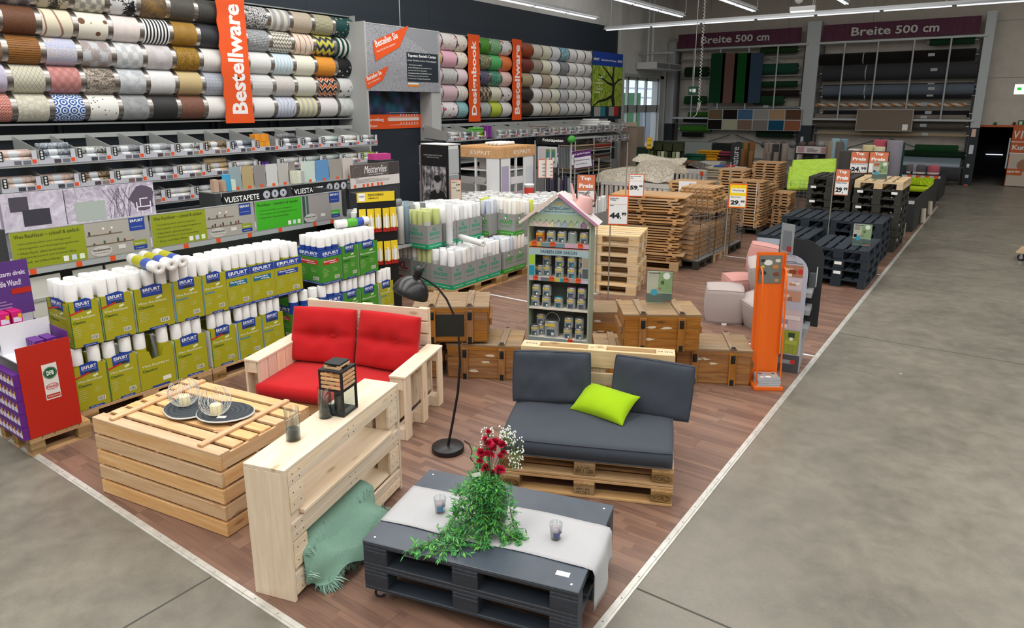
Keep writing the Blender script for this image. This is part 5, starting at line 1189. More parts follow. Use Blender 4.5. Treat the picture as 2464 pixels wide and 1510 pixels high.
def header(x0,x1,green,title,bullets,idx,labelcol):
    w=x1-x0;b=TH('header_board',('lime header board about fleece woodchip wallpaper, at the gondola end','lime header board about fleece woodchip wallpaper, in the gondola middle','bright green header board about woodchip wallpaper')[idx],'sign board',(-5.645,.42+x0,ZW+1.222),pi/2)
    h=.345
    BX('board',b,0,w,0,.012,0,h,M('#a4a19c',.5));BX('top_rail',b,0,w,-.004,.014,h,h+.01,LGM)
    split=w*.50
    FQ('green_field',b,.005,split,.005,h-.005,M(green,.55),-.001)
    TX(title,b,.03,h-.062,split*.88,.034,M('#26300f',.6),-.002,.005)
    for k,s in enumerate(bullets):TX('• '+s,b,.04,h-.125-k*.042,split*(.42+.02*len(s)/2),.022,M('#3a4415',.6),-.002,0)
    if idx < 2:
        FQ('photo',b,split,w*.86,.005,h-.005,M('#a9a49d',.5),-.001)
        for z,x0_,x1_ in ((.215,.02,.4),(.12,.0,.52)):BX('photo_shelf',b,split+w*x0_*.7,split+w*x1_*.7,-.004,-.001,z,z+.008,M('#6d5a4a',.6))
        rr2=random.Random(idx)
        for k in range(12):
            x=split+.03+k*.032;z=.128 if k % 3 else .223
            if z > .2 and x > split+.3:continue
            FQ('photo_item',b,x,x+.018,z,z+rr2.uniform(.015,.04),M(rr2.choice(('#6b3b3f','#3f5b34','#b9a58f','#44413d')),.6),-.003)
        for x in (split+.17,split+.25):MB().add([(0,0,0)]+[(.012*cos(a*pi/6),0,.012*sin(a*pi/6)) for a in range(12)],[(0,i+1,(i+1) % 12+1) for i in range(12)]).build('photo_lamp',M('#ece7d8',.5),b,(x,-.003,.275))
    else:
        FQ('photo',b,split,w*.86,.005,h-.005,M('#9a9595',.5),-.001);FQ('photo_curtain',b,split+.02,split+.06,.005,h-.005,M('#2f4e46',.6),-.002);FQ('photo_curtain',b,split+.08,split+.11,.005,h-.005,M('#3c5d53',.6),-.002)
    FQ('brand_tag',b,w*.84,w*.965,h-.13,h-.0,M(BLUE,.5),-.003);TX('ERFURT',b,w*.85,h-.045,w*.105,.026,WHITE,-.004,.02);TX('RAUHFASER TAPETEN',b,w*.855,h-.1,w*.09,.01,M('#b9c6e6',.5),-.004,0)
    FQ('product_tag',b,w*.855,w*.965,.02,.06,M(BLUE,.5),-.003);FQ('product_tag',b,w*.855,w*.965,.06,.115,M(green,.5),-.003);TX('Vlies-Rauhfaser' if idx < 2 else 'Rauhfaser',b,w*.865,.075,w*.085,.016,WHITE,-.004,.01);TX('www.erfurt.com',b,w*.87,.032,w*.07,.01,WHITE,-.004,0)
    MB().add([(0,0,0)]+[(.1*cos(a*pi/12),0,.052*sin(a*pi/12)) for a in range(24)],[(0,i+1,(i+1) % 24+1) for i in range(24)]).build('oval_badge',M('#c4c1bd',.5),b,(split+.13,-.0035,.06))
    TX('Wandklebetechnik:' if idx < 2 else 'Klassische Technik:',b,split+.045,.062,.17,.022,M('#3b3a38',.5),-.0045,.02);TX('Einfaches Einkleistern der Wand ohne Weichzeit',b,split+.06,.038,.14,.009,M('#4b4a48',.5),-.0045,0)
    FQ('info_card',b,split+.29,split+.36,.055,.095,M('#d8d6d2',.5),-.0035)
    for x,c in ((split-.19,'#efefe8'),(split-.12,'#c9d8ea'),(split-.05,'#e4efd4')):
        FQ('seal',b,x-.022,x+.022,.02,.07,M(c,.5),-.003)
    return b
header(.02,1.25,'#8e9a1c','Vlies-Rauhfaser – schnell & einfach',('Umweltfreundlich und wohngesund','Atmungsaktiv und feuchtigkeitsregulierend','Mehrfach überstreichbar','Rissüberbrückend und strapazierfähig','Gut entfernbar'),0,None)
header(1.27,2.48,'#8e9a1c','Vlies-Rauhfaser – schnell & einfach',('Umweltfreundlich und wohngesund','Atmungsaktiv und feuchtigkeitsregulierend','Mehrfach überstreichbar','Rissüberbrückend und strapazierfähig','Gut entfernbar'),1,None)
header(2.50,3.80,'#3fae22','Rauhfaser – bewährt & beliebt',('Umweltfreundlich und wohngesund','Atmungsaktiv und feuchtigkeitsregulierend','Mehrfach überstreichbar'),2,None)
# back row of headers (X = -6.3)
def mural_mat(seed,c1,c2,c3,sc):
    t=NT('photo_mural',.5);v=t.co('Object');n=t.noise(v,sc,6,.65,2.2);n2=t.noise(v,1.4,2);c=t.ramp(n,[(.35,c1),(.5,c2),(.65,c3)]);t.col(t.mix(t.math('MULTIPLY',n2,.6),c,'#cfc6d6'));return t.m
for i,(a,b,m_) in enumerate(((.30,1.18,mural_mat(0,'#a197a8','#c3bccb','#dfdae4',5)),(1.19,2.10,mural_mat(1,'#8a7f96','#b8b0c0','#e2dde6',9)))):
    t=TH('mural_board',('lilac photo board with birch trunks and a dark square tile','lilac photo board with bare branches and a white chair motif')[i],'sign board',(-6.3,a,ZW+1.47),pi/2);w=b-a
    BX('board',t,0,w,0,.012,0,.37,m_)
    if i==0:
        for k in range(5):FQ('birch_trunk',t,.03+k*.07,.052+k*.07,.01,.30-.02*(k % 3),M('#8d8694',.6),-.001)
        FQ('dark_square',t,.40,.56,.19,.33,M('#4a4650',.5),-.002);FQ('dark_square',t,.50,.74,.04,.2,M('#3b3842',.5),-.003)
    else:
        FQ('pattern_field',t,.08,.38,.02,.22,M('#a9b3ac',.5),-.001)
        rr2=random.Random(5)
        for k in range(14):
            x=.42+.2*rr2.random();MB().tube([(x,0,.02),(x+rr2.uniform(-.04,.04),0,.15),(x+rr2.uniform(-.12,.12),0,.33)],.002,3).build('branch',M('#6a6078',.6),t,(0,-.002,0))
        MB().add([(0,0,0)]+[(.11*cos(a*pi/8)*(1+.2*(a % 3)),0,.14*sin(a*pi/8)) for a in range(16)],[(0,i_+1,(i_+1) % 16+1) for i_ in range(16)]).build('dark_shape',M('#5c5063',.6),t,(.78,-.002,.2))
        for x0,x1,z0,z1 in ((.70,.86,.10,.112),(.70,.712,.05,.16),(.85,.862,.02,.16),(.74,.752,.1,.2),(.74,.83,.19,.2)):FQ('white_chair_motif',t,x0,x1,z0,z1,M('#eeeaf0',.6),-.003)
def vlies(y0,y1,lb):
    t=TH('header_board',lb,'sign board',(-6.3,y0,ZW+1.465),pi/2);w=y1-y0
    BX('board',t,0,w,0,.012,0,.155,M('#17181a',.45));TX('VLIESTAPETE',t,.02,.035,w*.52,.07,WHITE,-.001,.015)
    for k in range(3):
        x=w*(.66+.135*k)
        MB().add([(0,0,0)]+[(.052*cos(a*pi/12),0,.052*sin(a*pi/12)) for a in range(24)],[(0,i+1,(i+1) % 24+1) for i in range(24)]).build('icon_disc',M('#c3c6cf',.5),t,(x,-.001,.08))
        MB().tube([(x+.04*cos(a*pi/10),-.0015,.08+.04*sin(a*pi/10)) for a in range(20)],.002,4,closed=True).build('icon_ring',M('#5b6070',.5),t);FQ('icon_mark',t,x-.012,x+.014,.062,.1,M('#3f4450',.5),-.002)
    BX('shelf_ledge',t,-.1,w,.0,.35,.158,.17,M('#8d8f8c',.5));BX('support',t,-.1,-.02,.0,.35,-.3,.157,DG)
    return t
vlies(2.93,3.87,'black sign reading VLIESTAPETE beside the swatches in blue and beige');vlies(3.96,4.90,'black sign reading VLIESTAPETE beside the dark molded display')
def swatches(y0,cols,z,x=-6.38):
    y=y0
    for c,w in cols:
        t=TH('swatch_board','hanging wallpaper swatch board, %s, above the black signs' % c[1],'swatch',(x,y,z),pi/2,'swatch boards above the black signs');BX('board',t,0,w,0,.008,0,.30,M(c[0],.7));tagp(t,w*.6,.0,-.001,.045,.05);y+=w+.012
swatches(3.10,((('#8fa0a6','grey blue'),.16),(('#b09c72','tan'),.16),(('#8b8784','dark grey'),.17),(('#c9c9c7','silver white'),.17),(('#b5b1ad','light grey'),.16),(('#8a837c','taupe'),.1)),ZW+1.62)
swatches(4.18,((('#c3d3cb','mint'),.23),(('#5f8fbf','sky blue'),.23),(('#9a948d','stone grey'),.23),(('#c6bdb8','pale rose grey'),.2)),ZW+1.62)
for k,(y,c,h) in enumerate(((2.87,'#b79c86',.15),(2.97,'#b79c86',.14),(3.02,'#3c9dc9',.2),(3.10,'#c9d2c4',.13),(4.02,'#cfd0bd',.17),(4.08,'#d8d9cb',.17),(4.14,'#aeb0ab',.16))):
    o=MB().box(-.04,.04,-.03,.03,0,h).build('paste_carton',M(c,.6),None,(-6.35+.01*(k % 3),y,ZW+1.64),(0,0,.3*(k % 3)),label='small paste carton on the ledge above the black signs',category='carton',group='paste cartons above the black signs')
# meistervlies board
mv=TH('header_board','brown board with white script reading Meistervlies','sign board',(-6.3,4.97,ZW+1.48),pi/2);w=1.0
BX('board',mv,0,w,0,.012,0,.34,M('#d2cbc8',.5));FQ('brown_field',mv,.0,w,.15,.34,M('#5d5250',.5),-.001);TX('Meistervlies',mv,.27,.2,.46,.11,WHITE,-.002,0,.35);TX('EINFACH SAUBER SCHNELL',mv,.36,.172,.3,.014,WHITE,-.002,0)
MB().tube([(.12+.085*cos(a*pi/12),-.002,.22+.085*sin(a*pi/12)) for a in range(24)],.003,4,closed=True).build('seal_ring',M('#8a7f7c',.5),mv);lines('small_print',mv,.1,.85,.07,.13,3,M('#9d9894',.6),-.002)
for x in (.08,.25,.33,.42,.54,.61):tagp(mv,x,.005,-.0015,.04,.045)
FQ('photo',mv,.77,.99,.15,.34,M('#3f3a3c',.5),-.002);BX('display_body',mv,-.02,w+.02,.02,.5,-1.4,.0,DG)
MB().box(-.16,.16,-.08,.08,0,.09).build('pink_pack',M('#c23f86',.5),None,(-6.6,5.85,ZW+1.84),(0,0,RD(80)),label='pink and purple pack lying above the brown script board',category='pack')
BX('support',mv,.72,1.0,.1,.4,-.0,.36,DG)
# second roll store behind the gondola (grey and white rolls, partly hidden)
for k in range(44):
    c=k % 11;r_=k // 11;col=('#6f7274','#8b8d8c','#d9d9d4','#e3e3df','#7a8f9c')[(k*7+r_) % 5]
    roll('wallpaper roll standing in the row below the brown script board',(-5.45-.11*r_,4.35+.12*c if c < 6 else 4.4+.115*c,ZW+.55+.2),'rolls below the brown script board',.05,.53,M(col,.7),col,stuff=True)
bxr=TH('roll_table','low grey table carrying standing rolls behind the hanging blister display','table',(-5.62,5.0,ZW));BX('table_top',bxr,-.35,.25,-.72,.8,.70,.735,GREYM)
for x in (-.33,.21):
    for y in (-.7,.76):BX('leg',bxr,x,x+.03,y,y+.03,0,.70,GREYM)
lying('grey roll lying across the standing rolls behind the blister display',(-5.5,4.6,1.34),(-5.5,5.15,1.34),()).data.materials[0]=M('#85888a',.6)
# blister display (filler tubes)
md_=TH('blister_stand','black wire stand with yellow filler tube blisters and yellow header','display',(-5.0,3.90,ZW),RD(64))
YM=M('#e7c92b',.5)
BX('back_board',md_,0,.50,0,.02,.35,1.50,BLACK);BX('side_board',md_,.48,.50,.02,.28,.35,1.50,BLACK);BX('base',md_,-.02,.52,-.02,.3,0,.35,BLACK);BX('header',md_,0,.48,-.01,0,1.5,1.62,YM);BX('top_wedge',md_,0,.50,.0,.28,1.5,1.60,BLACK)
TX('RENOVIEREN?',md_,.14,1.57,.2,.03,BLACK,-.011,.02);TX('NIMM MOLTO!',md_,.14,1.535,.13,.02,BLACK,-.011,.01)
FQ('brand_badge',md_,.02,.1,1.515,1.61,WHITE,-.0112);TX('molto',md_,.03,1.56,.06,.03,M('#1f3f96',.5),-.0118,.02)
def blister(x,y,z,rz,k):
    p=place((-5.0,3.90),RD(64),x,y,ZW+z);t=TH('filler_blister','yellow blister card with a filler tube hanging on the black stand','blister pack',p,RD(64)+rz,'filler blisters on the black stand')
    BX('card',t,0,.085,0,.003,0,.30,YM);MB().cyl((.042,-.015,.05),(.042,-.012,.22),.016,.010,n=10).build('tube',M('#eceae4',.4),t);FQ('red_foot',t,0,.085,0,.05,M('#b5221f',.5),-.001);FQ('white_field',t,.01,.075,.06,.19,M('#e9e7df',.5),-.001)
for r_ in range(2):
    for k in range(5):blister(.01+k*.098,-.03-.02*(k % 2),1.12-.42*r_,0,k)
    for k in range(3):blister(.51,.04+k*.085,1.10-.42*r_,pi/2,k)
# ---------------------------------------------------------------- red paste display (left)
hd=TH('paste_display','red cardboard paste display with round badge on a small pallet','display',(-4.43,-.05,ZW),pi/2)
RED=M('#b3200f',.5);PUR=M('#5b1f7d',.5);PINK=M('#c4186e',.5);WHT=M('#dcdde2',.6);ym=.37
pal_=TH('pallet','small chipboard block pallet under the red paste display','pallet',(-4.74,.165,ZW),pi/2)
for a,b in ((-.21,-.14),(-.035,.035),(.14,.21)):BX('bottom_board',pal_,-.22,.22,a*1.4,b*1.4,0,.018,'pallet')
for xa in (-.22,.12):
    for a in (-.3,-.05,.2):BX('block',pal_,xa,xa+.1,a,a+.1,.018,.108,'chip')
for k in range(5):BX('deck_board',pal_,-.22+k*.089,-.22+k*.089+.084,-.3,.32,.126,.144,'pallet')
for a in (-.3,-.05,.2):BX('cross_board',pal_,-.22,.22,a,a+.1,.108,.126,'pallet')
BX('front_panel',hd,0,ym,0,.006,.15,.885,RED);BX('side_panel',hd,ym-.006,ym,.007,.62,.15,.80,M('#c2a9b8',.6));BX('side_panel_top',hd,ym-.005,ym,.007,.62,.80,.93,PUR);BX('back_panel',hd,0,ym-.007,.61,.62,.15,1.02,WHT);BX('inner_tray',hd,.008,ym-.008,.008,.60,.76,.77,M('#e6e8f0',.6));BX('inner_wall',hd,.008,ym-.01,.3,.304,.77,1.0,WHT)
FQ('badge_card',hd,.15,.255,.42,.71,M('#d9d8d2',.5),-.001)
MB().add([(0,0,0)]+[(.042*cos(a*pi/12),0,.042*sin(a*pi/12)) for a in range(24)],[(0,i+1,(i+1) % 24+1) for i in range(24)]).build('green_badge',M('#0f5a34',.5),hd,(.203,-.002,.635));TX('DFB',hd,.178,.617,.05,.036,WHITE,-.003,.03)
MB().tube([(.203+.046*cos(a*pi/14),-.002,.635+.046*sin(a*pi/14)) for a in range(28)],.002,4,closed=True).build('badge_ring',M('#2b2b2b',.5),hd)
MB().tube([(.203+.043*cos(a*pi/12),-.002,.525+.022*sin(a*pi/12)) for a in range(24)],.002,4,closed=True).build('oval_ring',M('#c0282d',.5),hd);TX('Henkel',hd,.168,.513,.07,.024,M('#c0282d',.5),-.002,.02);FQ('red_strip',hd,.155,.25,.43,.462,M('#b3200f',.5),-.0015);TX('PARTNER DES DFB',hd,.16,.44,.085,.011,WHITE,-.002,0)
def pack(loc,rz,col,lb,grp):
    t=TH('paste_pack',lb,'pack',loc,rz,grp);BX('carton',t,-.035,.035,-.024,.024,0,.105,col);FQ('label_print',t,-.028,.028,.02,.06,M('#d9cfe6',.5),-.0246);FQ('label_print',t,.008,.03,.05,.085,M('#e0a02b',.5),-.025)
    return t
kk=0
for lvl in range(5):
    for j in range(8):
        x=-4.47-.066*j;pack((x,-.07-.0,ZW+.15+.108*lvl),0,PUR,'purple paste pack stacked in the open side of the red display','purple packs in the open side')
for i in range(4):
    for j in range(2):
        if i < 3:pack((-4.55-.055*i,.15+.085*j,ZW+.775),pi/2,PUR,'purple paste pack standing in the upper tray of the red display','purple packs in the upper tray')
for i in range(3):
    for j in range(2):
        for l_ in range(2):
            pack((-4.80-.055*i,.03+.085*j,ZW+.87+.107*l_),pi/2,PINK if l_ else PUR,'pink topped paste pack piled behind the upper tray' if l_ else 'purple paste pack under the pink topped packs','pink packs behind the tray' if l_ else 'packs under the pink ones')
BX('pack_ledge',hd,.0,ym-.01,.32,.60,.84,.865,WHT)
sg=BX('header_sign',hd,.06,.34,.48,.486,1.02,1.46,M('#54307a',.5));TX('Spritzarm direkt',hd,.075,1.33,.24,.05,M('#d9cfe6',.5),.478,.02);TX('auf die Wand!',hd,.075,1.26,.2,.05,M('#d9cfe6',.5),.478,.02);FQ('red_tag',hd,.2,.335,1.19,1.235,M('#b3200f',.5),.478);lines('small_print',hd,.08,.2,1.06,1.16,4,M('#8d77a8',.5),.478)
# ---------------------------------------------------------------- printed fleece wallpaper trays (grey cartons)
def tray(label,x0,x1,y0,y1,z,brand,sub,tcol,scol,rolls,rnote,faces=('F','R'),h=.335):
    t=TH('roll_carton',label,'carton',(x0,y0,z),0,'grey wallpaper cartons');w=x1-x0;d=y1-y0;cb=M('#8f8f8d',.65);br=M('#9a7750',.8)
    BX('front_panel',t,0,w,0,.004,0,h,cb);BX('back_panel',t,0,w,d-.004,d,0,h,cb);BX('side_panel',t,0,.004,.004,d-.004,0,h,cb);BX('side_panel',t,w-.004,w,.004,d-.004,0,h,cb);BX('base',t,.004,w-.004,.004,d-.004,0,.003,br)
    for f in faces:
        org,rz,L=((0,0),0,w) if f=='F' else ((w,0),pi/2,d)
        FQF(t,org,rz,0,L,0,h*.2,scol,.001,'colour_band');TXF('schnell und günstig!',t,org,rz,L*.1,h*.07,L*.8,h*.06,'#e9efe9',0,.2)
        b2=brand.split('|')
        if len(b2)==2:TXF(b2[0],t,org,rz,L*.34,h*.76,L*.26,h*.15,tcol,.03);TXF(b2[1],t,org,rz,L*.14,h*.55,L*.66,h*.15,tcol,.03)
        else:TXF(b2[0],t,org,rz,L*.12,h*.52,L*.72,h*(.2 if b2[0] != 'XXL' else .34),tcol,.03)
        if b2[0]=='AVANTI':FQF(t,org,rz,L*.42,L*.56,h*.76,h*.93,tcol,.001,'logo_square');FQF(t,org,rz,L*.42,L*.5,h*.76,h*.85,'#e9efe9',.0015,'logo_square')
        TXF(sub,t,org,rz,L*.14,h*.38,L*.66,h*.085,tcol if b2[0] != 'XXL' else '#8a3038',0)
    nx,ny,cols,dz=rolls;r=min(.05,(w-.012)/2/nx*.985,(d-.012)/2/ny*.985)
    r3=random.Random(int(abs(x0*100)+y0*37+z*11))
    for i in range(nx):
        for j in range(ny):
            c=r3.choice(cols)
            if c is None or (not faces and z < .4 and i < nx-2):continue
            if z < .4 and faces and ((faces==('F',) and j > 0) or ('R' in faces and i < nx-3)):continue
            stf=(not faces) or (faces==('R',) and z > .4)
            xx=x0+.006+r+(w-.012-2*r)*(i/(nx-1) if nx > 1 else .5);yy=y0+.006+r+(d-.012-2*r)*(j/(ny-1) if ny > 1 else .5)
            roll('patterned wallpaper roll standing in '+rnote,(xx,yy,z+.004+r3.choice((0,0,.01))),'rolls in '+rnote,r,.53,M(c,.6),c,((.06,.38,'#b9bcbc'),) if r3.random() < .25 else (),rot=(0,0,r3.uniform(0,6)),stuff=stf)
    return t
AS,AV,XX=('ALL|SEASONS','VLIESTAPETE','#169b76','#0f9a6b'),('AVANTI','VLIESTAPETE','#2f9a2a','#3a9428'),('XXL','STRUKTURTAPETE','#8f1f2b','#7f1a26')
Wc,Lc,Bc_,Gc=('#dcdcdc','#e6e5e2','#d4d6d8'),('#c3cc8d','#cdd59b','#b9c27e'),('#c4cad6','#b7c0d0','#d7dade'),('#dfe0e0','#e9e9e9','#cfd1d2')
z1=ZW+.146;z2=z1+.54
tray('lower grey ALL SEASONS carton at the pallet corner',-5.06,-4.66,5.26,5.52,z1,*AS,(3,2,Gc,0),'the lower corner carton');
for i,(a,b,nn) in enumerate(((5.525,5.82,'second'),(5.825,6.115,'third'),(6.12,6.41,'fourth'))):tray('lower grey ALL SEASONS carton, %s along the pallet side' % nn,-5.06,-4.66,a,b,z1,*AS,(4,3,Wc+('#e2e2e0',),0),'the %s lower carton along the side' % nn,('R',))
tray('lower grey ALL SEASONS carton under the lime green rolls',-5.46,-5.065,5.27,5.62,z1,*AS,(4,3,Lc+('#e5e5e0',),0),'the lower carton under the lime rolls',('F',))
tray('lower grey XXL carton beside the ALL SEASONS cartons',-5.95,-5.47,5.30,5.66,z1,*XX,(5,3,Wc,0),'the lower red lettered carton',('F',));tray('lower grey XXL carton at the inner end',-6.40,-5.96,5.33,5.7,z1,*XX,(4,3,Wc,0),'the inner lower red lettered carton',('F',))
tray('upper grey ALL SEASONS carton with lime green rolls',-5.50,-5.06,5.22,5.53,z2,*AS,(4,2,Lc,0),'the upper carton with lime rolls')
tray('upper grey XXL carton behind the filler stand',-5.95,-5.51,5.24,5.56,z2,*XX,(4,3,Wc,0),'the upper red lettered carton',('F',))
for k in range(3):tray('upper grey carton behind the lime rolls, %s row' % ('first','second','third')[k],-5.95,-5.10,5.6+.31*k,5.9+.31*k,z2-.02,*AS,(8,3,Gc,0),'the %s upper carton row behind' % ('first','second','third')[k],('R',))
tray('lower grey AVANTI carton beside the ALL SEASONS cartons',-5.06,-4.645,6.46,6.75,z1,*AV,(4,3,Bc_,0),'the first lower AVANTI carton',('F','R'));tray('lower grey AVANTI carton at the far end',-5.06,-4.645,6.755,7.06,z1,*AV,(4,3,('#dcd6cd','#d2ccc2'),0),'the far lower AVANTI carton',('R',))
tray('upper grey ALL SEASONS carton with leaf rolls',-5.60,-5.19,6.22,6.5,z2,*AS,(4,3,Gc,0),'the upper carton with leaf rolls');tray('upper grey AVANTI carton with blue grey rolls',-5.19,-5.0,6.56,6.80,z2,*AV,(2,3,Bc_,0),'the narrow upper AVANTI carton',('F',));tray('upper grey AVANTI carton with cream rolls at the corner',-4.99,-4.66,6.78,7.04,z2,*AV,(4,3,('#e4e0d6','#ebe8df'),0),'the upper AVANTI corner carton')
tray('upper grey AVANTI carton behind with lime and cream rolls',-5.6,-4.70,7.06,7.4,z2-.05,*AV,(8,3,('#e4e0d6','#c3cc5a','#ebe8df','#dcdcdc'),0),'the wide upper carton behind',())
tray('lower grey carton behind the far AVANTI carton',-5.6,-4.7,7.08,7.5,z1,*AV,(8,4,Wc,0),'the wide lower carton behind',())
tray('lower inner grey carton behind the corner',-5.6,-5.07,5.65,6.4,z1,*AS,(5,6,Wc,0),'the lower inner carton',())
tray('lower inner grey carton behind the AVANTI cartons',-5.6,-5.07,6.46,7.06,z1,*AV,(5,5,Wc,0),'the lower inner AVANTI carton',())
for i,(x,y,m_) in enumerate(((-5.06,5.84,'pallet'),(-5.06,7.05,'pallet'),(-6.0,5.9,'pallet'))):
    t=TH('pallet','euro pallet under the grey wallpaper cartons, %s' % ('at the corner','under the AVANTI cartons','at the inner end')[i],'pallet',(x,y,ZW),RD(90),'pallets under the grey cartons');pallet(t,m_,lambda b:(b[0],b[1],b[2],b[3],b[4],b[5]) if True else b,bev=0,blockmat='chip')
roll('tall white leaf patterned roll standing upright between the carton stacks',(-5.0,5.62,z2-.01),None,.05,.62,M('#dfe0e1',.55),'leaf',((.05,.3,'#c9cbcc'),))
lying('white roll lying half unrolled on the standing rolls',G(1108,570,.80),G(1163,586,.80),(),.045)
q0=G(1035,632,.62);roll('white roll leaning in the corner carton',(-4.93,5.40,z1+.1),None,.045,.53,M('#e4e6dc',.6),'lean',(),rot=(RD(-10),RD(-28),0))

crowd=TH('standing_rolls','crowd of standing wallpaper rolls filling the cartons at the back','wallpaper rolls',(0,0,0));crowd['kind']='stuff'
for k_,(m_,mb) in STUFF.items():mb.build('roll_crowd',m_,crowd)['kind']='stuff'
# ================================================================== wallpaper wall on the left
def pat(kind,c1,c2,sc=1.0,c3=None):
    key=('pat',kind,c1,c2,sc,c3)
    if key in MATS:return MATS[key]
    t=NT('wallpaper_'+kind,.55,0,.3);MATS[key]=t.m
    tc=t.n('TexCoord');sx=t.n('SeparateXYZ');t.t.links.new(tc.outputs['UV'],sx.inputs[0]);U,V=sx.outputs[0],sx.outputs[1];uv=tc.outputs['UV']
    B0,W0=(0,0,0,1),(1,1,1,1)
    if kind=='plain':c=t.ramp(t.noise(uv,22*sc,5),[(.3,c1),(.7,c2)])
    elif kind=='cloud':c=t.ramp(t.noise(uv,9*sc,6,.65,.6),[(.38,c1),(.6,c2)])
    elif kind=='vstripe':c=t.ramp(t.math('FRACT',t.math('MULTIPLY',U,18*sc)),[(.0,c1),(.5,c2)],'CONSTANT')
    elif kind=='hstripe':
        n=t.noise(uv,30,3);f=t.math('FRACT',t.math('MULTIPLY_ADD',V,28*sc,t.math('MULTIPLY',n,.5)));c=t.ramp(f,[(.0,c2),(.2,c1),(.75,c1),(.95,c2)])
    elif kind=='zigzag':
        z=t.math('PINGPONG',t.math('MULTIPLY',U,8*sc),.5);f=t.math('FRACT',t.math('ADD',t.math('MULTIPLY',V,7*sc),z))
        c=t.ramp(f,[(0,c1),(.36,c3 or c1),(.46,c2),(.86,c3 or c2)],'CONSTANT')
    elif kind=='brick':
        b=t.n('TexBrick',{'Scale':12*sc,'Mortar Size':.03,'Color1':c1,'Color2':c2,'Mortar':c3});t.t.links.new(uv,b.inputs['Vector']);c=b.outputs[0]
    elif kind=='lattice':
        a=t.math('FRACT',t.math('MULTIPLY',t.math('ADD',U,t.math('MULTIPLY',V,.6)),22*sc));b=t.math('FRACT',t.math('MULTIPLY',t.math('SUBTRACT',U,t.math('MULTIPLY',V,.6)),22*sc))
        m=t.math('MINIMUM',a,b);c=t.ramp(m,[(.0,c2),(.07,c1)],'CONSTANT')
    elif kind=='damask':
        a=t.math('SINE',t.math('MULTIPLY',U,42*sc));b=t.math('SINE',t.math('MULTIPLY',V,30*sc));n=t.noise(uv,34*sc,4,.6,2.5)
        f=t.math('ADD',t.math('MULTIPLY',t.math('MULTIPLY',a,b),.22),n);c=t.ramp(f,[(.46,c1),(.5,c2)])
    elif kind=='tiles':
        vo=t.n('TexVoronoi',{'Scale':13*sc,'Randomness':.0});t.t.links.new(uv,vo.inputs['Vector']);n=t.noise(uv,60*sc,3,.6,1.5)
        f=t.math('ADD',t.math('MULTIPLY',t.math('SINE',t.math('MULTIPLY',vo.outputs['Distance'],22)),.45),t.math('MULTIPLY',n,1.5));c=t.ramp(f,[(.55,c1),(.75,c2)])
    elif kind=='dots':
        vo=t.n('TexVoronoi',{'Scale':14*sc,'Randomness':.8});t.t.links.new(uv,vo.inputs['Vector']);c=t.ramp(vo.outputs['Distance'],[(.0,c2),(.3,c2),(.34,c1)])
        if c3:c=t.mix(t.ramp(vo.outputs['Color'],[(.4,B0),(.5,W0)],'CONSTANT'),c,t.ramp(vo.outputs['Distance'],[(.0,c3),(.3,c3),(.34,c1)]))
    elif kind=='squares':
        vo=t.n('TexVoronoi',{'Scale':20*sc,'Randomness':.7},distance='CHEBYCHEV');t.t.links.new(uv,vo.inputs['Vector']);c=t.ramp(vo.outputs['Distance'],[(.0,c2),(.17,c2),(.19,c1)])
    elif kind=='cells':
        vo=t.n('TexVoronoi',{'Scale':24*sc,'Randomness':.75},feature='DISTANCE_TO_EDGE');t.t.links.new(uv,vo.inputs['Vector']);c=t.ramp(vo.outputs['Distance'],[(.06,c2),(.12,c1)])
    elif kind=='scale':
        vo=t.n('TexVoronoi',{'Scale':34*sc,'Randomness':.1});t.t.links.new(uv,vo.inputs['Vector']);c=t.ramp(vo.outputs['Distance'],[(.2,c1),(.5,c2)])
    elif kind=='leaf':
        n=t.noise(uv,20*sc,4,.55,3.5);c=t.ramp(n,[(.40,c1),(.46,c2),(.55,c2),(.6,c3 or c1)])
    elif kind=='curve':
        w=t.n('TexWave',{'Scale':3.2*sc,'Distortion':9,'Detail':1.5,'Detail Scale':.8});t.t.links.new(uv,w.inputs['Vector']);c=t.ramp(w.outputs['Fac'],[(.0,c2),(.09,c1)])
    elif kind=='wave':
        w=t.n('TexWave',{'Scale':2.2*sc,'Distortion':3,'Detail':1});t.t.links.new(uv,w.inputs['Vector']);c=t.ramp(w.outputs['Fac'],[(.35,c1),(.6,c2)])
    elif kind=='blocks':
        b=t.n('TexBrick',{'Scale':9*sc,'Mortar Size':.012,'Color1':c1,'Color2':c2,'Mortar':'#d8cfc2','Bias':-.1,'Brick Width':.8,'Row Height':.35});t.t.links.new(uv,b.inputs['Vector']);c=t.mix(t.ramp(t.noise(uv,70,2),[(.5,B0),(.56,W0)]),b.outputs[0],c3 or c1)
    t.col(c);return t.m
DRUMM=NT('brushed_steel',.3,1.0);DRUMM.col('#a9a49e');DRUMM=DRUMM.m
def half_drum(w,r,a0=RD(-100),a1=RD(100),n=16,uvm=False,name='drum',mat=None):
    """half cylinder, axis along local x, bulging towards -y"""
    me=bpy.data.meshes.new(name);vs=[];fs=[]
    for k in range(n+1):
        a=a0+(a1-a0)*k/n
        for x in (0,w):vs.append((x,-r*cos(a),r*sin(a)))
    for k in range(n):fs.append((2*k,2*k+1,2*k+3,2*k+2))
    me.from_pydata(vs,[],fs)
    uv=me.uv_layers.new(name='UVMap')
    for p in me.polygons:
        p.use_smooth=True
        for li in p.loop_indices:
            vi=me.loops[li].vertex_index;k=vi//2;uv.data[li].uv=(w if vi % 2 else 0,r*(a0+(a1-a0)*k/n)+.3)
    if mat:me.materials.append(mat)
    me.update();return me
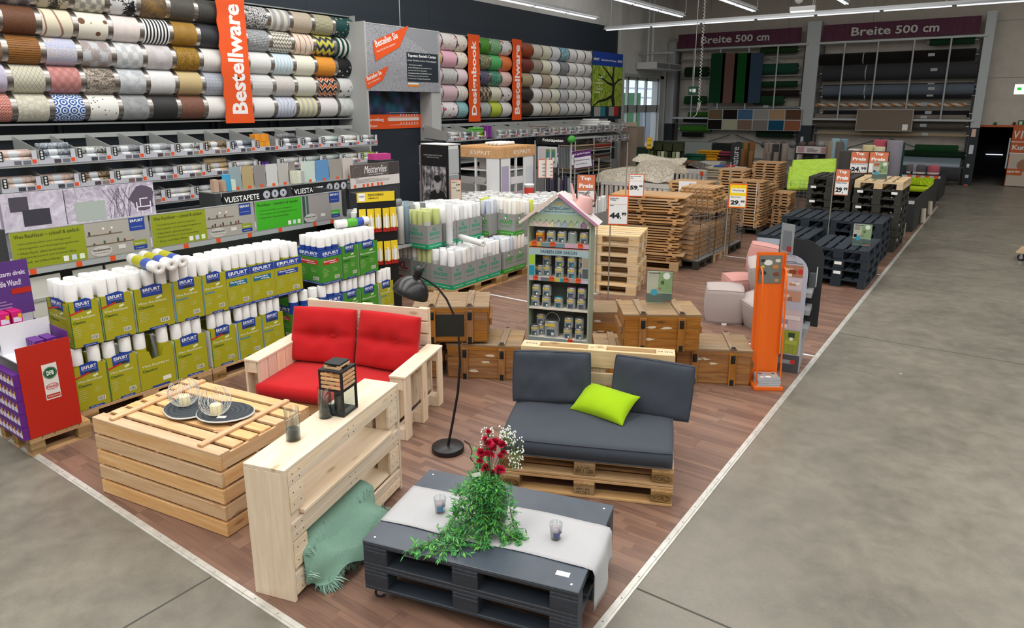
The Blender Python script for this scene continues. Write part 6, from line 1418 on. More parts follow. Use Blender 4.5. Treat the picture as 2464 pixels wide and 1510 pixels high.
def sample(y0,y1,zc,r,kind,desc,xc=-10.33,grp='wallpaper sample drums'):
    w=y1-y0
    t=TH('sample_drum',desc,'wallpaper sample',(xc,y0,zc),pi/2,grp)
    OB('steel_drum',CM(('dr',round(w,3),round(r,3)),lambda:half_drum(w,r*.985,mat=DRUMM)),t)
    OB('end_cap',CM(('dc',round(r,3)),lambda:MB().add([(0,0,0)]+[(0,-r*.98*cos(a),r*.98*sin(a)) for a in [RD(-100)+RD(200)*k/12 for k in range(13)]],[(0,k+1,k+2) for k in range(12)]).mesh('cap',M('#2a2624',.6))),t,(0,0,0))
    ws=w*(.84 if y0 < 10 else .90)
    me=half_drum(ws,r,RD(-86),RD(86),16,name='sheet',mat=pat(*kind));OB('wallpaper_sheet',me,t,((w-ws)/2,0,0))
    return t
def P_(*a):return a
W1=P_('plain','#d3d2cd','#dedddA'.lower());WW=P_('plain','#dddcd8','#e6e5e2')
Lr=[  # left block rows bottom to top, columns c0..c7: (pattern, description)
 [(('brick','#b5483d','#a03a33',1,'#d9cdbd'),'red brick print'),(('cells','#cfcbbb','#bdb8a6',.6),'cream crackle'),(('tiles','#e3e6ea','#2a5aa3',.6),'blue and white tile print'),(('squares','#e6e5df','#2a2a2a',1),'white with tiny black squares'),(('cloud','#8b8d8e','#a1a3a3',1),'mottled mid grey'),(('scale','#2b2b2c','#3a3a3a',1),'charcoal leather look'),(('plain','#6f4b3e','#82594a',1),'warm brown'),(('plain','#dddcd8','#e6e5e2',.8),'plain white at the banner foot')],
 [(('cloud','#b3adc4','#c4bfd2',1),'pale lilac'),(('lattice','#c9c6b3','#77705e',.8),'cream with dark diagonal lattice'),(('damask','#c08a86','#b3746f',1.2),'dusty rose ornament'),(('blocks','#c7bcae','#2d2926',1,'#5a4a40'),'beige and black coffee sack print'),(('cloud','#aeb3b8','#cfd2d4',.9),'pale grey cloud'),(('plain','#d6d6d6','#e2e2e2',1),'plain bright white above brown'),(('hstripe','#c6b184','#b9a374',2.5),'sand yellow weave'),(('scale','#9aa0ac','#aeb4be',.5),'blue grey wave')],
 [(('plain','#8b6f57','#755a45',1),'tan'),(('hstripe','#8f5f2c','#3a2413',1.1),'brown bamboo slats'),(('blocks','#c2bccb','#d3b99f',.35,'#8fa9cf'),'pastel colour blocks'),(('damask','#b9bbc0','#9a8f8c',.6),'grey with faded menu print'),(('damask','#d3d4d4','#b3b6b8',.9),'silver white damask'),(('damask','#b5b0b1','#c4bfc0',.5),'grey with pale roses'),(('leaf','#6b4c17','#8d6a22',.7,'#a88a3c'),'gold brown patina'),(('wave','#cfccc6','#dcdad5',4),'white with fine waves')],
 [(('plain','#5a3a28','#6f4a34',1),'dark brown'),(('leaf','#5d3c2a','#6d4833',1.5,'#4d3122'),'brown embossed leather'),(('curve','#d8d0b8','#8a5f52',.5),'cream with old ship drawings'),(('dots','#dedacb','#6d4a33',.45,'#c9c2b0'),'cream with coffee cups'),(('plain','#d3c8c4','#ddd4d0',.6),'pale blush'),(('vstripe','#e3e3e3','#1d1d20',1),'black and white stripes'),(('plain','#8d6a2a','#a07b35',.4),'plain gold'),(('lattice','#2f3135','#45484d',1.5),'black with fine texture')],
 [(('damask','#a8a8a8','#7c7c7c',.5),'grey script'),(('damask','#aeaeb0','#6b6a6c',.6),'grey sketch print'),(('damask','#35332d','#b8ad98',.5),'black with cream lettering'),(('damask','#c9c5b6','#8f8d85',1),'beige damask'),(('damask','#141416','#d0d0d0',.35),'black with white baroque motif'),(('cloud','#8a6b3c','#4a4238',.6),'brown gold diamonds'),(('plain','#4b4944','#57554f',1),'dark grey brown')]]
Lr[4].append((('plain','#3f3e3b','#4b4a46',1),'anthracite'))
Rr=[
 [(('plain','#dedddb','#e7e6e4',1.1),'white at the banner corner'),(('curve','#c9cedb','#8b93ab',1.3),'pale blue with fine lines'),(('vstripe','#d6cfa0','#b5b4b2',.45),'yellow and grey wide stripes'),(('plain','#dad7d6','#e0dddc',1),'warm white beside the stripes'),(('damask','#d3d6d4','#c6cac8',.9),'white with grey damask')],
 [(('zigzag','#d8d8d8','#c9c9cb',2.2),'white chevron'),(('tiles','#c6d3dc','#cdb8a3',.7),'blue beige star tiles'),(('plain','#dcdcd2','#d0d0c6',1),'off white weave'),(('zigzag','#bd5b22','#23201e',.9,'#d9cfc4'),'orange and black zigzag'),(('dots','#dadada','#3b3b3b',.75),'white with black skulls')],
 [(('plain','#d9dbd8','#d0d3cf',1),'grey white'),(('wave','#b4cbd8','#d2dde0',2),'light blue waves'),(('hstripe','#dcdccb','#d3d3c0',.7),'cream ripple'),(('scale','#c0761f','#e09a3c',1.2),'orange mosaic'),(('dots','#19191b','#b5b9ba',.75,'#5f8f94'),'black with painted skulls')],
 [(('scale','#c9ccce','#5c6064',1),'grey metal scales'),(('zigzag','#d3cdb9','#7c6a58',1.9,'#a9bcc0'),'beige brown zigzag'),(('curve','#d6c9b6','#a3343a',.8),'cream with thin red curves'),(('zigzag','#c3bf1f','#2b2b28',.8,'#8f8f8a'),'yellow and black zigzag'),(('vstripe','#123f3c','#d3d3ca',.45),'dark green and white stripes')],
 [(('cells','#dadada','#2f2f2f',1.3),'white cells on black'),(('wave','#d3d0c2','#a2a4a6',.9),'cream with grey ribbons'),(('leaf','#c3b7a3','#b5a791',.8,'#a5a1a0'),'beige with birds'),(('scale','#3f4a34','#c9c2a3',1.2),'olive mosaic'),(('dots','#12403f','#b5a58c',.9),'teal with beige stars')]]
ybL=[OX(x,250,-10.13).y for x in (35,125,210,291,364,433,497,556)]
ybL=[ybL[0]-.49]+ybL
ybR=[OX(x,250,-10.13).y for x in (607,665,717,768,817,864)]
for k in range(5):
    for i in range(8):sample(ybL[i],ybL[i+1],2.64+.402*k,.2,Lr[k][i][0],'wallpaper sample drum, %s, in the left block' % Lr[k][i][1])
    for i in range(5):sample(ybR[i],ybR[i+1],2.64+.402*k,.2,Rr[k][i][0],'wallpaper sample drum, %s, beside the order booth' % Rr[k][i][1])
S2=[
 [(('leaf','#cf9aa0','#e3d6d2',1,'#a85f6d'),'pink toile'),(('dots','#e6e2e4','#c75a86',.5),'white with pink butterflies'),(('blocks','#2f9fae','#3fb3bd',.7,'#c9d7d2'),'turquoise street scene'),(('leaf','#4f6c86','#a9b4bf',1,'#c9c63f'),'blue grey graffiti'),(('plain','#b5c63f','#bccc4a',1),'plain lime'),(WW,'white beside the lime one'),(('hstripe','#4f3a2b','#43301f',.6),'dark brown grain at the bottom'),(WW,'white next to dark brown'),(('wave','#ddd6cc','#b9a894',3),'cream with taupe swirls'),(('plain','#cfc6b2','#d6ceba',1),'sand'),(('wave','#cfd0d3','#bcbec3',1.5),'grey ribbons'),(W1,'off white'),(WW,'white at the bottom, second last'),(WW,'white at the bottom end')],
 [(('damask','#d3ced0','#b9b3b8',1),'white grey ornament'),(('plain','#d3b4bf','#dbbfc8',1),'plain pink low'),(('curve','#dfe0da','#c98a5f',.9),'white with mermaids'),(('damask','#b0a491','#4a4034',.9),'brown ornate'),(('leaf','#d6d3bd','#e3e0d0',1.2,'#a8b78a'),'cream with green sprigs'),(('dots','#dedcda','#6b3f4f',.6),'white with small figures'),(('hstripe','#3f3730','#2f2924',.6),'black brown wood'),(WW,'white next to black brown'),(('plain','#cfc9c4','#d6d1cc',1),'pale taupe'),(('plain','#d9d9c6','#dfdfce',1),'pale cream'),(('cloud','#c9cacc','#b0b2b6',.6),'grey marble'),(W1,'off white low'),(WW,'white low, second last'),(WW,'white low end')],
 [(('plain','#c4b3c4','#cdbecd',1),'lilac'),(('damask','#c3c3c2','#b3b3b3',1),'light grey ornament'),(('plain','#d8c6cd','#dfcfd5',1),'pale pink'),(('leaf','#0f1a2b','#20507a',.8,'#c4782c'),'black with colour flowers'),(('leaf','#0f3f3a','#2f7f63',.9,'#9fc3a8'),'dark green palm'),(('plain','#dcbcb5','#e0c3bd',1),'powder pink'),(('hstripe','#b3a284','#8f7f63',1.4),'beige grain'),(WW,'white next to beige grain'),(('plain','#a99885','#b1a190',1),'taupe'),(('plain','#dcdcc9','#e1e1d1',1),'light cream'),(('plain','#d6d7da','#dddee0',1),'cool white'),(W1,'off white mid'),(WW,'white mid, second last'),(WW,'white mid end')],
 [(('leaf','#e0d3cf','#d3a84f',.8,'#b55a7f'),'white with coloured shapes'),(('plain','#dba6b8','#e0b1c1',1),'plain pink high'),(('dots','#e3ddd2','#c98aa3',1,'#d6c04f'),'white with pastel squares'),(('leaf','#dcd6c6','#2f6f3f',.9,'#b5402f'),'jungle with parrots'),(('plain','#4fa85f','#5ab36a',1),'plain green'),(('plain','#d9753f','#de7e4a',1),'plain orange'),(('plain','#6d2f28','#7a362e',1),'dark red'),(('plain','#9a8d80','#a3968a',1),'grey taupe'),(('plain','#d9d8c0','#dfdec9',1),'vanilla'),(('plain','#d9dadb','#e0e1e2',1),'cool white high'),(('cloud','#7f8185','#8f9195',1),'slate grey'),(W1,'off white high'),(WW,'white high, second last'),(WW,'white high end')],
 [(('dots','#d9c3c9','#6d2f45',1),'white with berries'),(('dots','#dedad6','#d98aa3',.7),'white with flamingos'),(('dots','#e0ddd2','#a8468f',.7,'#b5b53f'),'white with big flowers'),(('wave','#2f6a1f','#63a83a',3),'green grass blades'),(('leaf','#d6dbcf','#4f9a5a',1,'#8fc08f'),'white with palm leaves'),(('dots','#dcdde0','#d98a6d',.35),'white with one star'),(('cloud','#8d3f22','#a04d2c',1),'rust'),(('cloud','#c9c3b3','#d3cdbf',1),'stone cream'),(('cloud','#d0cfba','#d9d8c6',1),'yellow cream'),(('plain','#d3d5d8','#dadcdf',1),'pale cool grey'),(('leaf','#cfd3d3','#2f8fa3',.35,'#c9cccc'),'white with a teal shape'),(('curve','#dcdcdc','#b9babc',.5),'white marble'),(WW,'white top, second last'),(WW,'white top end')]]
xs2=(1050,1067,1103,1128),(1157,1182,1208,1233),(1256,1283,1305,1327,1348,1368,1387,1406,1425)
cols2=[]
for grp in xs2:
    ys=[OX(x,250,-10.13).y for x in grp]
    cols2+=[(ys[i],ys[i+1]) for i in range(len(ys)-1)]
for k in range(5):
    for i,(a,b) in enumerate(cols2):sample(a,b,2.56+.409*k,.204,S2[k][i][0],'wallpaper sample drum, %s, in the far block' % S2[k][i][1])
# gutters and frames of the sample walls
RAILM=M('#9b9d9e',.35,.6)
for nm,y0,y1,zb in (('left block',ybL[0],ybR[-1],2.415),('far block',cols2[0][0],cols2[-1][1],2.33)):
    t=TH('sample_carrier','metal carrier frame behind the sample drums of the '+nm,'frame',(-10.6,y0,0),pi/2);w=y1-y0
    BX('gutter',t,0,w,-.42,-.02,zb-.025,zb,RAILM);BX('top_rail',t,0,w,-.32,-.02,zb+2.055,zb+2.075,RAILM)
    for k in range(1,5):BX('divider_rail',t,0,w,-.30,-.02,zb+.02+.402*k*(1 if nm=='left block' else 1.017)-.006,zb+.02+.402*k*(1 if nm=='left block' else 1.017)+.006,M('#6b6866',.4,.6))
    BX('end_plate',t,w,w+.02,-.45,-.02,zb-.02,zb+2.08,GREYM)
    for k in range(int(w/1.25)+1):BX('upright',t,k*1.25,k*1.25+.04,-.03,0,1.0,zb,M('#20262c',.5))
ROTV=Matrix(((0,-1,0),(0,0,-1),(1,0,0))).to_euler()
def vbanner(label,px0,px1,text,zb,zt):
    y0=OX(px0,250,-10.08).y;y1=OX(px1,250,-10.08).y;w=y1-y0
    t=TH('vertical_banner',label,'banner',(-10.08,y0,zb),pi/2);h=zt-zb;n=40;L=[];R2=[]
    for k in range(n+1):
        z=h*k/n;s=.03*abs(sin(pi*(z-.1)/.405));e=0 if k < 2 else s;L.append((e,z));R2.append((w-e*.4,z))
    MB().prism(R2+L[::-1] if False else L[:1]+R2[:1]+R2[1:]+L[::-1][:-1],0,.012).build('board',ORANGE,t)
    TX(text,t,w*.80,h*.075,1,1,WHITE,-.002,.03,0,ROTV).scale=(h*.86,w*.54,1)
    return t
vbanner('long orange banner reading Bestellware in the left sample block',540,609,'Bestellware',2.36,4.55);vbanner('orange banner reading Designbook in the far block',1128,1156,'Designbook',2.26,4.42);vbanner('orange banner reading Bestellware in the far block',1233,1255,'Bestellware',2.27,4.44)
# ---------------------------------------------------------------- order booth
XBo=-9.7
y0=OX(882,120,XBo).y;y1=OX(1056,120,XBo).y;zt=OX(882,53,XBo).z;zb=OX(1058,222,XBo).z
bo=TH('order_booth','grey order booth with printed header between the sample blocks','booth',(XBo,y0,0),pi/2);w=y1-y0
GB=M('#b3b5b4',.55)
BX('left_upright',bo,-.04,.0,0,1.0,0,zt+.02,GB);BX('right_upright',bo,w-.28,w,.02,1.0,0,zb,GB);BX('right_cheek',bo,w,w+.03,0,1.0,0,zt,GB)
hm=NT('booth_header_print',.5);_v=hm.co('Object');_vo=hm.n('TexVoronoi',{'Scale':26});hm.t.links.new(_v,_vo.inputs['Vector']);hm.col(hm.mix(hm.ramp(_vo.outputs['Distance'],[(.1,(0,0,0,1)),(.5,(1,1,1,1))]),'#77787f','#9ea0a6'))
BX('header_panel',bo,0,w,0,.02,zb,zt-.02,hm.m);BX('header_frame',bo,0,w,-.004,.03,zt-.02,zt,GB)
H_=zt-zb
MB().add([(w*.45,-.002,zt-.03),(w*.97,-.002,zt-.03),(w*.97,-.002,zt-H_*.45),(w*.5,-.002,zt-H_*.1)],[(0,3,2,1)]).build('ceiling_print',M('#8f9297',.6),bo)
FQ('text_field',bo,w*.52,w*.98,zb+H_*.16,zb+H_*.62,M('#232f38',.5),-.003)
TX('Tapeten Bestell-Center',bo,w*.535,zb+H_*.535,w*.42,H_*.06,WHITE,-.004,.02);TX('In vier Schritten zu Ihrer Wunschtapete:',bo,w*.535,zb+H_*.475,w*.42,H_*.035,WHITE,-.004,0)
for k,(s,f) in enumerate((('1  Wunschtapete auswählen',.2),('Aus dem OBI Designbook mit den aktuellen Trends',.34),('oder aus einem der anderen Tapetenbücher',.27),('2  Rollenbedarf ermitteln, die Tabelle hilft Ihnen dabei',.34),('3  Wunschtapete beim Fachberater bestellen',.29),('4  Lieferzeit max. 3 Werktage, Abholung im Markt',.32))):TX(s,bo,w*.535,zb+H_*(.41-.043*k),w*f,H_*.024,WHITE,-.004,.005)
FQ('white_strip',bo,w*.53,w*.68,zb+H_*.115,zb+H_*.14,WHITE,-.003);FQ('orange_strip',bo,w*.53,w*.68,zb+H_*.08,zb+H_*.112,M('#e08a2b',.5),-.003)
def burst(x,z,s,txt,sub,nm):
    MB().add([(x,0,z),(x+.62*s,0,z+.28*s),(x+.88*s,0,z+.68*s),(x-.04*s,0,z+.34*s)],[(0,1,2,3)]).build('orange_burst',ORANGE,bo,(0,-.012,0))
    ry=-math.atan2(.3,.84);E_=(Matrix.Rotation(ry,3,'Y') @ Matrix.Rotation(pi/2,3,'X')).to_euler()
    TX(txt,bo,x+.03*s,z+.235*s,.6*s,.12*s,WHITE,-.014,.02,.0,E_);TX(sub,bo,x+.05*s,z+.14*s,.5*s,.05*s,WHITE,-.014,0,0,E_)
burst(w*.10,zb+H_*.44,w*.52,'Bestellen Sie','Lassen Sie sich hier inspirieren',0);burst(-.05,zb+.02,w*.33,'Bestellen Sie','hier im Baumarkt',1)
rec=-10.42
def rz_(py):return OX(950,py,-10.1).z
BX('niche_panel',bo,0,w-.28,.40,.42,.2,zb,NAVY)
stn=NT('stone_print',.5);_v=stn.co('Object');_vo=stn.n('TexVoronoi',{'Scale':4.2},feature='SMOOTH_F1');stn.t.links.new(_v,_vo.inputs['Vector']);stn.col(stn.mix(stn.ramp(_vo.outputs['Distance'],[(.1,(1,1,1,1)),(.6,(0,0,0,1))]),'#141a26',stn.ramp(_vo.outputs['Color'],[(.3,'#1d5a73'),(.6,'#4f4a86')])))
BX('stone_print',bo,0,w-.28,.385,.39,rz_(275),zb,stn.m);BX('orange_panel',bo,0,w-.28,.38,.39,rz_(309),rz_(275),ORANGE)
zo,z1o=rz_(309),rz_(275)
TX('nbedarfsermittlung',bo,.02,z1o-.16,.75,.09,WHITE,.378,.02);lines('small_print',bo,.02,.62,zo+.05,z1o-.2,3,WHITE,.378)
for k in range(4):BX('table_line',bo,.95,w-.36,.376,.379,zo+.08+k*.09,zo+.085+k*.09,WHITE)
BX('table_head',bo,.9,w-.34,.376,.379,z1o-.14,z1o-.07,M('#ead9cf',.5))
for k in range(7):
    for j in range(3):FQ('table_figure',bo,1.3+k*.09,1.33+k*.09,zo+.1+j*.09,zo+.13+j*.09,WHITE,.375)
MB().cyl((w*.47,.05,zt),(w*.47,.05,5.34),.01,n=6).build('hanger',GREYM,bo)
# poster of the weeping tree
yp0=OX(1425,200,-10.1).y;yp1=OX(1497,200,-10.1).y
po=TH('tree_poster','tall poster with blue header and a leafy green tree','poster',(-10.1,yp0,OX(1425,288,-10.1).z),pi/2);w=yp1-yp0;h=OX(1427,122,-10.1).z-OX(1427,288,-10.1).z
tm=NT('tree_print',.5);_v=tm.co('Object',(3,1,1.2));_n=tm.noise(_v,5,6,.7,.5);_n2=tm.noise(tm.co('Object',(9,1,1.2)),5,4,.7,1);tm.col(tm.mix(tm.ramp(_n2,[(.4,(0,0,0,1)),(.7,(1,1,1,1))]),tm.ramp(_n,[(.3,'#3f6a1a'),(.45,'#8fb52f'),(.6,'#cfd65a'),(.75,'#9fd0dc')]),'#3f5a1c'))
BX('panel',po,0,w,0,.03,0,h,M('#20303a',.5));FQ('tree_print',po,0,w,h*.2,h*.8,tm.m,-.002);FQ('blue_header',po,0,w,h*.8,h,M('#1a3f94',.5),-.002)
TX('ERFURT',po,w*.03,h*.87,w*.17,h*.035,WHITE,-.004,.02);TX('Überstreichbare Wanddesigns',po,w*.27,h*.865,w*.5,h*.04,WHITE,-.004,.01);TX('ERFURT',po,w*.82,h*.87,w*.16,h*.035,WHITE,-.004,.02)
TRK=M('#1f1a12',.8)
for pts,r_ in ((((.72,.2),(.68,.35),(.7,.5),(.66,.62),(.7,.8)),.06),(((.68,.36),(.45,.3),(.2,.27),(.05,.2)),.03),(((.69,.52),(.5,.55),(.3,.62),(.2,.68)),.025),(((.66,.6),(.5,.7),(.3,.8)),.025),(((.68,.5),(.85,.6),(.98,.62)),.025)):MB().tube([(x*w,0,z*h) for x,z in pts],r_*w,6,taper=.4).build('trunk_print',TRK,po,(0,-.004,0)).scale=(1,.02,1)
for k in range(6):FQ('word_line',po,w*(.08+.06*(k % 3)),w*(.25+.08*(k % 2)),h*(.4+.045*k),h*(.415+.045*k),M('#d9e0cf',.6),-.008)
for x0,x1,c in ((.08,.28,'#a9a6a0'),(.28,.44,'#2f7f93'),(.56,.74,'#9a9590'),(.74,.9,'#a82a26')):FQ('swatch_print',po,w*x0,w*x1,h*.05,h*.19,M(c,.5),-.004)
# ---------------------------------------------------------------- bins
BINM=M('#a7aaa8',.45,.2);LAB=M('#b9bcc6',.5)
def film(c1,c2,k):return pat('damask',c1,c2,.8) if False else CM(('film',c1,c2),lambda:_film(c1,c2))
def _film(c1,c2):
    t=NT('printed_roll',.3,0,.5);n=t.noise(t.co('Object',(1,1,2.5),5),22,4,.6,1.5);t.col(t.ramp(n,[(.42,c1),(.56,c2)]));return t.m
PALS=[('#b79a8d','#d3c4ba'),('#55606a','#aab2ba'),('#3f4742','#c2c4bd'),('#6f7276','#9a9da1'),('#8d9095','#b0b2b6'),('#4a4a4a','#d6d6d2'),('#2f2d2b','#b09a78'),('#5c6670','#6f7a84'),('#d9d8d2','#e4e3de'),('#3a3b3e','#8d8f92'),('#cfd6cf','#9fb5b0'),('#dcd9d0','#e6e3db'),('#d8d8d8','#6b6b6b'),('#b9a27c','#d0bd98'),('#a5bf2a','#b5cc3f')]
def bin_(y,z,pal,nroll,what,w=.475,empty=False,x=-9.2,seed=0):
    t=TH('wallpaper_bin',what,'bin',(x,y,z),pi/2,'wallpaper bins along the wall')
    OB('divider',CM('bindiv',lambda:MB().prism([(0,.0),(.02,0),(.02,.2),(0,.2)],0,.012).add([(0,.0,0),(0,.75,.06),(0,.75,.36),(0,.0,.2),(.008,.0,0),(.008,.75,.06),(.008,.75,.36),(.008,.0,.2)],[(0,3,2,1),(4,5,6,7),(3,7,6,2),(0,1,5,4),(0,4,7,3),(1,2,6,5)]).mesh('divider',BINM)),t)
    BX('label_strip',t,.0,w,-.006,0,.0,.075,LAB);MB_=CM(('binbase',w),lambda:MB().add([(0,0,.005),(w,0,.005),(w,.75,.065),(0,.75,.065),(0,.02,.19),(w,.02,.19)],[(0,1,2,3)]).mesh('base',BINM));OB('base_plate',MB_,t)
    BX('black_tag',t,.02,.075,-.009,-.007,.06,.185,BLACK)
    for k in range(3):OB('tag_dot',CM('tagdot',lambda:MB().add([(0,0,0)]+[(.016*cos(a*pi/5),0,.016*sin(a*pi/5)) for a in range(10)],[(0,i+1,(i+1) % 10+1) for i in range(10)]).mesh('dot',M('#c9cbce',.5))),t,(.047,-.0095,.085+.037*k))
    rr2=random.Random(seed*3+1)
    FQ('small_photo',t,w*.40,w*.58,.008,.06,M(rr2.choice(('#4a3f45','#6b6570','#3c4148','#7a5a55')),.5),-.0068);FQ('small_photo',t,w*.62,w*.82,.008,.06,M(rr2.choice(('#5a5560','#6b7078','#857a72')),.5),-.0068)
    tagp(t,w*.9,.02,-.007,.05,.05)
    BX('side_card',t,w*.86,w*.985,-.004,-.001,.075,.19,M('#c2c4cb',.5))
    if empty:return t
    m_=film(pal[0],pal[1],0);r=.045;me=CM(('br',m_.name,w),lambda:MB().lathe([(0,0),(r*.25,0),(r*.3,.003),(r,.002),(r,w*.84),(r*.3,w*.84),(0,w*.835)],12).mesh('roll',m_))
    band=CM(('bb',w),lambda:MB().lathe([(r*1.012,w*.25),(r*1.012,w*.48)],12).mesh('band',M('#c4c8cc',.35)))
    pos=[(.06,.06),(.155,.07),(.105,.145),(.2,.155),(.25,.08),(.15,.23)][:nroll]
    for k,(dy,dz) in enumerate(pos):
        loc=Vector((x-dy,y+w*.1,z+dz));o=OB('wrapped_roll',me,None,loc,(RD(-90),0,0),label='wrapped roll in '+what.split(',')[0].replace('wall bin ','bin '),category='wallpaper roll',group='rolls in the '+what.split(',')[0])
        if k % 2==0:OB('paper_band',band,o)
    return t
names=['rose marble','blue grey','dark green','mixed grey','plain grey','black sketch','black gold','steel blue','white','charcoal','pale teal','ivory','white black','sand gold','lime']
T1=[0,1,2,3,4,5,6,7,None,9,9,10,11,12];T2=[0,0,6,8,4,11,13,8,None,8,10,10,11,14]
nb=0
for k in range(14):
    y=1.62+.4785*k
    for tier,z,T in ((0,1.90,T1),(1,1.555,T2)):
        i=T[k];nb+=1
        desc='wall bin %s of the %s tier with %s rolls' % (('one','two','three','four','five','six','seven','eight','nine','ten','eleven','twelve','thirteen','fourteen')[k],('upper','second')[tier],names[i] if i is not None else 'no')
        bin_(y,z,PALS[i or 0],(5,4,4,6,5,4,5,3)[(k*3+tier) % 8],desc,empty=i is None,seed=nb)
for k in range(4):
    bin_(3.30+.4785*k,1.21,PALS[(12,8,4,12)[k]],3,'wall bin %s of the third tier with %s rolls' % (('one','two','three','four')[k],names[(12,8,4,12)[k]]),seed=100+k)
for k,(y,i) in enumerate(((10.55,11),(11.02,9),(11.52,14),(12.42,10),(12.86,5),(13.36,12),(14.0,8),(14.5,4),(15.0,13),(15.4,0),(15.9,10),(16.4,8),(17.0,11),(17.55,8),(18.1,12),(18.7,11),(19.3,8))):
    bin_(y,1.865,PALS[i],4 if k % 3 else 5,'far wall bin %s with %s rolls' % (('one','two','three','four','five','six','seven','eight','nine','ten','eleven','twelve','thirteen','fourteen','fifteen','sixteen','seventeen')[k],names[i]),seed=200+k)
for k,(y,i) in enumerate(((17.0,12),(17.5,8),(18.0,12),(18.5,8),(19.0,12),(19.5,8))):bin_(y,1.53,PALS[i],3,'far lower wall bin %s with %s rolls' % (('one','two','three','four','five','six')[k],names[i]),seed=300+k)
shl=TH('bin_shelving','grey wall shelving carrying the wallpaper bins of the left block','shelf',(-10.6,1.6,0),pi/2)
for k in range(6):BX('upright',shl,k*1.34,k*1.34+.06,-.05,0,0,2.4,M('#2a3138',.5));BX('bracket',shl,k*1.34,k*1.34+.03,-1.3,-.05,1.86,1.90,M('#2a3138',.5));BX('bracket',shl,k*1.34,k*1.34+.03,-1.3,-.05,1.51,1.555,M('#2a3138',.5))
BX('back_rail',shl,0,6.72,-.66,-.63,2.20,2.27,BINM);BX('back_rail',shl,0,6.72,-.66,-.63,1.86,1.9,BINM);BX('base_unit',shl,0,6.72,-1.1,-.05,.1,.9,M('#8b8e8d',.6))
for z in (1.86,1.515,1.17):BX('front_rail',shl,0,6.72,-1.40,-1.37,z+.012,z+.035,BINM)
shr=TH('bin_shelving','grey wall shelving carrying the wallpaper bins of the far block','shelf',(-10.6,10.5,0),pi/2)
for k in range(8):BX('upright',shr,k*1.32,k*1.32+.06,-.05,0,0,2.3,M('#2a3138',.5));BX('bracket',shr,k*1.32,k*1.32+.03,-1.3,-.05,1.82,1.86,M('#2a3138',.5))
BX('back_rail',shr,0,9.3,-.66,-.63,2.16,2.23,BINM);BX('base_unit',shr,0,9.3,-1.1,-.05,.1,.9,M('#8b8e8d',.6));BX('front_rail',shr,0,9.3,-1.40,-1.37,1.84,1.863,BINM);BX('shelf',shr,0,9.3,-1.2,-.05,1.3,1.33,BINM)
# loose rolls piled on the far bins, orange and purple product trays
for k in range(9):
    lying('white roll piled loosely above the far bins',(-9.42+.06*(k % 3),17.0+.55*(k//5)+.02*k,2.10+.07*((k % 5)//2)),(-9.42+.06*(k % 3)+.5,17.1+.55*(k//5)+.02*k,2.10+.07*((k % 5)//2)),(),.036)['group']='loose rolls above the far bins'
for k in range(6):
    o=lying('silver grey roll piled on the bin below the far sample block',(-9.3-.08*(k % 3),14.2+.1*(k//3),2.06+.06*(k//3)),(-9.25-.08*(k % 3),14.75+.1*(k//3),2.06+.06*(k//3)),(),.036);o['group']='silver rolls on the far bins';o.data=CM('silv',lambda:MB().cyl((0,0,0),(0,0,.55),.036,n=12).mesh('roll',M('#8f8a83',.4)))
for k in range(5):
    o=lying('bright green roll piled on the far bins',(-9.3-.08*(k % 3),11.5+.05*(k//3),2.05+.065*(k//3)),(-9.3-.08*(k % 3),12.0+.05*(k//3),2.05+.065*(k//3)),(),.036);o['group']='green rolls on the far bins';o.data=CM('grnr',lambda:MB().cyl((0,0,0),(0,0,.5),.036,n=12).mesh('roll',M('#5fae4a',.4)))
def boxes(name,lb,x,y,z,n,cols,s=(.09,.06,.12),grp=None):
    for k in range(n):
        MB().box(-s[0]/2,s[0]/2,-s[1]/2,s[1]/2,0,s[2]).build(name,M(cols[k % len(cols)],.5),None,(x-.1*(k//4),y+.07*(k % 4),z),(0,0,pi/2),label=lb,category='pack',group=grp or lb)
tr=BX('orange_tray',None,-9.45,-9.2,5.47,5.80,1.90,1.94,M('#4f2f6d',.5));tr['label']='purple cardboard tray with orange packs among the upper bins';tr['category']='tray'
boxes('paste_pack','orange paste pack in the purple tray among the bins',-9.26,5.52,1.94,8,('#d98a1f','#e09a2a'),(.07,.05,.12));boxes('paste_pack','orange paste pack in the second layer of the purple tray',-9.28,5.52,2.065,8,('#e0952a','#d98a1f'),(.07,.05,.12))
boxes('paste_pack','purple paste pack on the second tier between the bins',-9.28,5.47,1.57,8,('#4f2a86','#5a3391'),(.08,.06,.13));boxes('paste_pack','purple paste pack stacked on the far bins',-9.26,12.02,1.89,8,('#7a2a8a','#8a3a98'),(.08,.06,.14));boxes('paste_pack','purple paste pack on top of the far purple packs',-9.26,12.02,2.035,8,('#7a2a8a','#8a3a98'),(.08,.06,.14))
# ================================================================== displays in the middle distance
# wood veneer kiosk
ek=TH('kiosk_display','white wallpaper kiosk with light wood canopy and shelf bays','display',(-7.72,9.02,ZW));OAK=M('#c4986a',.5,var=.06);KW=M('#d9dadb',.5)
BX('canopy',ek,-.02,1.14,-.02,1.24,1.66,1.86,OAK,.004);BX('canopy_top',ek,0,1.12,0,1.22,1.86,1.875,M('#cfa06b',.5))
for x,y in ((.0,0),(1.08,0),(.0,1.18),(1.08,1.18),(.5,0),(1.08,.55)):BX('post',ek,x,x+.04,y,y+.04,0,1.66,KW)
BX('corner_panel',ek,.80,1.12,-.005,.01,.1,1.66,KW);BX('side_panel',ek,1.105,1.12,0,.36,.1,1.66,KW);BX('side_panel',ek,1.105,1.12,.82,1.22,.1,1.66,KW)
for z in (.1,.5,.82,1.12,1.4):BX('shelf',ek,.02,1.10,.02,1.2,z,z+.02,KW)
BX('core',ek,.35,.75,.35,.85,.1,1.66,KW)
